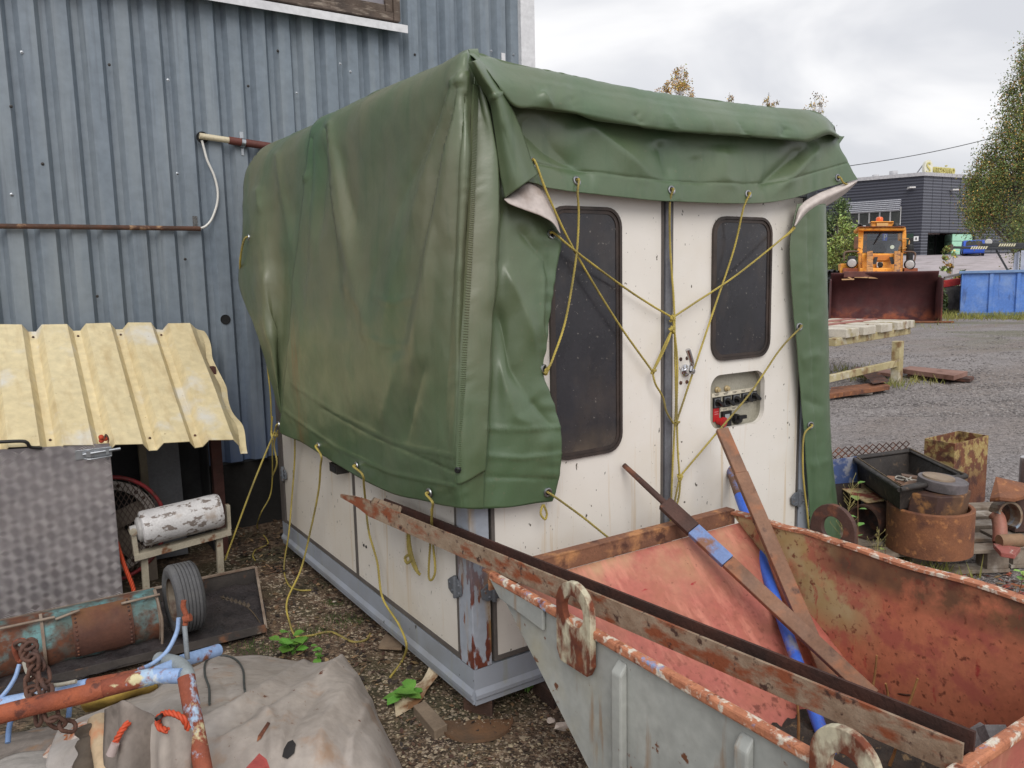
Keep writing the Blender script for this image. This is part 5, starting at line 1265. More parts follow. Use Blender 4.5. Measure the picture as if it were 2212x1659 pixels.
o, CQ = zsheet('canvas_sheet', rows, 110, 150, canv, [([(660, 1440), (600, 1480), (440, 1560)], 9, .02), ([(740, 1430), (640, 1500), (560, 1560), (480, 1600)], 14, .02), ([(770, 1470), (700, 1560), (690, 1640)], 20, .018), ([(620, 1500), (560, 1530), (480, 1590)], 9, -.018),
    ([(690, 1500), (640, 1560), (600, 1650)], 12, -.014), ([(560, 1530), (590, 1560), (585, 1640)], 10, .015), ([(330, 1500), (300, 1600)], 12, -.012), ([(830, 1540), (760, 1580), (740, 1640)], 12, -.010), ([(480, 1470), (500, 1520)], 8, -.008), ([(655, 1436), (560, 1500), (420, 1590)], 5, .012), ([(738, 1432), (620, 1530), (600, 1640)], 6, .012), ([(800, 1520), (760, 1600), (760, 1650)], 9, .014), ([(470, 1425), (420, 1480), (300, 1560)], 7, .01)], .0035, 8,
    None, 'big stained grey canvas sheet heaped over the junk pile', 'canvas')
def on_canvas(x, y, dz=0.006):
    v = CQ-CAM; z = v @ FWD; px_ = W0/2+F0*(v @ RGT)/z; py_ = H0/2-F0*(v @ UPV)/z
    i, j = np.unravel_index(np.argmin((px_-x)**2+(py_-y)**2), px_.shape); return CQ[i, j]+np.array([0, 0, dz])
m = MB(); m.tube(spl([on_canvas(*q_, .008) for q_ in ((455, 1525), (450, 1490), (443, 1460), (448, 1430), (480, 1420), (512, 1428), (526, 1450), (526, 1480), (530, 1500))], 50), 0.004, 6)
m.build('wire_loop', plain('wire_grey', S(74, 78, 76), rough=0.6), label='grey wire bent into an arch lying on the canvas', cat='wire')
m = MB(); c_ = on_canvas(625, 1628, .004)
for k in range(1):
    pts = [on_canvas(a, b_, .007) for a, b_ in ((632, 1602), (640, 1612), (636, 1632), (622, 1645), (612, 1640), (614, 1622), (622, 1606))]
    m.add(pts+[on_canvas(625, 1625, .012)], [(i, (i+1) % 7, 7) for i in range(7)])
m.build('burnt_tear', plain('char', S(40, 38, 38), rough=0.9), bpy.data.objects['canvas_sheet'])
m = MB(); pts = [on_canvas(a, b_, .005) for a, b_ in ((577, 1562), (582, 1566), (566, 1598), (556, 1606), (560, 1592))]; m.add(pts, [(0, 1, 2, 3, 4)]); m.build('rust_scrape', rust, bpy.data.objects['canvas_sheet'])
zsheet('canvas_scrap', [[(-60, 1605, .06), (60, 1578, .07), (150, 1560, .07), (215, 1545, .06)], [(-60, 1640, .12), (60, 1610, .14), (150, 1590, .15), (210, 1580, .14)], [(-60, 1760, .10), (60, 1700, .14), (150, 1680, .15), (215, 1660, .15)]], 40, 50, canv_d, (), .008, 10, None, 'flat dirty grey canvas piece under the rusty pipe', 'canvas')
zsheet('plastic_bag', [[(118, 1600, .17), (150, 1578, .19), (175, 1562, .20), (195, 1558, .19)], [(100, 1625, .18), (140, 1605, .21), (170, 1592, .23), (198, 1585, .22)], [(85, 1642, .17), (120, 1640, .19), (160, 1632, .20), (185, 1622, .19)]], 30, 30, M('bag_white', S(214, 204, 196), S(196, 184, 172), vs=6, rough=0.5, bump=0.3, bs=30, layers=[dict(c=S(176, 104, 62), s=7, st=(1, 2, 1), t=0.56, w=0.05), dict(c=S(70, 86, 150), s=12, t=0.735, w=0.01)]), [([(120, 1590), (190, 1600)], 6, .012)], .01, 14, None, 'crumpled white paper bag with orange stains on the canvas', 'bag')
zsheet('pale_sheet', [[(-40, 1660, .15), (30, 1632, .16), (90, 1622, .16), (125, 1622, .15)], [(-40, 1700, .2), (30, 1665, .2), (90, 1655, .2), (130, 1650, .19)], [(-40, 1780, .18), (30, 1760, .19), (90, 1750, .19), (130, 1740, .18)]], 30, 30, M('pale_canvas', S(178, 172, 166), S(160, 154, 148)), (), .004, 10, None, 'smooth pale grey sheet edge beside the stained paper bag', 'canvas')
# folded canvas flaps standing up with orange rope
def flap(pts_top, pts_bot, dtop, dbot, mat, label, th=.006):
    Pm = []
    for i in range(16):
        t_ = i/15; rr = []
        top = spl([PD(a, b_, d_) for (a, b_), d_ in zip(pts_top, dtop)], 20); bot = spl([PD(a, b_, d_) for (a, b_), d_ in zip(pts_bot, dbot)], 20)
        q_ = top*(1-t_)+bot*t_; q_ = q_ + FWD*0.008*vn(q_, 12)[:, None]
        Pm.append(q_)
    m = MB(); m.grid(Pm); o = m.build('canvas_flap', mat, label=label, cat='canvas'); md = o.modifiers.new('t', 'SOLIDIFY'); md.thickness = th; return o
flap([(232, 1530), (262, 1515), (278, 1514), (330, 1548), (352, 1560)], [(226, 1700), (250, 1700), (262, 1700), (330, 1700), (356, 1700)], [2.16, 2.12, 2.08, 2.13, 2.15], [2.13, 2.08, 2.03, 2.08, 2.12], canv_d, 'folded grey canvas flap standing up beside the pipe leg')
flap([(315, 1580), (345, 1552), (352, 1548), (372, 1545), (400, 1560), (415, 1590)], [(318, 1700), (340, 1700), (352, 1700), (380, 1700), (408, 1700), (425, 1700)], [2.12, 2.1, 2.02, 2.04, 2.06, 2.1], [2.08, 2.06, 2.0, 2.02, 2.05, 2.08], canv, 'pleated grey canvas edge with orange rope through its eyelet')
orp = plain('rope_orange', S(196, 76, 42), rough=0.7)
m = MB(); strand(m, spl([PD(*q_) for q_ in ((407, 1575, 2.0), (395, 1552, 1.99), (370, 1540, 2.0), (350, 1543, 2.02), (341, 1556, 2.02), (346, 1572, 2.0), (362, 1578, 1.99))], 50), 0.0082, 0.045); m.tube([PD(342, 1546, 2.0), PD(346, 1552, 2.0)], 0.011, 8, mi=1)
m.build('rope', [orp, plain('tape_black', S(24, 24, 24))], label='orange rope loop tied through the pleated canvas edge', cat='rope')
m = MB(); strand(m, spl([PD(*q_) for q_ in ((278, 1560, 2.06), (262, 1580, 2.04), (248, 1605, 2.04), (245, 1612, 2.05))], 30), 0.0082, 0.045); m.tube([PD(249, 1606, 2.03), PD(240, 1630, 2.03)], [0.011, 0.013], 8, mi=1)
m.build('rope', [orp, plain('tag_grey', S(176, 160, 156))], label='short orange rope end with grey plastic tip on the canvas', cat='rope')
m = MB(); m.tube(spl([PD(213, 1555, 2.28), PD(218, 1590, 2.24), PD(228, 1640, 2.18), (PD(238, 1720, 2.1))], 20), 0.030, 14); m.build('canvas_roll', M('cream_canvas', S(196, 176, 146), S(176, 150, 118), vs=4, rough=0.8, layers=[dict(c=S(190, 116, 72), s=6, t=0.58, w=0.06, a=0.7)]), label='rolled cream canvas edge with orange stain', cat='canvas')
m = MB(); m.tube(spl([PD(190, 1570, 2.26), PD(193, 1600, 2.24), PD(188, 1640, 2.2), PD(185, 1700, 2.16)], 20), [0.03+0.006*math.sin(k) for k in range(20)], 12); m.build('canvas_roll', M('brown_canvas', S(96, 84, 72), S(74, 66, 58), rough=0.9, bump=0.3), label='dark brown crumpled canvas roll beside the paper bag', cat='canvas')
zsheet('yellow_sack', [[(172, 1512, .06), (230, 1490, .12), (300, 1470, .16), (345, 1460, .14)], [(175, 1525, .10), (240, 1508, .17), (300, 1488, .19), (340, 1480, .16)], [(185, 1540, .03), (250, 1530, .08), (310, 1510, .10), (345, 1500, .08)]], 26, 30, M('sack_yellow', S(168, 140, 62), S(134, 108, 48), rough=0.7, bump=0.2), [([(180, 1520), (340, 1470)], 6, .015)], .008, 9, None, 'mustard yellow sack tucked between pipe and canvas', 'sack')
m = MB(); a, b_, c_, d_ = PD(530, 1660, 1.98), PD(560, 1627, 2.06), PD(576, 1640, 2.02), PD(590, 1680, 1.94)
m.prism([a, b_, c_, d_, PD(540, 1700, 1.92)], np.array([0, 0, -0.02])); m.build('plastic_crate_corner', M('red_plastic', S(178, 84, 78), S(156, 70, 66), vs=20, rough=0.6, bump=0.3), label='faded red plastic corner poking out of the canvas', cat='plastic piece')

# ================================================================ LITTER ON THE DIRT
def zpoly(name, pts, z, th, mat, label, cat, bend=0.0):
    q_ = [PZ(a, b_, z) for a, b_ in pts]; m = MB(); m.prism([np.array([p_[0], p_[1], z-th+float(gnear(p_[0], p_[1]))]) for p_ in q_], (0, 0, th)); return m.build(name, mat, label=label, cat=cat, bevel=min(th*0.2, .003))
zpoly('plank', [(892, 1518), (918, 1508), (966, 1556), (938, 1570)], .035, .04, M('plank_grey', S(132, 116, 98), S(104, 90, 76), vs=7, rough=0.85, bump=0.4, bs=20, bst=(1, 1, 1)), 'short weathered plank lying in the dirt by the paper', 'plank')
m = MB(); Q = []
for i in range(10):
    t_ = i/9; a = spl([gd(855, 1545, .004), gd(905, 1520, .012), gd(925, 1500, .03), gd(952, 1478, .05)], 14); b2 = spl([gd(850, 1500, .004), gd(880, 1480, .006), gd(910, 1476, .012), gd(935, 1464, .08)], 14); Q.append(a*(1-t_)+b2*t_)
m.grid(Q); m.build('paper_sheet', M('paper_old', S(216, 202, 176), S(190, 172, 140), vs=6, rough=0.8, layers=[dict(c=S(128, 92, 62), s=7, t=0.55, w=0.06)]), label='curled yellowed paper sheet on the dirt', cat='paper')
m = MB(); pts = [gd(*q_, .02) for q_ in ((833, 1378), (873, 1398), (868, 1412), (818, 1408))]; m.prism(pts, (0, 0, .012)); m.build('bark_piece', M('bark', S(140, 120, 98), S(110, 92, 76), vs=14, rough=0.9, bump=0.5, bs=40), label='pale bark chip lying by the cabin skirt', cat='bark')
c_ = gd(1030, 1555, -.006); m = MB(); m.lathe(c_, (0.03, 0.06, 1), [(1e-5, .008), (.13, .008), (.135, .012), (.135, 0)], 40); m.build('rusty_disc', M('disc_rust', S(126, 92, 62), S(104, 74, 52), vs=6, rough=0.9, bump=0.3, layers=[dict(c=S(90, 72, 56), s=5, t=0.5, w=0.1)]), label='thin rusty round lid half buried in the dirt', cat='lid')
for k, (a, b_, r_, lb) in enumerate(((1188, 1557, .022, 'pale lump of stone beside a second white stone under the skip'), (1212, 1570, .03, 'longer white broken stone under the grey skip'), (722, 1302 - 4, .014, 'small white stone at the cabin skirt'))):
    m = MB(); c_ = gd(a, b_, r_*.4)
    v = RNG.normal(size=(14, 3)); v /= np.linalg.norm(v, axis=1)[:, None]; bm = bmesh.new()
    for q_ in v: bm.verts.new(c_+q_*np.array([r_, r_*.8, r_*.6]))
    bmesh.ops.convex_hull(bm, input=bm.verts); vs_ = [tuple(q_.co) for q_ in bm.verts]; bm.verts.index_update(); fs_ = [tuple(x.index for x in f.verts) for f in bm.faces]; m.add(vs_, fs_); bm.free()
    m.build('stone', M('white_stone', S(222, 208, 196), S(196, 180, 166), vs=14, rough=0.8), label=lb, cat='stone')
# leaf litter, uncountable
def scatter_flakes(name, region, n, size, mats, label, cat, z=.004):
    m = MB(); rg = random.Random(len(label))
    for k in range(n):
        a, b_ = rg.uniform(region[0], region[2]), rg.uniform(region[1], region[3]); p_ = gd(a, b_, z+rg.uniform(0, .006)); s_ = rg.uniform(*size); an = rg.uniform(0, 6.3)
        u_ = np.array([math.cos(an), math.sin(an), rg.uniform(-.4, .4)])*s_; v_ = np.array([-math.sin(an), math.cos(an), rg.uniform(-.4, .4)])*s_*rg.uniform(.3, .7)
        m.add([p_-u_, p_-v_*.9+u_*.1, p_+u_, p_+v_+u_*.1], [(0, 1, 2, 3)], mi=rg.randrange(len(mats)))
    return m.build(name, mats, label=label, cat=cat, kind='stuff')
lf = [M('leaf_brown', S(96, 72, 54), S(70, 54, 42), island=1), M('leaf_tan', S(140, 112, 84), S(112, 88, 66), island=1), M('leaf_dark', S(58, 48, 40), S(44, 38, 34), island=1)]
scatter_flakes('leaf_litter', (590, 1140, 1000, 1480), 900, (.008, .022), lf, 'brown dead leaves and chips littering the dirt along the cabin', 'leaf litter')
scatter_flakes('leaf_litter', (860, 1440, 1260, 1680), 500, (.005, .014), lf, 'fine brown leaf scraps in front of the cabin corner', 'leaf litter')
scatter_flakes('leaf_litter', (500, 1120, 640, 1240), 260, (.01, .025), lf, 'dark leaf litter in the shade between lean-to and cabin', 'leaf litter')
green = M('leaf_green', S(108, 156, 64), S(84, 130, 50), vs=14, rough=0.5, bump=0.1, island=0.6)
def leaf(m, p_, d_, up, L, w_, mi=0, droop=.25):
    d_ = np.asarray(d_, float); d_ /= np.linalg.norm(d_); s_ = np.cross(d_, up); s_ /= np.linalg.norm(s_)+1e-9; n2 = np.cross(s_, d_); p_ = np.asarray(p_, float)
    pts = [p_, p_+d_*L*.3-s_*w_*.8+n2*w_*.15, p_+d_*L*.65-s_*w_-n2*L*droop*.2, p_+d_*L-n2*L*droop, p_+d_*L*.65+s_*w_-n2*L*droop*.2, p_+d_*L*.3+s_*w_*.8+n2*w_*.15, p_+d_*L*.35-n2*w_*.15, p_+d_*L*.68-n2*(w_*.15+L*droop*.25)]
    m.add(pts, [(0, 1, 6), (1, 2, 7, 6), (2, 3, 7), (0, 6, 5), (6, 7, 4, 5), (7, 3, 4)], True, mi)
def plant(base, stems, label, name='weed', mats=None, cat='plant', leafL=(.03, .06), lw=.42, seed=1, spread=.6, h=(.05, .12), group=None, kind=None):
    rg = random.Random(seed); mats = mats or [green]; pl = thing(name, base, label, cat, group); stm = MB(); lm = MB()
    for k in range(stems):
        an = rg.uniform(0, 6.3); H_ = rg.uniform(*h); t0 = np.array(base)+np.array([rg.uniform(-.01, .01), rg.uniform(-.01, .01), -.004])
        top = t0+np.array([math.cos(an)*H_*spread, math.sin(an)*H_*spread, H_]); pts = spl([t0, (t0+top)/2+np.array([0, 0, H_*.12]), top], 8); stm.tube(pts, np.linspace(.0022, .0010, 8), 5)
        nl = max(2, int(H_/.028))
        for j in range(nl):
            q_ = pts[min(7, int(2+5.9*j/nl))] if j < nl-1 else pts[-1]; a2 = an+j*2.4+rg.uniform(-.4, .4); L_ = rg.uniform(*leafL)
            leaf(lm, q_, (math.cos(a2), math.sin(a2), rg.uniform(.0, .6)), (0, 0, 1), L_, L_*lw, rg.randrange(len(mats)))
    stm.build('stem', green, pl); lm.build('leaves', mats, pl); return pl
plant(gd(635, 1408), 7, 'bright green broad-leaved seedling beside the trailing rope', leafL=(.045, .07), lw=.5, h=(.05, .10), seed=3, spread=.9)
plant(gd(690, 1425), 4, 'small green weed at the edge of the canvas heap', leafL=(.03, .045), h=(.03, .05), seed=5, spread=1)
plant(gd(1140, 1492), 5, 'green weed under the skirt by the timber block', leafL=(.03, .05), h=(.04, .09), seed=8)
plant(gd(1155, 1462), 3, 'little upright weed against the cabin skirt', leafL=(.02, .035), h=(.05, .08), seed=9)
plant(gd(875, 1505), 4, 'dark green dock leaves beside the curled paper', leafL=(.07, .10), lw=.3, h=(.02, .04), seed=12, spread=1.4)
moss = M('moss', S(72, 92, 40), S(54, 72, 32), vs=20, rough=0.9, bump=0.5, island=.7)
m = MB()
for (a, b_, ra, n_g) in ((745, 1335, 30, 240), (680, 1360, 30, 200), (720, 1300, 14, 90), (560, 1400, 34, 220), (1060, 1500, 30, 40)):
    for k in range(n_g):
        p_ = gd(a+RNG.normal()*ra, b_+RNG.normal()*ra*.25, 0); an = RNG.uniform(0, 6.3); L_ = RNG.uniform(.008, .022)
        m.add([p_+[.0015, 0, 0], p_-[.0015, 0, 0], p_+np.array([math.cos(an)*.4, math.sin(an)*.4, 1])*L_], [(0, 1, 2)])
m.build('moss', moss, label='low green moss tufts on the damp dirt', cat='moss', kind='stuff')

# ================================================================ TIPPING SKIP
sk = thing('tipping_skip', (0.52, -1.0, 0), 'open tipping skip, grey outside and faded red inside, full of scrap bars', 'skip')
ZR = 0.65
xn, xf, yl, ye = -0.06, 1.10, -0.245, -1.655
sk_g = M('skip_grey', S(176, 178, 172), S(154, 158, 156), vs=1.8, rough=0.5, bump=0.06, bs=40,
         layers=[dict(c=S(120, 122, 120), s=3, t=0.55, w=0.15, a=0.6), dict(c=S(142, 104, 62), s=4, st=(3, 3, 0.4), t=0.63, w=0.05, a=0.7), dict(c=S(168, 160, 130), s=2.5, t=0.6, w=0.1, a=0.6), dict(c=S(110, 70, 48), s=18, t=0.69, w=0.02, h=0.3)])
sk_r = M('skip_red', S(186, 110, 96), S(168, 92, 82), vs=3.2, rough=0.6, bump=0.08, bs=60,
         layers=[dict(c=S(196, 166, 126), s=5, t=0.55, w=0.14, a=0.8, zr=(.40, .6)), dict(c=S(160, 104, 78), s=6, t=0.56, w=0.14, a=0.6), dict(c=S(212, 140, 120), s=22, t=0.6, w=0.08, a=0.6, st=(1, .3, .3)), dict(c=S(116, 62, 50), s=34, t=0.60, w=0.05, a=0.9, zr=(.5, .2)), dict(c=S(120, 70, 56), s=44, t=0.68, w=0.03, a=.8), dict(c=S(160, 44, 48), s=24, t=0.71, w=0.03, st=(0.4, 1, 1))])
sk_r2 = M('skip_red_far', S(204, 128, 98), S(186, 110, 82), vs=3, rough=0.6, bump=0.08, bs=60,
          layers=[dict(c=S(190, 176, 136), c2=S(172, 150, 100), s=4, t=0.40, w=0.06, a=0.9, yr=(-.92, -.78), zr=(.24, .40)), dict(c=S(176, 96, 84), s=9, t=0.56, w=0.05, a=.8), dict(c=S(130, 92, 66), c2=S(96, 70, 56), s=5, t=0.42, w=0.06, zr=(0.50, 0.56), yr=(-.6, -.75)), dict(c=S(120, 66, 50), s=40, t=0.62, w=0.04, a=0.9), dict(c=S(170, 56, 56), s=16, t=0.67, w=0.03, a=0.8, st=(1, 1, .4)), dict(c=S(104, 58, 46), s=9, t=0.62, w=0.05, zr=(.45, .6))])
sk_rim = M('skip_rim', S(196, 130, 96), S(160, 100, 74), vs=14, rough=0.75, bump=0.3, bs=80, layers=[dict(c=S(214, 204, 188), s=30, t=0.57, w=0.04), dict(c=S(130, 150, 190), s=16, t=0.66, w=0.03), dict(c=S(120, 68, 48), s=26, t=0.6, w=0.05)])
sk_rb = M('skip_rim_brown', S(140, 96, 72), S(112, 76, 60), vs=7, rough=0.8, bump=0.25, bs=80, layers=[dict(c=S(186, 132, 88), s=9, t=0.6, w=0.06), dict(c=S(84, 52, 42), s=11, t=0.62, w=0.05)])
# slope of the pouring end
sl_ = lambda z_: yl + (z_-ZR)*1.195          # y on the sloping front for a height
ZB = 0.14
side = [(yl, ZR), (sl_(ZB), ZB), (-1.62, ZB), (ye, ZR)]
def side_plate(x, inner, nm):
    m = MB(); d = 0.006*inner
    m.add([(x, a, b_) for a, b_ in side], [(0, 1, 2, 3)] if inner > 0 else [(3, 2, 1, 0)], mi=0)
    m.add([(x+d, a, b_) for a, b_ in side], [(3, 2, 1, 0)] if inner > 0 else [(0, 1, 2, 3)], mi=1)
    q_ = [(x, a, b_) for a, b_ in side] + [(x+d, a, b_) for a, b_ in side]
    m.add(q_, [(i, (i+1) % 4, 4+(i+1) % 4, 4+i) for i in range(4)], mi=0)
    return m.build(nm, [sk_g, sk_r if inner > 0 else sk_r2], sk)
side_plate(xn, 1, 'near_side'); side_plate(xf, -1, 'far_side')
# curved corner fillets make the slope plate bulge as in the photograph
P = []
for i in range(30):
    t_ = i/29; row = []
    z_ = ZR-0.03 + (ZB-ZR+0.03)*t_
    for j in range(40):
        u_ = j/39; x_ = xn+0.008+(xf-xn-0.016)*u_
        bul = 0.02*math.sin(PI*u_)*math.sin(PI*t_)
        fil = 0.05*(max(0, (u_-0.9)/0.1)**2 + max(0, (0.1-u_)/0.1)**2)*t_
        row.append((x_, sl_(z_)-0.004+bul-fil, z_))
    P.append(row)
m = MB(); m.grid(P); o = m.build('slope_plate', sk_r, sk); md = o.modifiers.new('t', 'SOLIDIFY'); md.thickness = 0.005; md.offset = 1
m = MB(); m.box((xn+0.008, -1.62, ZB-0.006), (xf-0.008, sl_(ZB), ZB)); m.build('floor_plate', rust_dark, sk)
m = MB(); m.hexa([(xn+.008, -1.625, ZB), (xf-.008, -1.625, ZB), (xf-.008, -1.617, ZB), (xn+.008, -1.617, ZB), (xn+.008, ye, ZR), (xf-.008, ye, ZR), (xf-.008, ye+.008, ZR), (xn+.008, ye+.008, ZR)]); m.build('end_plate', sk_r, sk)
# rims
m = MB(); m.beam((xn-.004, yl+.0, ZR+.004), (xn-.004, ye, ZR+.004), (.013, 0, 0), (0, 0, .013)); m.build('near_rim', sk_rim, sk, bevel=.006)
m = MB(); pts = [(xf+.006, yl-(yl-ye)*t_, ZR+.002+.004*math.sin(t_*21)+.012*math.exp(-((t_-.25)/.06)**2)) for t_ in np.linspace(0, 1, 30)]
for i in range(29): m.beam(pts[i], pts[i+1], (.020, 0, 0), (0, 0, .005))
m.build('far_rim', sk_rim, sk, weld=True)
m = MB(); m.beam((xn-.01, yl+.010, ZR-.022), (xf+.02, yl+.010, ZR-.022), (0, .004, 0), (0, 0, .028)); m.beam((xn-.01, yl+.028, ZR+.008), (xf+.02, yl+.028, ZR+.008), (0, .022, 0), (0, 0, .003)); m.build('lip', sk_rb, sk)
m = MB(); m.beam((xn-.02, ye-.004, ZR+.006), (xf+.02, ye-.004, ZR+.006), (0, .014, 0), (0, 0, .012)); m.build('end_rim', sk_rim, sk, bevel=.006)
# grey stiffening lip at the pouring corner
m = MB(); m.prism([(xn-.002, yl+.005, ZR-.004), (xn-.002, yl-.06, ZR-.055), (xn-.002, yl-.30, ZR-.075), (xn-.002, yl-.30, ZR-.006)], (-.012, 0, 0)); m.build('corner_stiffener', sk_g, sk, bevel=.004)
for (yy, hh_) in ((PX(1345, 1435, xn)[1], .43), (PX(1615, 1600, xn)[1], .40)):
    m = MB(); m.prism([(xn-.0, yy-.02, ZR-.03), (xn-.025, yy-.02, ZR-.06), (xn-.025, yy-.02, .16), (xn, yy-.02, .14)], (0, .04, 0)); m.build('side_rib', sk_g, sk, bevel=.006)
# lifting lugs
def lug(x, pts_out, hole_c, hr, th, nm='lifting_lug', mat=None):
    m = MB(); n = 36; c = np.array([x, hole_c[0], hole_c[1]]); inn = []; out = []
    poly = [np.array([x, a, b_]) for a, b_ in pts_out]
    for k in range(n):
        a = 2*PI*k/n; d = np.array([0, math.cos(a), math.sin(a)]); inn.append(c+d*hr)
        best = 9
        for i in range(len(poly)):
            p1_, p2_ = poly[i]-c, poly[(i+1) % len(poly)]-c
            den = d[1]*(p2_[2]-p1_[2])-d[2]*(p2_[1]-p1_[1])
            if abs(den) < 1e-9: continue
            t = (p1_[1]*(p2_[2]-p1_[2])-p1_[2]*(p2_[1]-p1_[1]))/den; u_ = (p1_[1]*d[2]-p1_[2]*d[1])/den
            if t > 0 and -1e-6 <= u_ <= 1+1e-6: best = min(best, t)
        out.append(c+d*best)
    m.ringplate(out, inn, (th, 0, 0)); return m.build(nm, mat, sk, bevel=.002)
lug_m = M('lug_paint', S(206, 200, 176), S(184, 176, 150), vs=5, rough=0.6, bump=0.15, layers=[dict(c=S(124, 66, 40), c2=S(88, 46, 34), s=12, st=(1, 1, 0.5), t=0.475, w=0.06, r=0.9, h=0.3), dict(c=S(150, 160, 190), s=8, t=0.68, w=0.03)])
def lug_shape(y0, y1, zb_, zt_):     # round-topped plate
    r_ = abs(y1-y0)/2; c = (y0+y1)/2; pts = [(c-r_, zb_), (c+r_, zb_)]
    for k in range(13):
        a = PI*k/12; pts.append((c+r_*math.cos(a), zt_-r_+r_*math.sin(a)))
    return pts
lp = PX(1238, 1322, -.085)
lug(-.087, lug_shape(lp[1]-.078, lp[1]+.078, .53, lp[2]+.085), (lp[1], lp[2]), .046, .02, mat=lug_m)
lp = PX(1822, 1648, -.085)
lug(-.087, lug_shape(lp[1]-.074, lp[1]+.074, .50, lp[2]+.068), (lp[1]-.004, lp[2]-.018), .036, .02, mat=lug_m)
lp = PX(1797, 1142, xf+.03)
lug(xf+.03, lug_shape(lp[1]-.092, lp[1]+.092, ZR-.13, lp[2]+.09), (lp[1], lp[2]), .045, .02, mat=rust_dark)
# legs so that it stands on the yard
for yy in (-0.75, -1.45):
    m = MB(); m.box((0.0, yy-.05, -0.01), (1.04, yy+.05, ZB-.007)); m.build('skid', rust_dark, sk)
# ---------------------------------------------------------------- steel channel across the skip
ch_m = M('channel_rust', S(156, 138, 118), S(128, 106, 86), vs=22, rough=0.75, bump=0.25, bs=70, layers=[dict(c=S(132, 72, 44), s=20, st=(1, .4, 1), t=0.54, w=0.06), dict(c=S(70, 48, 40), s=34, t=0.62, w=0.04)])
ch_in = M('channel_inside', S(78, 46, 36), S(50, 34, 30), vs=9, rough=0.9, bump=0.4, bs=60)
E0 = PD(2092, 1628, 1.55); E1 = PD(812, 1095, 3.25)
Tip = PD(752, 1069, 3.46)
d_ = E1-E0; d_ /= np.linalg.norm(d_); sdv = np.cross(d_, [0, 0, 1.0]); sdv /= np.linalg.norm(sdv)
if sdv @ RGT > 0: sdv = -sdv         # towards the viewer's left / outside
up_ = np.cross(sdv, d_); up_ *= np.sign(up_[2])
sbm = thing('steel_channel', (E0+E1)/2, 'long rusty steel channel lying open side up across the grey skip', 'steel beam')
wdt_, hgt_ = 0.030, 0.034
m = MB(); a, b_ = E0+sdv*wdt_, E1+sdv*wdt_
m.beam(a, b_, sdv*.004, up_*hgt_); m.prism([E1+sdv*(wdt_-.004)-up_*hgt_, E1+sdv*(wdt_-.004)+up_*hgt_, (E1+Tip)/2+sdv*wdt_+up_*hgt_*.8, Tip+sdv*wdt_+up_*.01, Tip+sdv*wdt_-up_*.004, (E1+Tip)/2+sdv*wdt_-up_*hgt_*.3], sdv*.008); m.build('near_flange', ch_m, sbm)
m = MB(); m.beam(E0-sdv*wdt_, E1-sdv*wdt_-d_*.02, sdv*.004, up_*hgt_); m.build('far_flange', ch_in, sbm)
m = MB(); m.beam(E0-up_*(hgt_-.004), E1-up_*(hgt_-.004), sdv*(wdt_-.0045), up_*.004); m.build('web', ch_in, sbm)
m = MB()
Q = [[E1-sdv*wdt_+up_*(hgt_*.9-.012*k-.010*t_)-d_*.16+d_*.22*t_ + sdv*(.006*k+.02*t_*t_*(k/3)) for k in range(4)] for t_ in np.linspace(0, 1, 12)]
m.grid(Q); o = m.build('torn_end', ch_m, sbm); md = o.modifiers.new('t', 'SOLIDIFY'); md.thickness = .004
# ---------------------------------------------------------------- loose bars leaning in the skip
def ext(p, q, x, y):            # extend the 3-D line p-q to where it passes pixel (x, y)
    best = None
    for t in np.linspace(-2.5, 3.5, 1201):
        r_ = p+(q-p)*t
        if depth(r_) < .3: continue
        u_, v_ = pix(r_); e_ = math.hypot(u_-x, v_-y)
        if best is None or e_ < best[0]: best = (e_, r_)
    return best[1]
brown = M('bar_brown', S(142, 106, 84), S(112, 84, 68), vs=6, rough=0.75, bump=0.2, bs=80, layers=[dict(c=S(160, 104, 72), s=8, t=0.6, w=0.08), dict(c=S(88, 64, 54), s=14, t=0.63, w=0.05)])
bar_side = M('bar_side', S(120, 118, 116), S(98, 96, 94), vs=9, rough=0.6, layers=[dict(c=S(126, 88, 66), s=9, t=0.56, w=0.06)])
def flatbar(p, q, w_, t_, label, mats=(brown, bar_side), toward=None):
    p, q = np.asarray(p), np.asarray(q); d = (q-p)/np.linalg.norm(q-p); v = CAM-(p+q)/2; s1 = np.cross(d, v); s1 /= np.linalg.norm(s1); n1 = np.cross(s1, d)
    if n1 @ v < 0: n1 = -n1
    k = R(24); s2 = s1*math.cos(k)+n1*math.sin(k); n2 = np.cross(d, s2)
    return d, s2, n2
ft3 = PZ(1800, 1490, .20)
top3 = ext(PX(1646, 1130, 1.065), ft3, 1597, 912)
d3, s3, n3 = flatbar(top3, ft3, .05, .02, '')
bar3 = thing('square_bar', ft3, 'brown flat steel bar leaning from the skip against the control panel', 'steel bar')
m = MB(); kn = top3+(ft3-top3)*.20 ; m.beam(top3+[-.0, 0, 0], kn, s3*.026, n3*.012); m.beam(kn, ft3, s3*.028, n3*.013); m.build('bar', brown, bar3, bevel=.003)
lip1 = PY(1478, 1126, yl-.05); ft1 = PZ(1885, 1505, .255)
p1_ = ext(lip1, ft1, 1437, 1085); p0_ = ext(lip1, ft1, 1337, 1015)
d1_, s1_, n1_ = flatbar(p1_, ft1, .05, .02, '')
br1 = thing('digging_bar', ft1, 'rusty pry bar with thin round tip and blue patch resting on the skip lip', 'pry bar')
m = MB(); m.tube([p0_, p0_+(p1_-p0_)*.5, p1_+d1_*.03], [.0105, .0125, .0135], 10); m.build('round_tip', rust_dark, br1)
pa, pb, pc = ext(lip1, ft1, 1500, 1140), ext(lip1, ft1, 1580, 1205), ext(lip1, ft1, 1690, 1310)
m = MB(); m.beam(p1_, pa, s1_*.030, n1_*.014); m.build('blade', rust_dark, br1, bevel=.003)
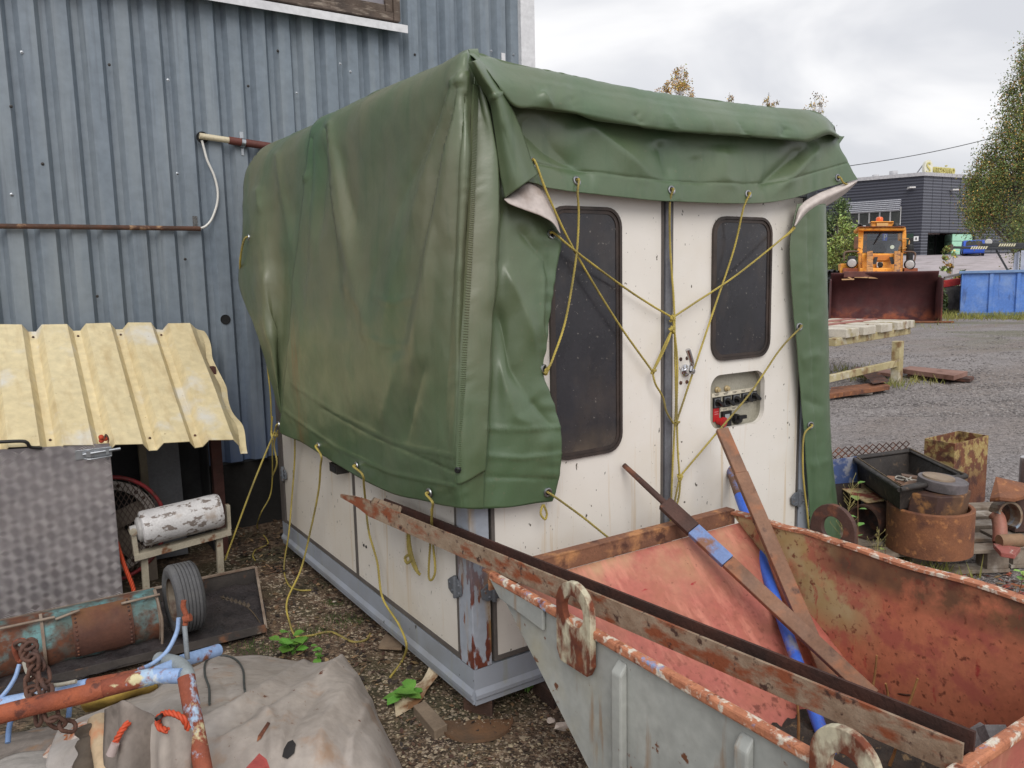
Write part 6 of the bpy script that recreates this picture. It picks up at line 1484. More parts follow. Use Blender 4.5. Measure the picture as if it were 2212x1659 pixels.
m = MB(); m.beam(pa+d1_*.002, pb, s1_*.029, n1_*.013); m.build('painted_section', M('bar_blue', S(118, 142, 190), S(104, 124, 168), vs=9, rough=0.6, layers=[dict(c=S(130, 90, 68), s=11, t=0.56, w=0.05)]), br1, bevel=.003)
m = MB(); m.beam(pb+d1_*.002, ft1, s1_*.027, n1_*.012); m.build('shaft', brown, br1, bevel=.003)
lip2 = PY(1617, 1128, yl-.005); ft2 = PZ(1795, 1640, .15)
p2_ = ext(lip2, ft2, 1575, 998)
br2 = thing('blue_pipe', ft2, 'bright blue pipe with rusty top leaning in the red skip', 'pipe')
pm_ = p2_+(ft2-p2_)*.16
m = MB(); m.tube([p2_, pm_], .021, 14, caps=True); m.build('rusty_top', M('pipe_top_rust', S(124, 92, 74), S(92, 70, 60), vs=9, rough=0.8, bump=0.3, layers=[dict(c=S(96, 128, 190), s=9, t=0.6, w=0.05)]), br2)
m = MB(); m.tube([pm_+(ft2-p2_)*.001, ft2], .0215, 14); m.build('painted_tube', M('pipe_bright_blue', S(66, 110, 214), S(58, 98, 196), vs=5, rough=0.4, bump=0.08, layers=[dict(c=S(150, 150, 150), s=9, t=0.62, w=0.05, a=.8), dict(c=S(120, 86, 66), s=7, t=0.63, w=0.04)]), br2)
m = MB(); m.lathe(p2_+(p2_-ft2)/np.linalg.norm(p2_-ft2)*.0005, p2_-ft2, [(1e-5, 0), (.017, 0)], 14); m.build('bore_black', black_gap, br2)  # flat black disc paints the dark inside of the pipe
pc0 = p2_+(ft2-p2_)*.01
chain('three rusty chain links hanging from the top of the blue pipe', [PD(1590, 1000, depth(pc0)-.02), PD(1594, 1030, depth(pc0)-.03), PD(1604, 1060, depth(pc0)-.03), PD(1608, 1095, depth(pc0)-.02)], chm, step=.06, L=.085, wd=.018, r=.0055)
# debris and stalks in the bottom
m = MB(); Q = []
for x_ in np.linspace(xn+.02, xf-.02, 60):
    row = []
    for y_ in np.linspace(-1.62, sl_(ZB)+.02, 50):
        p_ = np.array([x_, y_, 0]); row.append((x_, y_, ZB+.025+.018*float(vn(p_, 18))+.01*float(vn(p_, 50))))
    Q.append(row)
m.grid(Q); m.build('skip_debris', M('debris', S(72, 62, 54), S(46, 40, 38), vs=18, rough=0.9, bump=0.7, bs=60, layers=[dict(c=S(130, 108, 80), s=30, t=0.64, w=0.04)]), label='dark soil and chips covering the bottom of the skip', cat='debris', kind='stuff')
stm_ = M('dry_stalk', S(172, 128, 78), S(138, 98, 62), vs=20, rough=0.8)
for k, (x0_, y0_, x1_, y1_, d0_) in enumerate(((3405, 2710, 3425, 2560, 2.3), (3538, 2785, 3585, 2650, 2.2), (3470, 2760, 3460, 2670, 2.2), (3118, 2900, 3115, 2750, 2.1), (3475, 2990, 3500, 2920, 1.75))):
    a, b_ = PD(x0_/1.80832, y0_/1.80832, d0_), PD(x1_/1.80832, y1_/1.80832, d0_-.05); a[2] = ZB+.02
    a = PZ(x0_/1.80832, y0_/1.80832, ZB+.03)
    b_ = PD(x1_/1.80832, y1_/1.80832, depth(a)-.03)
    m = MB(); m.tube(spl([a, (a+b_)/2+[.004, 0, .003], b_], 8), np.linspace(.0055, .004, 8), 6)
    m.build('dry_stalk', stm_, label=('thin dry stalk rising against the red far side of the skip', 'thickest dry stalk, slanting up out of the skip', 'short dry stalk between two taller stalks in the skip', 'dark dry stalk beside the blue pipe under the channel', 'dry stalk stub seen under the channel by the lower lifting lug')[k], cat='stalk', group='dry stalks in the skip')
m = MB(); m.tube(spl([PZ(1905, 1490, .16), PZ(1950, 1500, .2), PZ(2010, 1505, .22), PZ(2045, 1530, .2), PZ(2060, 1560, .16)], 24), .0035, 5); m.build('vine', M('vine_brown', S(96, 62, 46), S(70, 46, 38)), label='thin brown vine arching over the skip floor', cat='vine')
m = MB(); c_ = PZ(2148, 1590, .30); m.obox(c_, RGT*.03, np.array([0, 0, 1.])*.02+FWD*.02, FWD*.02-np.array([0, 0, .015])); m.obox(PZ(2120, 1600, .24), RGT*.03+np.array([0, 0, .02]), np.array([0, 0, 1.])*.012, FWD*.06); m.build('timber_offcut', M('grey_wood', S(150, 150, 152), S(110, 108, 108), vs=9, rough=0.85, bump=0.4), label='grey weathered timber offcut at the end of the skip', cat='wood')

# ================================================================ SCRAP ON PALLETS, RIGHT OF THE CABIN
up3 = np.array([0, 0, 1.0])
pa_ = PZ(2024, 1240, 0); pb2 = PZ(2168, 1234, 0)
e1 = (pb2-pa_); e1[2] = 0; e1 /= np.linalg.norm(e1); e2 = np.array([-e1[1], e1[0], 0])
if e2 @ FWD < 0: e2 = -e2
pal_w = M('pallet_wood', S(150, 138, 124), S(116, 104, 92), vs=7, rough=0.85, bump=0.4, bs=24, layers=[dict(c=S(96, 78, 62), s=6, t=0.6, w=0.08), dict(c=S(176, 168, 158), s=10, t=0.62, w=0.08)])
def pallet(org, L, D, label, nb=5):
    pl = thing('pallet', org+e1*L/2+e2*D/2, label, 'pallet')
    for i in range(3):
        for j in range(3):
            c = org+e1*(.07+(L-.14)*i/2)+e2*(.06+(D-.12)*j/2)
            m = MB(); m.obox(c+up3*.068, e1*.06, e2*.05, up3*.046); m.build('block', pal_w, pl, bevel=.003)
    for j in range(3):
        m = MB(); m.obox(org+e1*L/2+e2*(.06+(D-.12)*j/2)+up3*.011, e1*L/2, e2*.05, up3*.0105); m.build('bottom_board', pal_w, pl, bevel=.002)
    for k in range(nb):
        m = MB(); m.obox(org+e1*L/2+e2*(.055+(D-.11)*k/(nb-1))+up3*.1245, e1*(L/2+.004*(k % 2)), e2*.055, up3*.0098); m.build('top_board', pal_w, pl, bevel=.002)
    return pl
porg = pb2-e1*0.95-e2*.02; porg[2] = -.004
pallet(porg, 0.98, 0.8, 'grey wooden pallet carrying the rusty ring and black crate')
pallet(porg+e1*1.02+e2*.05, 0.9, 0.8, 'grey pallet under the pipe clamp at the edge of the yard')
PZT = .1345-.004
rust_o = M('rust_orange', S(142, 92, 62), S(112, 72, 52), vs=7, rough=0.85, bump=0.3, bs=110, layers=[dict(c=S(90, 58, 48), s=6, t=0.6, w=0.08), dict(c=S(166, 112, 72), s=22, t=0.62, w=0.05)])
fp = PZ(2052, 1214, PZT); cdir = np.array([FWD[0], FWD[1], 0]); cdir /= np.linalg.norm(cdir)
rc = fp + cdir*.212; rc[2] = PZT+.001
m = MB(); m.lathe(rc, up3, [(.188, 0), (.212, 0), (.212, .235), (.208, .24), (.192, .24), (.188, .235), (.188, 0)], 64); m.build('steel_ring', rust_o, label='wide rusty steel ring standing on the pallet', cat='steel ring')
# octagonal block leaning in the ring
bc = rc+up3*.17; ax_ = np.array([.05, -.10, 1.0]); ax_ /= np.linalg.norm(ax_)
m = MB(); 
ring = [bc + (np.cross(ax_, e1)*math.sin(R(45*k+22))*.155 + e1*math.cos(R(45*k+22))*.175) for k in range(8)]
m.prism(ring, ax_*.165); m.build('octagonal_block', M('block_rust', S(116, 84, 58), S(86, 62, 48), vs=5, rough=0.7, bump=0.15, layers=[dict(c=S(70, 48, 42), s=4, t=0.55, w=0.03), dict(c=S(150, 106, 64), s=12, t=0.62, w=0.06)]), label='rusty octagonal steel block set inside the ring', cat='steel block', bevel=.004)
dc = bc+ax_*.176+e1*.035
m = MB(); m.lathe(dc, ax_, [(1e-5, -.01), (.122, -.01), (.122, .038), (.119, .041), (1e-5, .041)], 48); dd = m.build('steel_disc', M('disc_grey', S(120, 112, 114), S(92, 86, 88), vs=7, rough=0.6, bump=0.15, layers=[dict(c=S(50, 46, 46), s=6, t=0.52, w=0.08, zr=(.55, .5), a=.6)]), label='thick grey steel disc topping the octagonal block', cat='steel disc')
m = MB(); m.lathe(dc+ax_*.0415-e1*.02+e2*.01, ax_, [(1e-5, .012), (.078, .011), (.08, .0)], 40); m.build('cap_plate', M('cap_tan', S(150, 132, 112), S(122, 104, 88), vs=9, rough=0.7), dd)
# black crate
zc = .50
cor = [PZ(1842, 989, zc), PZ(1966, 972, zc), PZ(2087, 1029, zc), PZ(1944, 1058, zc)]
ctr = sum(cor)/4
crt = thing('black_crate', ctr-up3*.13, 'battered black open crate with chain and wood scraps inside', 'crate')
crm = M('crate_black', S(58, 52, 48), S(38, 34, 33), vs=9, rough=0.65, bump=0.35, bs=40, layers=[dict(c=S(120, 100, 80), s=14, t=0.66, w=0.05, a=.7)])
def lerp(a, b_, t): return a*(1-t)+b_*t
botc = [lerp(c, ctr, .14)-up3*.125 for c in cor]
inn_t = [lerp(c, ctr, .085) for c in cor]; inn_b = [lerp(c, ctr, .22)-up3*.115 for c in cor]
for i in range(4):
    j = (i+1) % 4
    m = MB(); m.add([botc[i], botc[j], lerp(cor[j], ctr, .03)-up3*.01, lerp(cor[i], ctr, .03)-up3*.01, inn_b[i], inn_b[j], inn_t[j]-up3*.01, inn_t[i]-up3*.01], [(0, 1, 2, 3), (5, 4, 7, 6), (0, 4, 5, 1), (3, 2, 6, 7), (1, 5, 6, 2), (0, 3, 7, 4)]); m.build('wall', crm, crt)
    m = MB(); m.tube([cor[i], lerp(cor[i], cor[j], .5)-up3*.003, cor[j]], .014, 8); m.tube([lerp(inn_t[i], inn_t[j], .02), lerp(inn_t[i], inn_t[j], .98)], .009, 6); m.build('rim', crm if i != 0 else crm, crt)
m = MB(); m.add(inn_b+[p_-up3*.008 for p_ in botc], [(0, 1, 2, 3), (7, 6, 5, 4)]); m.build('bottom', crm, crt)
strip = M('crate_strip', S(160, 138, 110), S(120, 100, 80), vs=12, rough=.8)
for (a, b_) in ((cor[1], cor[2]), (cor[0], cor[3])):
    m = MB(); m.beam(lerp(a, ctr, .05)+up3*.014, lerp(b_, ctr, .05)+up3*.014, np.array([.006, .006, 0]), up3*.003); m.build('edge_strip', strip, crt)
fl_ = inn_b[0]*.25+inn_b[1]*.25+inn_b[2]*.25+inn_b[3]*.25
u1 = (inn_b[2]-inn_b[1]); u2 = (inn_b[1]-inn_b[0])
for k, (a, b_, an, lb) in enumerate(((-.2, -.15, .4, 'reddish wood scrap lying in the black crate'), (.12, -.1, 1.2, 'dark wood offcut under the chain in the crate'), (-.05, .2, 2.2, 'brown wooden chip at the back of the crate'))):
    m = MB(); d1 = np.array([math.cos(an), math.sin(an), .1]); d2 = np.array([-math.sin(an), math.cos(an), 0]); m.obox(fl_+u1*a+u2*b_+up3*(.016+.012*k), d1*.06, d2*.025, up3*.009); m.build('wood_scrap', M('scrap_wood'+str(k), S(140-20*k, 96-8*k, 66), S(104, 74, 54)), label=lb, cat='wood', bevel=.002)
chain('pale galvanised chain coiled in the black crate', [fl_+u1*.05+u2*.05+up3*.05, fl_+u1*.12-u2*.05+up3*.055, fl_+u1*.25-u2*.08+up3*.05, fl_+u1*.2+u2*.1+up3*.05, fl_-u1*.05-u2*.15+up3*.055], M('chain_zinc', S(176, 170, 160), S(140, 134, 126), rough=.5, metal=.4), step=.036, L=.052, wd=.014, r=.005)
# rusty square tube box
zb_ = .02
tf, tl2, tr2, tb = [PD(a, b_, 5.3+dd_) for a, b_, dd_ in ((2063, 957, -.12), (1998, 935, .06), (2135, 952, .12), (2071, 933, .30))]
sq = MB(); h_ = tf[2]-zb_
loop = [tf, tr2, tb, tl2]; c0 = sum(loop)/4
o_ = [np.array([p_[0], p_[1], zb_]) for p_ in loop]; zt_ = sum(p_[2] for p_ in loop)/4
inn = [lerp(p_, np.array([c0[0], c0[1], p_[2]]), .05) for p_ in o_]
sq.ringplate(o_, inn, up3*(zt_-zb_)); sq.build('square_tube', M('rust_yellow', S(128, 80, 54), S(96, 60, 46), vs=9, rough=.85, bump=.35, bs=80, layers=[dict(c=S(176, 158, 104), c2=S(150, 120, 74), s=16, t=.5, w=.04, zr=(.16, .34)), dict(c=S(80, 50, 42), s=9, t=.6, w=.06)]), label='short rusty square steel tube standing open behind the crate', cat='steel tube')
# pipe lying on the pallet with painted plate on top
pc_ = PZ(1866, 1128, PZT+.1); pdir = e1*.86+e2*.5; pdir /= np.linalg.norm(pdir)
m = MB(); m.pipe(pc_, pc_+pdir*.42, .098, .088, 36); m.build('steel_pipe', rust_dark, label='wide rusty pipe stub lying under the painted plate', cat='pipe')
zpl = pc_[2]+.104
pts = [PZ(a, b_, zpl) for a, b_ in ((1809, 1052), (1872, 1088), (1924, 1081), (1860, 1043))]
m = MB(); m.prism(pts, up3*.006); m.build('painted_plate', M('plate_red_cream', S(156, 84, 64), S(126, 64, 52), vs=8, rough=.7, bump=.2, layers=[dict(c=S(206, 188, 150), c2=S(190, 160, 110), s=9, t=.54, w=.04)]), label='flat plate with peeling red and cream paint under the crate', cat='plate', bevel=.001)
m = MB(); q_ = [PD(a, b_, 4.75) for a, b_ in ((1796, 994), (1852, 986), (1852, 1046), (1796, 1052))]; m.prism(q_, cdir*.01); m.build('metal_sheet', M('panel_blue', S(66, 88, 140), S(54, 70, 110), vs=9, rough=.6, layers=[dict(c=S(150, 150, 156), s=14, t=.58, w=.05, a=.8)]), label='scuffed dark blue metal panel leaning behind the crate', cat='panel')
m = MB(); q_ = [PD(a, b_, 4.7) for a, b_ in ((1790, 1052), (1860, 1046), (1860, 1130), (1790, 1140))]; q_[2][2] = q_[3][2] = .14; m.prism(q_, cdir*.25); m.build('steel_box', M('box_dark', S(60, 46, 42), S(42, 34, 32), vs=7, rough=.8), label='dark steel box standing beside the right tarpaulin strip', cat='box')
# expanded mesh strip
A_, B_ = PD(1796, 982, 4.85), PD(1957, 966, 4.95); dv_ = (B_-A_); n_d = 11
m = MB(); hh_ = up3*.040
for r_ in range(4):
    for k in range(n_d):
        for sg in (0, 1):
            z0 = -1+(r_*.5); o0 = .5*(r_ % 2)
            p_ = A_+dv_*((k+o0)/n_d)+hh_*(-1+.5*r_); q2 = A_+dv_*((k+.5+o0)/n_d)+hh_*(-1+.5*r_+(.5 if sg else -.0)); r2 = A_+dv_*((k+1+o0)/n_d)+hh_*(-1+.5*r_)
            if sg: m.tube([p_, q2, r2], .0038, 5)
for r_ in range(4):
    for k in range(n_d):
        o0 = .5*(r_ % 2); p_ = A_+dv_*((k+o0)/n_d)+hh_*(-1+.5*r_); q2 = A_+dv_*((k+.5+o0)/n_d)+hh_*(-1+.5*r_-.5+.0); r2 = A_+dv_*((k+1+o0)/n_d)+hh_*(-1+.5*r_)
        if r_ > 0: m.tube([p_, q2, r2], .0038, 5)
m.tube([A_-hh_, B_-hh_], .004, 5)
m.build('expanded_mesh', rust_dark, label='rusty strip of expanded metal mesh standing behind the crate', cat='mesh')
m = MB(); m.prism([A_-hh_*1.0, B_-hh_*1.0, np.array([B_[0], B_[1], .05]), np.array([A_[0], A_[1], .05])], cdir*.02); m.build('mesh_backing', M('backing_dark', S(70, 72, 84), S(50, 52, 60)), bpy.data.objects['expanded_mesh'])
# clamp, bracket plate, red elbow and others at the right edge
cp_ = PD(2172, 1112, 4.35)
m = MB(); ringp = []
u_, v_ = RGT, UPV
for k in range(15):
    a = R(-60+k*16.5); ringp.append(cp_+RGT*math.cos(a)*.062+UPV*math.sin(a)*.075)
for i in range(14): m.beam(ringp[i], ringp[i+1], FWD*.045, (ringp[i]-cp_)/np.linalg.norm(ringp[i]-cp_)*.006)
m.build('pipe_clamp', M('clamp_steel', S(150, 132, 108), S(120, 104, 88), vs=9, rough=.6, layers=[dict(c=S(130, 150, 170), s=9, t=.62, w=.06), dict(c=S(110, 72, 52), s=9, t=.58, w=.06)]), label='curved steel pipe clamp standing beside the ring', cat='clamp', weld=True)
m = MB(); m.prism([PD(a, b_, d_) for a, b_, d_ in ((2151, 1029, 4.45), (2230, 1047, 4.45), (2230, 1066, 4.3), (2192, 1077, 4.25), (2160, 1073, 4.25), (2138, 1077, 4.3))], -up3*.02); m.build('bracket_plate', rust_o, label='rusty bent bracket plate resting over the pipe clamp', cat='bracket', bevel=.003)
m = MB(); q_ = PD(2205, 1098, 4.5); m.obox(q_-up3*.02, e1*.07, e2*.06, up3*.10); m.build('steel_block', rust_dark, label='dark rusty block behind the pipe clamp', cat='steel block', bevel=.004)
m = MB(); elb = [PD(2146, 1108, 4.38), PD(2156, 1118, 4.36), PD(2160, 1140, 4.33), PD(2160, 1172, 4.30)]; m.tube(spl(elb, 14), .036, 14); elo = m.build('pipe_elbow', M('elbow_red', S(170, 98, 84), S(140, 106, 88), vs=6, rough=.6), label='faded red pipe elbow with flange tucked behind the ring', cat='pipe elbow')
m = MB(); m.prism([PZ(a, b_, .17) for a, b_ in ((2145, 1173), (2205, 1182), (2192, 1198), (2162, 1193))], -up3*.025); m.build('flange', M('flange_red', S(170, 96, 88), S(140, 84, 74), vs=14, rough=.7, layers=[dict(c=S(210, 200, 190), s=20, t=.64, w=.04)]), elo, bevel=.004)
m = MB(); m.lathe(PZ(2182, 1168, .185), e1, [(1e-5, -.06), (.034, -.06), (.036, .06), (1e-5, .06)], 16); m.build('round_bar', M('bar_tan', S(150, 120, 92), S(120, 94, 74), rough=.8), label='stubby tan round bar lying by the red flange', cat='bar')
m = MB(); q_ = PZ(2222, 1048, .16); m.lathe(q_, up3, [(1e-5, 0), (.06, 0), (.06, .19), (.056, .195), (1e-5, .195)], 28); m.build('metal_canister', M('canister', S(140, 132, 134), S(110, 104, 106), rough=.4, metal=.5, layers=[dict(c=S(210, 210, 212), s=3, t=.5, w=.1, zr=(.3, .36))]), label='grey metal canister behind the bracket plate', cat='canister')
# weeds round the scrap and skip
yg = M('leaf_yellowgreen', S(150, 172, 84), S(116, 150, 66), vs=14, rough=.5, island=.7); og = M('leaf_orange', S(190, 120, 52), S(150, 84, 44), rough=.6, island=.6)
def tallweed(px_, py_, d_, H_, label, n=8, seed=1, L=(.03, .05), mats=None, zb=None):
    rg = random.Random(seed); b0 = PD(px_, py_, d_); b0[2] = .0 if zb is None else zb; top = PD(px_, py_, d_); 
    pl = thing('weed', b0, label, 'plant'); st = MB(); lm = MB(); top = b0+np.array([rg.uniform(-.03, .03), rg.uniform(-.03, .03), H_]); pts = spl([b0, (b0+top)/2+[.01, 0, 0], top], 16); st.tube(pts, np.linspace(.003, .0014, 16), 5)
    for j in range(n):
        t = .35+.65*j/(n-1); q_ = pts[min(15, int(t*15))]; a = j*2.5+rg.uniform(-.4, .4); L_ = rg.uniform(*L); leaf(lm, q_, (math.cos(a), math.sin(a), .5), (0, 0, 1), L_, L_*.36, rg.randrange(2) if j > 1 else rg.randrange(3))
    st.build('stem', M('stem_red', S(130, 92, 66), S(100, 80, 52)), pl); lm.build('leaves', mats or [yg, green, og], pl); return pl
tallweed(1852, 1180, 3.75, .62, 'tall red-stemmed weed with pale leaves in front of the crate', 11, 2, (.035, .06))
tallweed(1917, 1190, 3.7, .32, 'short leafy weed between pipe stub and rusty ring', 10, 5, (.03, .05))
tallweed(2200, 1265, 3.9, .14, 'leafy green weed by the pallet block', 7, 7, (.04, .06))
tallweed(2120, 1268, 3.7, .08, 'tiny bright weed in the gravel by the pallet', 6, 9, (.02, .035))
straw = M('straw', S(176, 164, 104), S(140, 130, 80), vs=10, rough=.8, island=.6)
def plume(px_, py_, d_, H_, label, seed=1, lean=(0.1, 0)):
    rg = random.Random(seed); b0 = PD(px_, py_, d_); b0[2] = 0; m = MB(); top = b0+np.array([lean[0], lean[1], H_]); pts = spl([b0, (b0+top)/2+[lean[0]*.1, 0, .02], top], 14); m.tube(pts, np.linspace(.0022, .001, 14), 4)
    for k in range(46):
        t = rg.uniform(.55, 1); q_ = lerp(b0, top, t)+np.array([lean[0]*.1*(1-t), 0, .01]); a = rg.uniform(0, 6.3); L_ = rg.uniform(.02, .06)*(1.2-t)*2; e_ = q_+np.array([math.cos(a)*L_, math.sin(a)*L_, L_*1.2]); m.tube([q_, e_], .0007, 3); m.add([e_-[.002, 0, 0], e_+[.002, 0, 0], e_+[0, 0, .008]], [(0, 1, 2)])
    return m.build('grass_plume', straw, label=label, cat='grass')
plume(1795, 1150, 3.5, .70, 'feathery dry grass plume in front of the green tarpaulin strip', 1, (.12, -.02))
plume(1885, 1170, 3.6, .42, 'bushy brown grass plume beside the pipe stub', 4, (.05, .0))
plume(1810, 1150, 3.45, .42, 'thin grass plume seen through the round lifting lug', 6, (.05, .02))
plume(2055, 1262, 3.2, .22, 'pale grass stem in front of the rusty ring', 8, (.12, -.06))
scatter_flakes('leaf_litter', (2080, 1225, 2330, 1330), 260, (.012, .03), [lf[1], M('leaf_red', S(176, 92, 76), S(140, 66, 56), island=1), lf[0]], 'red and tan fallen leaves on the gravel by the pallet', 'leaf litter')

# ================================================================ YARD BENCH AND SHEETS
def gp(px_, py_, z_=0.0): return PZ(px_, py_, z_)
bp_ = M('bench_white', S(206, 200, 188), S(180, 172, 156), vs=4, rough=.65, bump=.15, layers=[dict(c=S(150, 136, 88), s=3, t=.58, w=.06, a=.8), dict(c=S(124, 84, 60), s=5, t=.63, w=.04)])
bf_ = M('bench_frame', S(188, 176, 136), S(160, 146, 104), vs=4, rough=.7, bump=.15, layers=[dict(c=S(120, 88, 56), s=6, t=.57, w=.06, a=.8), dict(c=S(206, 202, 190), s=3, t=.6, w=.08)])
lg = gp(1936, 829); Ht = .76
bn = thing('steel_bench', lg, 'heavy white steel work bench with peeling paint in the yard', 'bench')
Pa, Pb = gp(1780, 742, .66), gp(1958, 714, .66)
bd = Pb-Pa; bd[2] = 0; bl = np.linalg.norm(bd); bd /= bl; bw = np.array([-bd[1], bd[0], 0]); bw *= np.sign(bw @ FWD)
m = MB(); m.box((-.075, -.06, -.01), (.075, .06, .62)); v = np.array(m.v); m.v = [tuple(lg+bd*a+bw*b_+up3*c) for a, b_, c in v]; m.build('leg', bf_, bn, bevel=.01)
m = MB(); m.box((-.05, -.05, -.01), (.05, .05, .62)); v = np.array(m.v); m.v = [tuple(lg+bw*1.1+bd*a+bw*b_+up3*c) for a, b_, c in v]; m.build('leg', bf_, bn, bevel=.01)
m = MB(); m.box((-.05, -.05, -.01), (.05, .05, .62)); v = np.array(m.v); m.v = [tuple(lg-bd*2.4+bd*a+bw*b_+up3*c) for a, b_, c in v]; m.build('leg', bf_, bn, bevel=.01)
m = MB(); m.beam(Pb+bd*.02, Pb-bd*2.7, bw*.06, up3*.055); m.build('front_rail', bf_, bn, bevel=.008)
m = MB(); m.beam(Pb+bd*.02+bw*1.1, Pb-bd*2.7+bw*1.1, bw*.06, up3*.055); m.build('rear_rail', bf_, bn, bevel=.008)
s1 = gp(1925, 782, 0)
m = MB(); m.beam(lg+up3*.30, lg-bd*2.4+up3*.30, bw*.03, up3*.045); m.build('stretcher', bf_, bn, bevel=.005)
for k, (o0, wd) in enumerate(((.06, .14), (.46, .42), (1.10, .42), (1.72, .42), (2.3, .40))):
    m = MB(); c = Pb-bd*o0-bw*.12; m.beam(c+up3*(.055+.055-.0*k), c+bw*1.35+up3*(.11), bd*wd/2, up3*.062); m.build('deck_channel', bp_, bn, bevel=.012)
for k in range(2):
    m = MB(); c = Pb-bd*(.1+.0)+bw*(.5+.35*k)+up3*.175; m.beam(c, c-bd*2.3, bw*.08, up3*.01); m.build('deck_bar', M('bar_pinkrust', S(160, 108, 96), S(132, 84, 74), rough=.8), bn)
m = MB(); c = Pb-bd*1.8+bw*.7+up3*.19; m.tube([c-bd*.6, c+bd*.05], .035, 10); m.build('round_bar', rust_o, label='rusty round bar lying on top of the white bench', cat='bar')
def slab(pts, z_, th, mat, label, cat='steel plate', nm='steel_plate', tilt=0.0):
    q_ = [gp(a, b_, z_) for a, b_ in pts]
    for i, t in enumerate(q_): t[2] += tilt*(1 if i in (1, 2) else 0)
    m = MB(); m.prism(q_, up3*th); return m.build(nm, mat, label=label, cat=cat, bevel=.004)
pl_r = M('plate_rust_pink', S(150, 116, 104), S(122, 88, 76), vs=2, rough=.8, bump=.2, layers=[dict(c=S(100, 66, 54), s=4, t=.6, w=.06)])
slab([(1790, 862), (1795, 846), (1905, 834), (1922, 842)], .03, .06, rust_o, 'long rusty flat bar on the gravel under the bench')
slab([(1790, 858), (1790, 851), (1880, 846), (1885, 852)], .0, .04, M('board_grey', S(150, 138, 128), S(124, 112, 104)), 'grey board lying alongside the rusty bar', 'board', 'board')
slab([(1856, 803), (1890, 799), (1922, 824), (1885, 830)], .12, .01, rust_dark, 'brown square steel sheet propped against the bench leg')
slab([(1945, 806), (1965, 800), (2090, 812), (2060, 822)], .05, .07, pl_r, 'long pinkish rusty steel sheets stacked flat beyond the bench')
slab([(1960, 815), (1970, 812), (2104, 820), (2095, 826)], .0, .05, rust_dark, 'dark steel strip under the stacked sheets')
slab([(1840, 806), (1850, 798), (1930, 806), (1925, 814)], .04, .05, pl_r, 'pinkish steel strip on the ground behind the bench leg')

# ================================================================ WHEEL LOADER
LD = 25.0
lroot = PD(1910, 697, LD); lroot[2] = 0
los = lroot-CAM; los[2] = 0; los /= np.linalg.norm(los)
ldir = los*.8+cdir*.2; ldir /= np.linalg.norm(ldir)
ld = thing('wheel_loader', lroot+cdir*3, 'orange-yellow wheel loader with a dark rusty bucket facing the yard', 'wheel loader')
lor = M('loader_orange', S(244, 172, 62), S(232, 152, 52), vs=2, rough=.5, bump=.04, layers=[dict(c=S(170, 96, 48), s=4, t=.6, w=.06, a=.8), dict(c=S(120, 72, 48), s=9, t=.66, w=.04)])
lbk = M('bucket_rust', S(84, 42, 42), S(64, 34, 36), vs=2, rough=.8, bump=.15, layers=[dict(c=S(140, 76, 50), s=2.5, t=.55, w=.1, zr=(.5, .15))])
lbl = plain('loader_black', S(34, 34, 36), rough=.6)
def lq(cx, cy, dd=0.0): return PD(1786+cx*.15, 459+cy*.15, LD+dd)
def lbox(name, x0, y0, x1, y1, d0, d1, mat, bev=.02, parent=None):
    m = MB(); f_ = [lq(x0, y1, d0), lq(x1, y1, d0), lq(x1, y0, d0), lq(x0, y0, d0)]; sc = ldir*(d1-d0)
    m.prism(f_, sc); return m.build(name, mat, parent or ld, bevel=bev)
# bucket: side plates and curved shell (lateral RH, depth FH)
RH3 = np.array([RH[0], RH[1], 0.0])
bl0, br0 = lq(65, 1585), lq(1590, 1585)
bL = bl0.copy(); bR = br0.copy(); bL[2] = bR[2] = 0
bdep = ldir; blat = np.array([ldir[1], -ldir[0], 0]); bmid = (bL+bR)/2; bwid = np.linalg.norm(bR-bL)*.965; bL = bmid-blat*bwid/2; bR = bmid+blat*bwid/2
shell = [(0.0, .015), (.5, .02), (.95, .06), (1.18, .28), (1.25, .62), (1.18, 1.0), (1.0, 1.3), (.82, 1.50), (.78, 1.58)]
sp2 = spl([(a, b_, 0) for a, b_ in shell], 30)
bk = MB(); bk.grid([[bL+blat*(.03+(bwid-.06)*t)+bdep*a+up3*b_ for t in np.linspace(0, 1, 12)] for a, b_, _ in sp2]); bo = bk.build('bucket', lbk, ld); md = bo.modifiers.new('t', 'SOLIDIFY'); md.thickness = .04
for s_, p0 in ((0, bL), (1, bR)):
    m = MB(); prof = [(0.0, .0), (.95, .04), (1.2, .28), (1.27, .62), (1.2, 1.0), (1.0, 1.3), (.8, 1.40), (.02, 1.36-.0), (-.02, .6)]
    m.prism([p0+bdep*a+up3*b_ for a, b_ in prof], blat*(.04 if s_ == 0 else -.04)); m.build('bucket_side', lbk, bo)
m = MB(); m.beam(lq(245, 893, .78), lq(1415, 893, .78), bdep*.06, up3*.10); m.build('spill_guard', M('guard_rust', S(110, 66, 58), S(86, 52, 48), rough=.8), bo, bevel=.02)
m = MB(); m.beam(bL+up3*.03-bdep*.1, bR+up3*.03-bdep*.1+blat*.3, bdep*.14, up3*.02); m.build('cutting_edge', rust_o, bo)
for (x0, y0, x1, y1) in ((215, 965, 395, 960), (300, 925, 380, 965), (400, 930, 590, 935), (600, 938, 735, 945)):
    m = MB(); m.beam(lq(x0, y0, .74), lq(x1, y1, .74), up3*.02+blat*.0, bdep*.004); m.build('worn_mark', M('bare_tan', S(200, 160, 116), S(176, 136, 96)), bo)
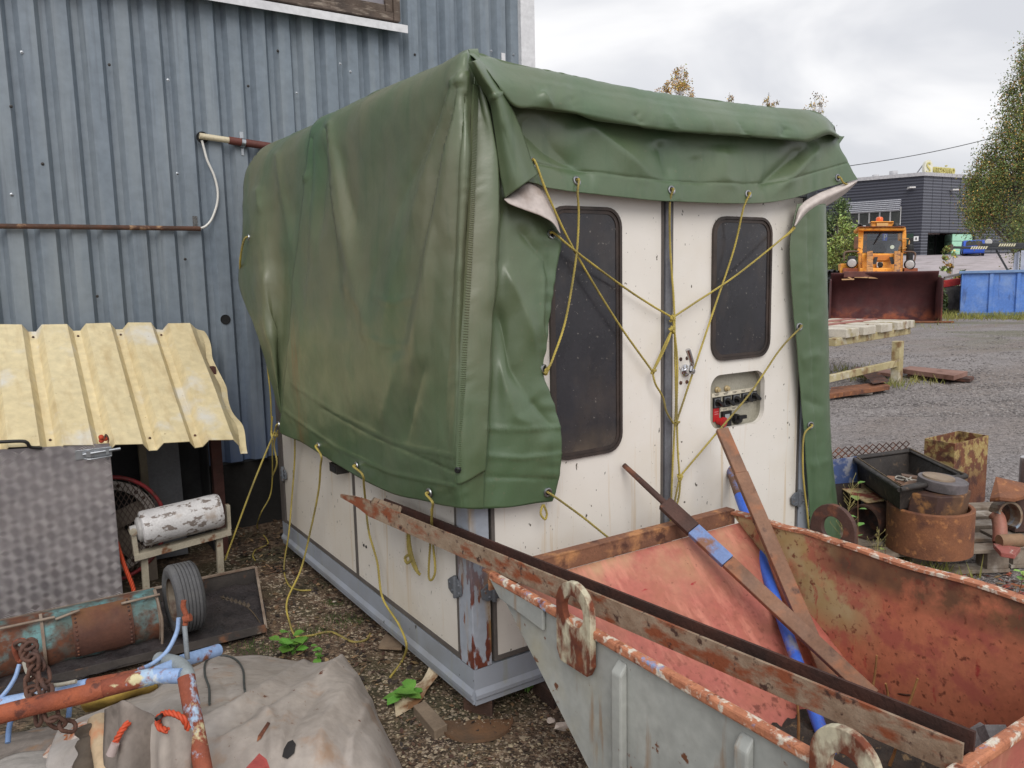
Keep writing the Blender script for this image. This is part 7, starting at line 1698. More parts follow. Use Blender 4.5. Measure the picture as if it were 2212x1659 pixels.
# body
lbox('hood', 505, 590, 1055, 880, 4.2, 6.0, lor, .03)
lbox('hood_recess_shade', 660, 615, 905, 690, 4.12, 4.19, M('loader_orange_dark', S(206, 124, 40), S(186, 108, 36), rough=.5), .0)  # recess shade painted as a darker orange panel on the hood front
lbox('front_crossmember', 480, 800, 1080, 900, 3.3, 3.6, lor, .03)
for x0 in (575, 970):
    m = MB(); m.beam(lq(x0+45, 555, 4.1), lq(x0+45, 950, 1.6), blat*.10, bdep*.08); lo_ = m.build('lift_arm', M('arm_orange', S(200, 140, 70), S(160, 110, 64), vs=3, rough=.6, layers=[dict(c=S(110, 74, 56), s=5, t=.56, w=.06)]), ld, bevel=.02)
    m = MB(); c = lq(x0+50, 605, 3.98); m.lathe(c, -bdep, [(1e-5, .0), (.10, .0), (.10, -.06), (1e-5, -.06)], 14); m.build('pin', lbl, lo_)
    sx = 1 if x0 < 700 else -1
    m = MB(); m.beam(lq(x0+45+sx*90, 640, 4.0), lq(x0+45+sx*60, 745, 3.6), blat*.06, bdep*.05); m.build('hydraulic_link', lbl, lo_)
for x0, x1 in ((455, 500), (1062, 1100)):
    lbox('lower_post', x0, 580, x1, 870, 4.0, 4.3, M('post_orange', S(214, 146, 56), S(180, 116, 48), vs=3, layers=[dict(c=S(120, 74, 50), s=4, t=.58, w=.08)]), .02)
lbox('tow_plate', 720, 715, 805, 790, 4.05, 4.11, plain('plate_pale', S(206, 200, 190)), .0)
m = MB(); m.lathe(lq(765, 755, 4.04), -bdep, [(1e-5, .03), (.07, .03), (.11, 0)], 14); m.build('round_cap', lbl, ld)
# cab
def cabbar(name, pts, hw, mat=lor, dd=5.2): 
    m = MB(); m.beam(lq(*pts[0], dd), lq(*pts[1], dd), blat*hw, bdep*.06); return m.build(name, mat, ld, bevel=.015)
cabbar('cab_pillar', ((495, 240), (475, 590)), .09); cabbar('cab_pillar', ((1102, 240), (1110, 590)), .09)
cabbar('cab_pillar', ((560, 250), (545, 590)), .06, dd=7.0); cabbar('cab_pillar', ((1040, 250), (1050, 590)), .06, dd=7.0)
lbox('cab_roof', 440, 205, 1140, 262, 4.8, 7.3, lor, .05)
lbox('roof_edge', 460, 198, 1130, 212, 4.7, 7.2, rust, .01)
rb_ = lbox('roof_box', 655, 135, 960, 204, 5.4, 6.6, lor, .02)
lbox('box_lid', 640, 126, 965, 140, 5.3, 6.7, lor, .01)
lbox('name_plate', 720, 150, 885, 195, 5.33, 5.38, M('plate_tan', S(214, 172, 112), S(196, 150, 90)), .0)
m = MB(); c = lq(758, 126, 5.9); m.lathe(c, up3, [(.13, 0), (.13, .09), (.12, .14), (.05, .17), (1e-5, .17)], 14); m.build('beacon', plain('beacon_orange', S(236, 110, 48), rough=.25), ld)
for cx_ in (585, 618): lbox('work_light', cx_-18, 155, cx_+14, 196, 5.0, 5.2, lbl, .01)
m = MB(); m.lathe(lq(478, 195, 5.0), -bdep, [(1e-5, 0), (.09, .02), (.1, .1), (.05, .14)], 12); m.build('horn', lbl, ld)
m = MB(); m.lathe(lq(1000, 196, 5.3), up3, [(.14, 0), (.10, .1), (1e-5, .12)], 12); m.build('antenna_dome', lbl, ld)
b = NB('cab_glass'); tr_n = b.n('ShaderNodeBsdfTransparent'); tr_n.inputs[0].default_value = (.55, .58, .6, 1); gl = b.n('ShaderNodeBsdfGlossy'); gl.inputs['Roughness'].default_value = .06; gl.inputs[0].default_value = (.9, .92, .95, 1)
mxs = b.n('ShaderNodeMixShader'); mxs.inputs[0].default_value = .07; b.l(tr_n.outputs[0], mxs.inputs[1]); b.l(gl.outputs[0], mxs.inputs[2]); b.l(mxs.outputs[0], b.t.nodes['Material Output'].inputs['Surface']); CABG = b.m
m = MB(); m.prism([lq(515, 578, 5.15), lq(1090, 578, 5.15), lq(1088, 245, 5.15), lq(530, 245, 5.15)], bdep*.02); m.build('windscreen', CABG, ld)
cabbar('rear_rail', ((540, 300), (1060, 300)), .0, dd=7.0)
m = MB(); m.beam(lq(535, 262, 5.14), lq(1090, 262, 5.14), up3*.10, bdep*.02); m.build('screen_seal', lbl, ld)
m = MB(); m.beam(lq(530, 550, 7.0), lq(1060, 550, 7.0), up3*.4, bdep*.03); m.build('rear_panel', M('cab_grey', S(130, 134, 136), S(110, 112, 114)), ld)
m = MB(); m.lathe(lq(740, 530, 6.0), -bdep, [(1e-5, .1), (.24, .1), (.28, 0)], 18); m.build('seat', plain('seat_grey', S(96, 98, 102), rough=.8), ld)
m = MB(); pts = [lq(765, 540, 5.6)+RH3*.24*math.cos(2*PI*k/24)+up3*.12*math.sin(2*PI*k/24)+bdep*.2*math.sin(2*PI*k/24) for k in range(24)]; m.tube(pts, .015, 6, closed=True); m.build('steering_wheel', lbl, ld)
m = MB(); m.tube([lq(825, 215, 5.1), lq(690, 455, 5.1)], .02, 6); m.build('wiper', lbl, ld)
m = MB(); m.lathe(lq(942, 498, 5.12), -bdep, [(1e-5, 0), (.075, 0), (.075, -.01)], 18); m.build('sticker', plain('sticker_mint', S(200, 220, 206)), ld)
for (cx_, cy_) in ((362, 728), (1195, 748)):
    m = MB(); m.lathe(lq(cx_, cy_, 3.9), -bdep, [(1e-5, .05), (.155, .05), (.17, .02), (.19, .0), (.19, -.12), (1e-5, -.14)], 22, mi=0); m.lathe(lq(cx_, cy_, 3.9)-bdep*.051, -bdep, [(1e-5, .02), (.10, .015), (.15, 0)], 22, mi=1); m.build('headlamp', [lbl, plain('lamp_glass', S(190, 186, 184), rough=.15)], ld)
lbox('lamp_box', 310, 625, 425, 672, 3.9, 4.2, lbl, .02)
lbox('fender', 195, 735, 450, 905, 4.3, 6.3, lor, .03); lbox('fender_step', 235, 800, 450, 905, 3.9, 4.29, M('step_rust', S(150, 78, 44), S(116, 60, 40), rough=.7), .02)
lbox('fender', 1065, 795, 1130, 905, 4.3, 6.3, lor, .03); lbox('fender_step', 1115, 800, 1312, 870, 3.9, 6.0, M('step_rust', S(150, 78, 44)), .02)
m = MB(); m.lathe(lq(1190, 690, 5.0), up3, [(.12, 0), (.12, .35), (.14, .4), (.14, .55), (.11, .6), (1e-5, .6)], 14); m.build('exhaust', lbl, ld)
m = MB(); m.tube(spl([lq(255, 700, 4.3), lq(250, 600, 4.3), lq(290, 565, 4.3), lq(455, 560, 4.3)], 16), .035, 6); m.build('guard_rail', M('rail_brown', S(120, 96, 80), S(92, 72, 60)), ld)
m = MB(); m.tube(spl([lq(1115, 565, 4.3), lq(1230, 565, 4.3), lq(1275, 595, 4.3), lq(1265, 680, 4.3), lq(1225, 790, 4.2)], 16), .03, 6); m.build('guard_rail', MATS['rail_brown'], ld)
m = MB(); m.tube([lq(1100, 378, 5.0), lq(1192, 378, 4.9), lq(1180, 500, 4.9), lq(1095, 525, 5.0)], .03, 6); mo_ = m.build('mirror_arm', M('arm_tan', S(214, 170, 100), S(180, 136, 80)), ld)
m = MB(); m.obox(lq(1208, 440, 4.9), blat*.08, bdep*.03, up3*.2); m.build('mirror', lbl, mo_, bevel=.02)
m = MB(); m.tube([lq(495, 365, 5.0), lq(440, 375, 4.9), lq(445, 500, 4.9), lq(490, 520, 5.0)], .03, 6); mo_ = m.build('mirror_arm', MATS['arm_tan'], ld)
m = MB(); m.obox(lq(422, 438, 4.9), blat*.08, bdep*.03, up3*.24); m.build('mirror', M('mirror_rust', S(120, 84, 60), S(84, 60, 48)), mo_, bevel=.03)
for sx in (.12, .88):
    for dd_ in (3.6, 7.4):
        c = bL+blat*bwid*sx+bdep*dd_+up3*.75; m = MB(); m.lathe(c-blat*.28, blat, [(.35, 0), (.7, 0), (.75, .06), (.75, .5), (.7, .56), (.35, .56)], 30); wo_ = m.build('wheel', plain('loader_tyre', S(44, 44, 46), rough=.85), ld)
        m = MB(); m.lathe(c-blat*.2, blat, [(1e-5, .1), (.34, 0), (.345, .4), (1e-5, .3)], 20); m.build('hub', lor, wo_)
m = MB(); m.obox(bL+blat*bwid*.5+bdep*5.5+up3*.9, blat*.8, bdep*2.6, up3*.45); m.build('chassis', lor, ld)
# black pipes stacked beside the loader
for k, (a, b_) in enumerate(((1792, 590), (1803, 588), (1812, 590), (1797, 602), (1808, 603))):
    c = PD(a, b_, 30.0); m = MB(); m.pipe(c, c+cdir*3-RH3*1.5, .10, .085, 14); m.build('plastic_pipe', plain('pipe_black', S(34, 34, 36), rough=.4), label='black plastic pipe end in the stack left of the loader', cat='pipe', group='black pipes stacked beside the wheel loader')
m = MB(); c = PD(1803, 610, 30.3); m.obox(np.array([c[0], c[1], .62])+cdir*1, RH3*.6, cdir*.8, up3*.62); m.build('pipe_rack', plain('rack_dark', S(50, 48, 46), rough=.8), label='dark rack holding the black pipes beside the loader', cat='rack')

# ================================================================ BLUE CONTAINER AND BOOM
CD = 27.2
def kq(x, y, dd=0): return PD(1991+x*.2, 387+y*.2, CD+dd)
cb_m = M('container_blue', S(92, 134, 206), S(80, 120, 190), vs=1.2, rough=.5, bump=.04, layers=[dict(c=S(60, 82, 130), s=3, st=(2, 2, .4), t=.62, w=.05, a=.7), dict(c=S(52, 60, 66), s=4, t=.64, w=.03, zr=(.6, .2), a=.9), dict(c=S(150, 170, 200), s=2, t=.6, w=.1, a=.4)])
ct = thing('blue_container', PD(2140, 684, CD), 'long blue steel skip container with raised ribs', 'container')
cl = kq(402, 1470); cl[2] = 0; crr = kq(1800, 1470, -.5); crr[2] = 0; cv = crr-cl; cln = np.linalg.norm(cv); cv /= cln; cdp = cl-CAM; cdp[2] = 0; cdp /= np.linalg.norm(cdp); cdp += cv*.04; chh = 1.56
m = MB(); m.prism([cl, cl+cv*cln, cl+cv*cln+up3*chh, cl+up3*chh], cdp*.05); m.build('front_wall', cb_m, ct)
m = MB(); m.prism([cl, cl+cdp*2.2, cl+cdp*2.2+up3*chh, cl+up3*chh], cv*.05); m.build('end_wall', cb_m, ct)
m = MB(); m.prism([cl+cdp*2.2, cl+cdp*2.2+cv*cln, cl+cdp*2.2+cv*cln+up3*chh, cl+cdp*2.2+up3*chh], cdp*.05); m.build('back_wall', cb_m, ct)
m = MB(); m.beam(cl+up3*(chh-.04)-cdp*.05-cv*.06, cl+cv*cln+up3*(chh-.04)-cdp*.05, cdp*.07, up3*.045); m.build('top_rail', M('rail_greyblue', S(120, 150, 190), S(104, 130, 170)), ct, bevel=.01)
m = MB(); m.beam(cl+up3*.08-cdp*.04-cv*.05, cl+cv*cln+up3*.08-cdp*.04, cdp*.06, up3*.05); m.build('bottom_rail', M('rail_teal', S(92, 124, 150), S(70, 90, 100)), ct, bevel=.01)
for s_ in np.arange(0.02, cln, .87):
    m = MB(); q_ = cl+cv*(s_+(.0 if s_ > .1 else .0)); wdr = .06 if s_ < .1 else .20
    m.prism([q_-cdp*.001+up3*.13, q_+cv*wdr*.25-cdp*.07+up3*.13, q_+cv*wdr*.75-cdp*.07+up3*.13, q_+cv*wdr-cdp*.001+up3*.13], up3*(chh-.22)); m.build('rib', cb_m, ct)
m = MB(); m.obox(cl+cv*cln/2+cdp*1.1+up3*.06, cv*cln/2*.98, cdp*1.05, up3*.03); m.build('floor', lbl, ct)
bm_ = thing('drill_boom', kq(700, 985, 1.2), 'dark boom with hazard-striped ends sticking up out of the blue container', 'boom')
dkb = M('boom_dark', S(58, 60, 62), S(42, 44, 46), rough=.6)
def bbar(nm, a, b_, r_, dd=1.2, mat=dkb):
    m = MB(); m.beam(kq(*a, dd), kq(*b_, dd), cdp*r_, up3*r_); return m.build(nm, mat, bm_, bevel=.01)
bbar('lower_beam', (320, 737), (760, 745), .045); bbar('beam_end', (312, 737), (340, 737), .10, mat=plain('end_brown', S(90, 74, 66)))
bbar('upper_beam', (610, 712), (1300, 712), .06, 1.6); bbar('beam_end', (605, 710), (632, 710), .12, 1.6, plain('end_brown', S(90, 74, 66)))
bbar('top_tube', (740, 692), (1300, 700), .035, 1.7); bbar('strut', (800, 758), (930, 985), .07); bbar('frame_post', (965, 750), (955, 985), .05); bbar('frame_post', (1065, 740), (1050, 985), .05); bbar('side_beam', (720, 750), (1300, 735), .035, 1.0)
for k in range(7):
    for (x0, y0, dd_) in ((525, 741, 1.14), (830, 711, 1.52)):
        m = MB(); a = kq(x0+k*26, y0, dd_); m.prism([a-up3*.05, a+RH3*.06-up3*.05, a+RH3*.11+up3*.05, a+RH3*.05+up3*.05], cdp*.003); m.build('hazard_stripe', plain('stripe_cream', S(222, 214, 180)), bm_)
m = MB(); m.prism([kq(985, 985, 1.3), kq(1050, 985, 1.3), kq(1060, 780, 1.3), kq(1005, 800, 1.3)], cdp*.02); m.build('plastic_sheet', M('sheet_pale', S(190, 194, 206), S(140, 146, 166), vs=2, rough=.3), bm_)
m = MB(); m.prism([kq(1065, 985, 1.3), kq(1300, 985, 1.3), kq(1300, 760, 1.3), kq(1075, 770, 1.3)], cdp*.02); m.build('plastic_sheet', MATS['sheet_pale'], bm_)
m = MB(); m.lathe(kq(722, 680, 1.6), -cdp, [(1e-5, .02), (.1, .02), (.12, 0), (.12, -.08)], 14); m.build('work_lamp', plain('lamp_white', S(206, 204, 200)), bm_)
m = MB(); m.beam(PD(2033, 614, 29), PD(2071, 608, 29), up3*.12, cdir*.12); m.build('red_beam', M('beam_red', S(176, 48, 44), S(140, 40, 38)), label='red steel beam on the ground behind the blue container', cat='steel beam')
m = MB(); a_, b2 = PD(2033, 614, 29.1), PD(2071, 608, 29.1); m.obox((a_+b2)/2-up3*((a_+b2)[2]/4+.06), RH3*.45, cdir*.2, up3*((a_+b2)[2]/4-.06)); m.build('stone_pile', M('stones_grey', S(112, 106, 100), S(70, 66, 62), vs=6, rough=.9, bump=.8, bs=8), label='grey rubble heap under the red beam', cat='rubble')
m = MB(); m.beam(PD(2040, 600, 29.2), PD(2074, 592, 29.2), up3*.04, cdir*.05); m.build('grey_bar', plain('bar_grey', S(120, 118, 116)), label='grey steel bar lying on the red beam', cat='steel bar')

# ================================================================ DARK OFFICE BUILDING
BD = 80.0
bc_ = PD(1987.5, 559.5, BD); topz = PD(1994, 382.5, BD)[2]
dl = -RH*.817+FH*.577; dr = RH*.89+FH*.45
DL, DR = np.array([dl[0], dl[1], 0]), np.array([dr[0], dr[1], 0])
nl_ = np.array([-DL[1], DL[0], 0]); nl_ *= -np.sign(nl_ @ FWD); nr2 = np.array([-DR[1], DR[0], 0]); nr2 *= -np.sign(nr2 @ FWD)
bc_[2] = float(gz(bc_[0], bc_[1]))-.3; zb0 = bc_[2]
def FLp(x, y, off=0): d = ray(x, y); p0 = bc_+nl_*off; return CAM+d*(((p0-CAM)@nl_)/(d@nl_))
def FRp(x, y, off=0): d = ray(x, y); p0 = bc_+nr2*off; return CAM+d*(((p0-CAM)@nr2)/(d@nr2))
def rib_shade_stripes(name, c1, c2, pitch):  # rib shading put into the colour: dark grooves, lighter crests
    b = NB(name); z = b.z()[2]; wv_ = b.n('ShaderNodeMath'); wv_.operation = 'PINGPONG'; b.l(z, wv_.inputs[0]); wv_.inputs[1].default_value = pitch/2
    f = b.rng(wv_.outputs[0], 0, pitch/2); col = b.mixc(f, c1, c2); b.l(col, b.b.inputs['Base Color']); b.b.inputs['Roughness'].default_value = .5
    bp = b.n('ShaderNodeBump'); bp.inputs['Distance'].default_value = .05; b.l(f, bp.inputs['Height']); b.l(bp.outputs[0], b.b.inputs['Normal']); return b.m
cladL = rib_shade_stripes('dark_cladding', S(40, 42, 52), S(66, 68, 80), .30); cladR = rib_shade_stripes('grey_cladding', S(62, 64, 72), S(104, 106, 116), .30)
ob = thing('office_building', bc_, 'dark ribbed two-storey office building with roof sign beyond the yard', 'building')
HB = topz-zb0
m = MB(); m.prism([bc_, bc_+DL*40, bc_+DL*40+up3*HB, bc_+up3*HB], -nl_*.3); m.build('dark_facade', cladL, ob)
# grey facade in vertical panels, with an opening for the entrance
ex0, ex1 = FRp(2003, 540), FRp(2097, 540); s0, s1_ = (ex0-bc_)@DR, (ex1-bc_)@DR; zo = FRp(2020, 503)[2]
pw = ((FRp(2033, 450)-bc_)@DR)/2
k = 0; s_ = 0.0
while s_ < 34:
    e_ = s_+pw; z_lo = zo if (e_ > s0+.1 and s_ < s1_-.1) else zb0
    m = MB(); a = bc_+DR*(s_+.03); b_ = bc_+DR*(e_-.03)
    a2, b3 = a.copy(), b_.copy(); a2[2] = b3[2] = z_lo
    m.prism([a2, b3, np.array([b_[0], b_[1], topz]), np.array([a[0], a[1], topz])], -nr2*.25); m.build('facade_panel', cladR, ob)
    s_ = e_
m = MB(); m.prism([bc_+DR*.0-nr2*.26+up3*(zo-zb0), bc_+DR*34-nr2*.26+up3*(zo-zb0), bc_+DR*34-nr2*.26+up3*HB, bc_-nr2*.26+up3*HB], -nr2*.1); m.build('facade_core', lbl, ob)
if s0 > .05:
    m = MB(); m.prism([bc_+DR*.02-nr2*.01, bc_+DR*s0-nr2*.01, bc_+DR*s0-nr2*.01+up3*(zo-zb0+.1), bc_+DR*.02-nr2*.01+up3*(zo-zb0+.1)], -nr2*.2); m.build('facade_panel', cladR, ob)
mint = M('mint_panel', S(176, 226, 200), S(160, 210, 184), vs=1, rough=.6, bump=.02)
for j in range(3):
    q0, q1 = FRp(2060, 556, -1.2), FRp(2098, 556, -1.2); z0 = zb0+.25+j*(zo-zb0-.3)/3; z1 = z0+(zo-zb0-.3)/3-.05
    pa2, pb3 = FRp(2056, 540, -.1), FRp(2099, 540, -.1)
    m = MB(); m.prism([np.array([pa2[0], pa2[1], z0]), np.array([pb3[0], pb3[1], z0]), np.array([pb3[0], pb3[1], z1]), np.array([pa2[0], pa2[1], z1])], -nr2*.1); m.build('mint_panel', mint, ob)
    pc2, pd2 = FRp(2041, 540, -2.2), FRp(2056, 540, -.1)
    m = MB(); m.prism([np.array([pc2[0], pc2[1], z0]), np.array([pd2[0], pd2[1], z0]), np.array([pd2[0], pd2[1], z1]), np.array([pc2[0], pc2[1], z1])], -nr2*.1); m.build('mint_panel', mint, ob)
m = MB(); g0, g1 = FRp(2002, 540, -2.4), FRp(2042, 540, -2.4); m.prism([np.array([g0[0], g0[1], zb0]), np.array([g1[0], g1[1], zb0]), np.array([g1[0], g1[1], zo]), np.array([g0[0], g0[1], zo])], -nr2*.1)
gd_m = M('door_glass', S(40, 42, 40), S(30, 32, 32), rough=.15, bump=0); do_ = m.build('entrance_glass', gd_m, ob)
for px_ in (2004, 2021, 2040):
    q0 = FRp(px_, 540, -2.35); m = MB(); m.obox(np.array([q0[0], q0[1], (zb0+zo)/2]), DR*.06, nr2*.05, up3*(zo-zb0)/2*.98); m.build('door_mullion', lbl, do_)
m = MB(); g0, g1 = FLp(1955, 540, .03), FLp(1972, 540, .03); zt2 = FLp(1960, 505, .03)[2]; m.prism([np.array([g0[0], g0[1], zb0]), np.array([g1[0], g1[1], zb0]), np.array([g1[0], g1[1], zt2]), np.array([g0[0], g0[1], zt2])], nl_*.05); m.build('side_door', M('door_green', S(40, 66, 52), S(32, 54, 44), rough=.3), ob)
m = MB(); m.prism([bc_+up3*HB+nl_*.15+nr2*.1, bc_+DL*40+up3*HB+nl_*.15, bc_+DL*40+up3*HB-nl_*8, bc_+DR*34+up3*HB-nr2*2, bc_+DR*34+up3*HB+nr2*.15], up3*.35); m.build('roof_edge', M('roof_grey', S(190, 188, 190), S(160, 160, 164)), ob)
# strip window with louvred shade
wz0, wz1 = FLp(1900, 488)[2], FLp(1900, 460)[2]
wl, wr = FLp(1812, 475, .05), FLp(1946, 475, .05)
m = MB(); m.prism([np.array([wl[0], wl[1], wz0]), np.array([wr[0], wr[1], wz0]), np.array([wr[0], wr[1], wz1+.5]), np.array([wl[0], wl[1], wz1+.5])], nl_*.12); wf = m.build('strip_window', M('frame_white', S(206, 206, 206), S(190, 190, 190)), ob)
wd_ = (wr-wl); wn_ = np.linalg.norm(wd_[:2]); wdv = np.array([wd_[0], wd_[1], 0])/wn_
n_p = 6
for j in range(n_p):
    a = wl+wdv*(wn_*(j+.09)/n_p)+nl_*.121; b_ = wl+wdv*(wn_*(j+.94)/n_p)+nl_*.121
    m = MB(); m.prism([np.array([a[0], a[1], wz0+.15]), np.array([b_[0], b_[1], wz0+.15]), np.array([b_[0], b_[1], wz1+.4]), np.array([a[0], a[1], wz1+.4])], nl_*.02); m.build('pane', M('pane_dark', S(58, 60, 56), S(40, 42, 40), rough=.08, bump=0), wf)
lz1 = FLp(1900, 436)[2]
for j in range(6):
    z_ = wz1+.1+(lz1-wz1-.1)*j/5; a = wl+nl_*(.95-.14*j); b_ = wr+nl_*(.95-.14*j)
    m = MB(); m.beam(np.array([a[0], a[1], z_]), np.array([b_[0], b_[1], z_]), nl_*.16+up3*.06, up3*.03); m.build('louvre', M('louvre_silver', S(200, 202, 208), S(176, 178, 186), rough=.4), ob)
for (x, y, f_) in ((1969, 405, FLp), (2062, 410, FRp)):
    q0 = f_(x, y, .4); m = MB(); m.obox(q0, RH3*.30, cdir*.25, up3*.07); m.tube([q0, q0-RH3*.2+cdir*.5-up3*.1], .04, 6); m.build('wall_lamp', M('lamp_pale', S(214, 212, 210)), ob, bevel=.0)
q0 = FLp(1979, 515.5, .06); m = MB(); m.obox(q0, DL*.22, nl_*.02, up3*.24); hn = m.build('number_plate', plain('plate_white', S(232, 232, 232)), ob); m = MB(); m.obox(q0+nl_*.03, DL*.06, nl_*.005, up3*.12); m.build('digit', lbl, hn)
for (x0, y0, x1, y1) in ((1885, 378, 1897, 392), (1922, 370, 1938, 388)):
    c = PD((x0+x1)/2, (y0+y1)/2, BD+6); r_ = (x1-x0)/2*(BD+6)/F0; c[2] = topz; hv = PD(x0, y0, BD+6)[2]-topz
    m = MB(); m.lathe(c, up3, [(r_, -.3), (r_, hv*.75), (r_*1.08, hv*.8), (r_*1.08, hv), (1e-5, hv)], 18); m.build('roof_vent', M('vent_pale', S(206, 206, 208), S(180, 180, 184)), ob)
# roof sign
sg_m = plain('sign_gold', S(206, 196, 122), rough=.4); sg_p = plain('sign_pale', S(226, 224, 206), rough=.4)
sgn = thing('roof_sign', PD(2030, 378, BD+1), 'pale gold roof sign with round emblem and lower-case lettering', 'sign')
ec = PD(2006, 362, BD+.6); ex_, ey_ = 9.2*BD/F0, 16.5*BD/F0
m = MB(); m.prism([ec+RH3*ex_*math.cos(2*PI*k/28)+up3*ey_*math.sin(2*PI*k/28) for k in range(28)], cdir*.5); eo = m.build('emblem', sg_p, sgn)
def text(s_, c, h_, ux, mat, parent, nm, ext_=.06, wscale=1.0):
    cu = bpy.data.curves.new(nm, 'FONT'); cu.body = s_; cu.size = 1.0; cu.extrude = ext_; cu.align_x = 'LEFT'; cu.align_y = 'BOTTOM_BASELINE'; cu.offset = 0.0; cu.space_character = 1.12
    o = bpy.data.objects.new(nm, cu); COL.objects.link(o); cu.materials.append(mat)
    ux = np.asarray(ux, float); uz = up3; n = np.cross(ux, uz)
    o.matrix_world = Matrix(((ux[0]*h_*wscale, uz[0]*h_, n[0], c[0]), (ux[1]*h_*wscale, uz[1]*h_, n[1], c[1]), (ux[2]*h_*wscale, uz[2]*h_, n[2], c[2]), (0, 0, 0, 1)))
    bpy.context.view_layer.update()
    me = bpy.data.meshes.new_from_object(o.evaluated_get(bpy.context.evaluated_depsgraph_get()))
    mw = o.matrix_world.copy(); bpy.data.objects.remove(o)
    o = bpy.data.objects.new(nm, me); COL.objects.link(o); o.matrix_basis = mw; adopt(o, parent); return o
sdir = PD(2064, 376, BD+2.5)-PD(2016, 373, BD+.6); sdir /= np.linalg.norm(sdir)
text('S', ec-cdir*.06-RH3*ex_*.62-up3*ey_*.75, 2.0*ey_*1.05, RH3, sg_m, eo, 'emblem_letter', .05, .62)
text('masino', PD(2016, 373.5, BD+.6), 1.36, sdir, sg_m, sgn, 'lettering', .12, .84)
for (x0, y0, x1, y1) in ((1974, 381, 1997, 352), (1984, 381, 1999, 366), (2018, 380, 2018, 374), (2034, 380, 2034, 375), (2052, 381, 2052, 376)):
    m = MB(); m.tube([PD(x0, y0+2, BD+2), PD(x1, y1, BD+.9)], .06, 5); m.build('sign_stay', plain('stay_grey', S(150, 150, 154)), sgn)
m = MB(); a, b_ = PD(2036, 376, BD+14), PD(2120, 380, BD+14); m.prism([np.array([a[0], a[1], 2.5]), np.array([b_[0], b_[1], 2.5]), b_, a], cdir*4); m.build('brick_building', M('brick_far', S(150, 110, 102), S(132, 96, 90), vs=1), label='brownish block rising just behind the dark office roof', cat='building')
# banner seen through the loader cab
bq = PD(1911.5, 523, 60); 
bnr = thing('banner_sign', np.array([bq[0], bq[1], float(gz(bq[0], bq[1]))]), 'tall blue banner sign with white letters behind the loader cab', 'sign')
zt3 = PD(1911, 505, 60)[2]; zb3 = float(gz(bq[0], bq[1]))-.1
m = MB(); m.prism([np.array([bq[0], bq[1], zb3])-RH3*.17, np.array([bq[0], bq[1], zb3])+RH3*.17, np.array([bq[0], bq[1], zt3])+RH3*.17, np.array([bq[0], bq[1], zt3])-RH3*.17], cdir*.05); m.build('board', plain('banner_blue', S(70, 96, 200)), bnr)
text('P', PD(1908.2, 518.5, 59.9), .62, RH3, sg_p, bnr, 'letter', .01, .8); text('I', PD(1909.6, 532.5, 59.9), .62, RH3, sg_p, bnr, 'letter', .01, .8)
# ================================================================ BLUE CAR
cq = PD(2103, 558.5, 74.0); cq[2] = float(gz(cq[0], cq[1]))+.05
car = thing('blue_car', cq, 'blue hatchback parked by the mint-green wall', 'car')
cf = cdir*.9+RH3*.43; cf /= np.linalg.norm(cf); cr_ = np.array([cf[1], -cf[0], 0])
cbl = plain('car_blue', S(48, 88, 190), rough=.25)
prof = [(0, .35), (-.02, .75), (.05, .95), (.35, 1.42), (.7, 1.5), (1.9, 1.48), (2.6, 1.0), (3.9, .85), (4.0, .4), (3.9, .25), (.1, .25)]
m = MB(); m.prism([cq-cr_*.88+cf*a+up3*b_ for a, b_ in prof], cr_*1.76); m.build('body', cbl, car, bevel=.06)
m = MB(); m.prism([cq-cr_*.7+cf*.09+up3*.98-cf*.06, cq+cr_*.7+cf*.09+up3*.98-cf*.06, cq+cr_*.62+cf*.34+up3*1.40-cf*.07, cq-cr_*.62+cf*.34+up3*1.40-cf*.07], cf*.05); m.build('rear_window', lbl, car)
m = MB(); m.prism([cq+cr_*.885+cf*.5+up3*1.0, cq+cr_*.885+cf*2.4+up3*1.0, cq+cr_*.885+cf*1.85+up3*1.38, cq+cr_*.885+cf*.75+up3*1.38], cr_*.01); m.build('side_window', lbl, car)
for sx in (-.72, .72):
    m = MB(); m.obox(cq+cr_*sx+up3*.82-cf*.03, cr_*.12, cf*.03, up3*.09); m.build('tail_light', plain('tail_red', S(170, 30, 34)), car)
m = MB(); m.obox(cq+up3*.72-cf*.03, cr_*.26, cf*.01, up3*.06); m.build('licence_plate', plain('plate_cream', S(226, 214, 170)), car)
for sx in (-.8, .8):
    for fx_ in (.75, 3.2):
        c = cq+cr_*sx+cf*fx_+up3*.31; m = MB(); m.lathe(c-cr_*.1, cr_, [(.18, 0), (.3, 0), (.31, .03), (.31, .17), (.3, .2), (.18, .2)], 20); wh = m.build('wheel', plain('car_tyre', S(36, 36, 38), rough=.8), car); m = MB(); m.lathe(c-cr_*.09, cr_, [(1e-5, 0), (.18, .01), (.18, .17), (1e-5, .18)], 16); m.build('rim', zinc, wh)

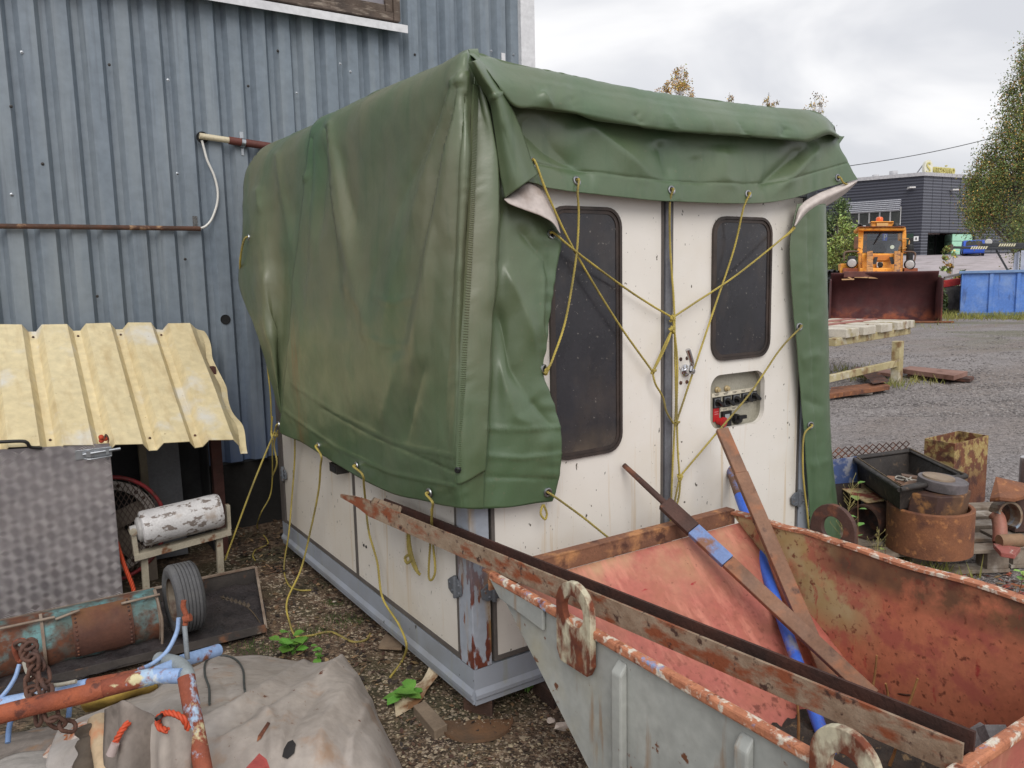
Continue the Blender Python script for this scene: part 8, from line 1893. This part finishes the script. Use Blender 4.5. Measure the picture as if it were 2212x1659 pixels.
# ================================================================ TREES, SHRUBS, GRASS
def tree(base, H_, cr0, crown, label, mats, n, leaf_s, seed, droop=.3, name='birch_tree', trunk_r=.12, cat='tree', group=None, clumps=60, bark=None):
    """crown: list of (height fraction, radius)."""
    rg = np.random.default_rng(seed); base = np.asarray(base, float); tr = thing(name, base, label, cat, group); bark = bark or M('bark_birch', S(160, 152, 146), S(90, 82, 78), vs=4, rough=.9)
    tb = MB(); pts = [base+np.array([.15*math.sin(t*3+seed), .15*math.cos(t*2.3+seed), 0])*t+up3*H_*t for t in np.linspace(0, .97, 12)]; tb.tube(pts, np.linspace(trunk_r, trunk_r*.12, 12), 8)
    hs = np.array([c[0] for c in crown]); rs_ = np.array([c[1] for c in crown]); cl_ = []
    for k in range(clumps):
        while True:
            h = rg.uniform(hs[0], hs[-1])
            if rg.uniform(0, rs_.max()) < np.interp(h, hs, rs_): break
        a = rg.uniform(0, 6.28); r_ = np.interp(h, hs, rs_)*np.sqrt(rg.uniform(.12, 1)); c = base+np.array([math.cos(a)*r_, math.sin(a)*r_, h*H_]); cl_.append((c, rg.uniform(.5, 1.1)))
        t0 = base+up3*H_*max(h-.10-.1*r_/max(rs_.max(), .1), .08); tb.tube(spl([t0, (t0+c)/2+up3*.08*r_, c], 6), np.linspace(trunk_r*.22, .008, 6), 4)
    tb.build('trunk', bark, tr)
    cidx = rg.integers(0, len(cl_), n); cc = np.array([cl_[i][0] for i in cidx]); cs = np.array([cl_[i][1] for i in cidx])
    R0 = rs_.max()
    off = rg.normal(size=(n, 3))*(R0*.125*cs)[:, None]*np.array([1, 1, 1.25]); off[:, 2] -= np.abs(rg.normal(size=n))*droop*R0*.25
    p = cc+off; d = rg.normal(size=(n, 3)); d[:, 2] -= .6*droop; d /= np.linalg.norm(d, axis=1)[:, None]; u = np.cross(d, rg.normal(size=(n, 3))); u /= np.linalg.norm(u, axis=1)[:, None]
    s = leaf_s*rg.uniform(.6, 1.3, n)[:, None]
    V = np.stack([p-d*s, p-u*s*.5, p+d*s, p+u*s*.5], 1).reshape(-1, 3)
    m = MB(); m.v = [tuple(q_) for q_ in V]; m.f = [(4*i, 4*i+1, 4*i+2, 4*i+3) for i in range(n)]; m.sm = [False]*n; m.mi = rg.integers(0, len(mats), n).tolist(); m.build('crown', mats, tr); return tr
gA = M('foliage_green', S(122, 138, 76), S(92, 112, 60), vs=.8, rough=.6, bump=0, island=1); gB = M('foliage_olive', S(150, 146, 78), S(122, 122, 64), vs=.8, rough=.6, bump=0, island=1); gC = M('foliage_amber', S(206, 164, 90), S(176, 134, 72), vs=.8, rough=.6, bump=0, island=1); gD = M('foliage_light', S(168, 186, 104), S(138, 160, 84), vs=.8, rough=.6, bump=0, island=1); gE = M('foliage_dark', S(84, 102, 66), S(66, 84, 54), vs=.8, rough=.6, bump=0, island=1)
def ground_at(px_, d_):
    p = PD(px_, 600, d_); p[2] = float(gz(p[0], p[1]))-.05; return p
tb_ = ground_at(2194, 44); Ht_ = PD(2194, 95, 44)[2]-tb_[2]
tree(tb_, Ht_, 0, [(.26, 2.2), (.34, 2.9), (.45, 2.6), (.6, 1.9), (.75, 1.2), (.9, .55), (1.0, .1)], 'tall green and yellowing birch in front of the dark office', [gA, gA, gB, gA, gE, gB, gA, gC], 60000, .06, 11, .7, trunk_r=.17, clumps=230)
tb_ = ground_at(2290, 40); tree(tb_, 8.5, 0, [(.15, 2.2), (.4, 2.6), (.7, 1.6), (1, .3)], 'dense green birch at the edge of the yard behind the boom', [gA, gB, gE], 20000, .06, 14, .5, trunk_r=.13, clumps=90)
tb_ = ground_at(1806, 40); tree(tb_, PD(1806, 432, 40)[2]-tb_[2], 0, [(.05, .9), (.3, 1.3), (.6, 1.2), (.85, .7), (1, .15)], 'dark green pine-like tree between the tarpaulin and the office', [gE, gE, gA], 14000, .065, 21, .2, 'evergreen_tree', .12, clumps=70)
tb_ = ground_at(1822, 34); tree(tb_, PD(1822, 480, 34)[2]-tb_[2], 0, [(.02, .8), (.3, 1.05), (.65, .95), (.9, .5), (1, .1)], 'light green willow shrub left of the loader', [gD, gD, gA, gB], 14000, .06, 24, .3, 'willow_shrub', .07, cat='shrub', clumps=70)
for k, (a, b_, d_, sp, lb) in enumerate(((1466, 158, 58, .8, 'amber birch top rising above the tarpaulin ridge with two points'), (1437, 182, 58, .6, 'small amber birch top just left of the tallest birch top'), (1568, 212, 62, .5, 'sparse birch twigs barely showing above the tarpaulin ridge'), (1655, 200, 60, .55, 'thin pale birch top alone above the tarpaulin'), (1752, 212, 60, .75, 'thin birch top beside the right end of the tarpaulin ridge'))):
    tb_ = ground_at(a, d_); h_ = PD(a, b_, d_)[2]-tb_[2]
    tree(tb_, h_, 0, [(.7, sp*1.8), (.85, sp*1.5), (.93, sp*1.1), (1.0, .12)], lb, [gC, gC, gB] if k < 2 else [gB, gC, M('twig_grey', S(150, 140, 130), S(120, 110, 100), island=.6)], 3000 if k < 2 else 1100, .075, 31+k, .2, group='birch tops beyond the cabin roof', clumps=44, trunk_r=.12)
tb_ = ground_at(2052, 30.5); tree(tb_, PD(2052, 528, 30.5)[2]-tb_[2], 0, [(.2, .25), (.5, .5), (.8, .4), (1, .1)], 'young leafy sapling behind the blue container', [gA, gD, gC], 420, .10, 51, .1, 'sapling', .02, cat='shrub', clumps=24)
tb_ = ground_at(2028, 28); tree(tb_, PD(2028, 592, 28)[2]-tb_[2], 0, [(.15, .38), (.5, .28), (.8, .16), (1, .03)], 'small dark pine seedling beside the bucket', [gE, gA], 900, .08, 53, .0, 'pine_seedling', .02, cat='shrub', clumps=40)
# utility wire
m = MB(); a, b_ = PD(1780, 366, 60), PD(2330, 244, 60); m.tube([a*(1-t)+b_*t-up3*.5*math.sin(PI*t) for t in np.linspace(0, 1, 20)], .028, 5); m.build('utility_wire', lbl, label='thin dark overhead wire crossing the sky to the birch', cat='wire')
# grass
gm1 = M('grass_blade', S(140, 134, 70), S(104, 112, 52), vs=2, rough=.8, bump=0, island=1)
def grass(label, spots, n, h):
    m = MB(); rg = np.random.default_rng(len(label)+n)
    for k in range(n):
        a, b_, sa, sb = spots[rg.integers(len(spots))]; p = PZ(a+rg.normal()*sa, b_+rg.normal()*sb, 0); p[2] = float(gz(p[0], p[1]))-.01; L_ = rg.uniform(*h); an = rg.uniform(0, 6.3); w_ = L_*.05; t = np.array([math.cos(an)*.5, math.sin(an)*.5, 1])*L_
        m.add([p-RH3*w_, p+RH3*w_, p+t], [(0, 1, 2)])
    m.build('grass', gm1, label=label, cat='grass', kind='stuff')
grass('yellow-green grass fringe along the foot of the blue container', [(2080, 686, 20, 2), (2140, 688, 40, 2), (2200, 688, 30, 2), (2045, 680, 14, 8)], 900, (.10, .3))
grass('sparse grass tufts round the bench leg and steel sheets', [(1930, 832, 14, 3), (1985, 826, 25, 3), (1860, 815, 30, 4), (1830, 800, 25, 5), (2000, 705, 60, 4)], 420, (.05, .15))
grass('weedy grass beside the lifting lug and pallet', [(1860, 1215, 40, 12), (1940, 1230, 40, 10), (2000, 1250, 50, 8)], 420, (.04, .14))
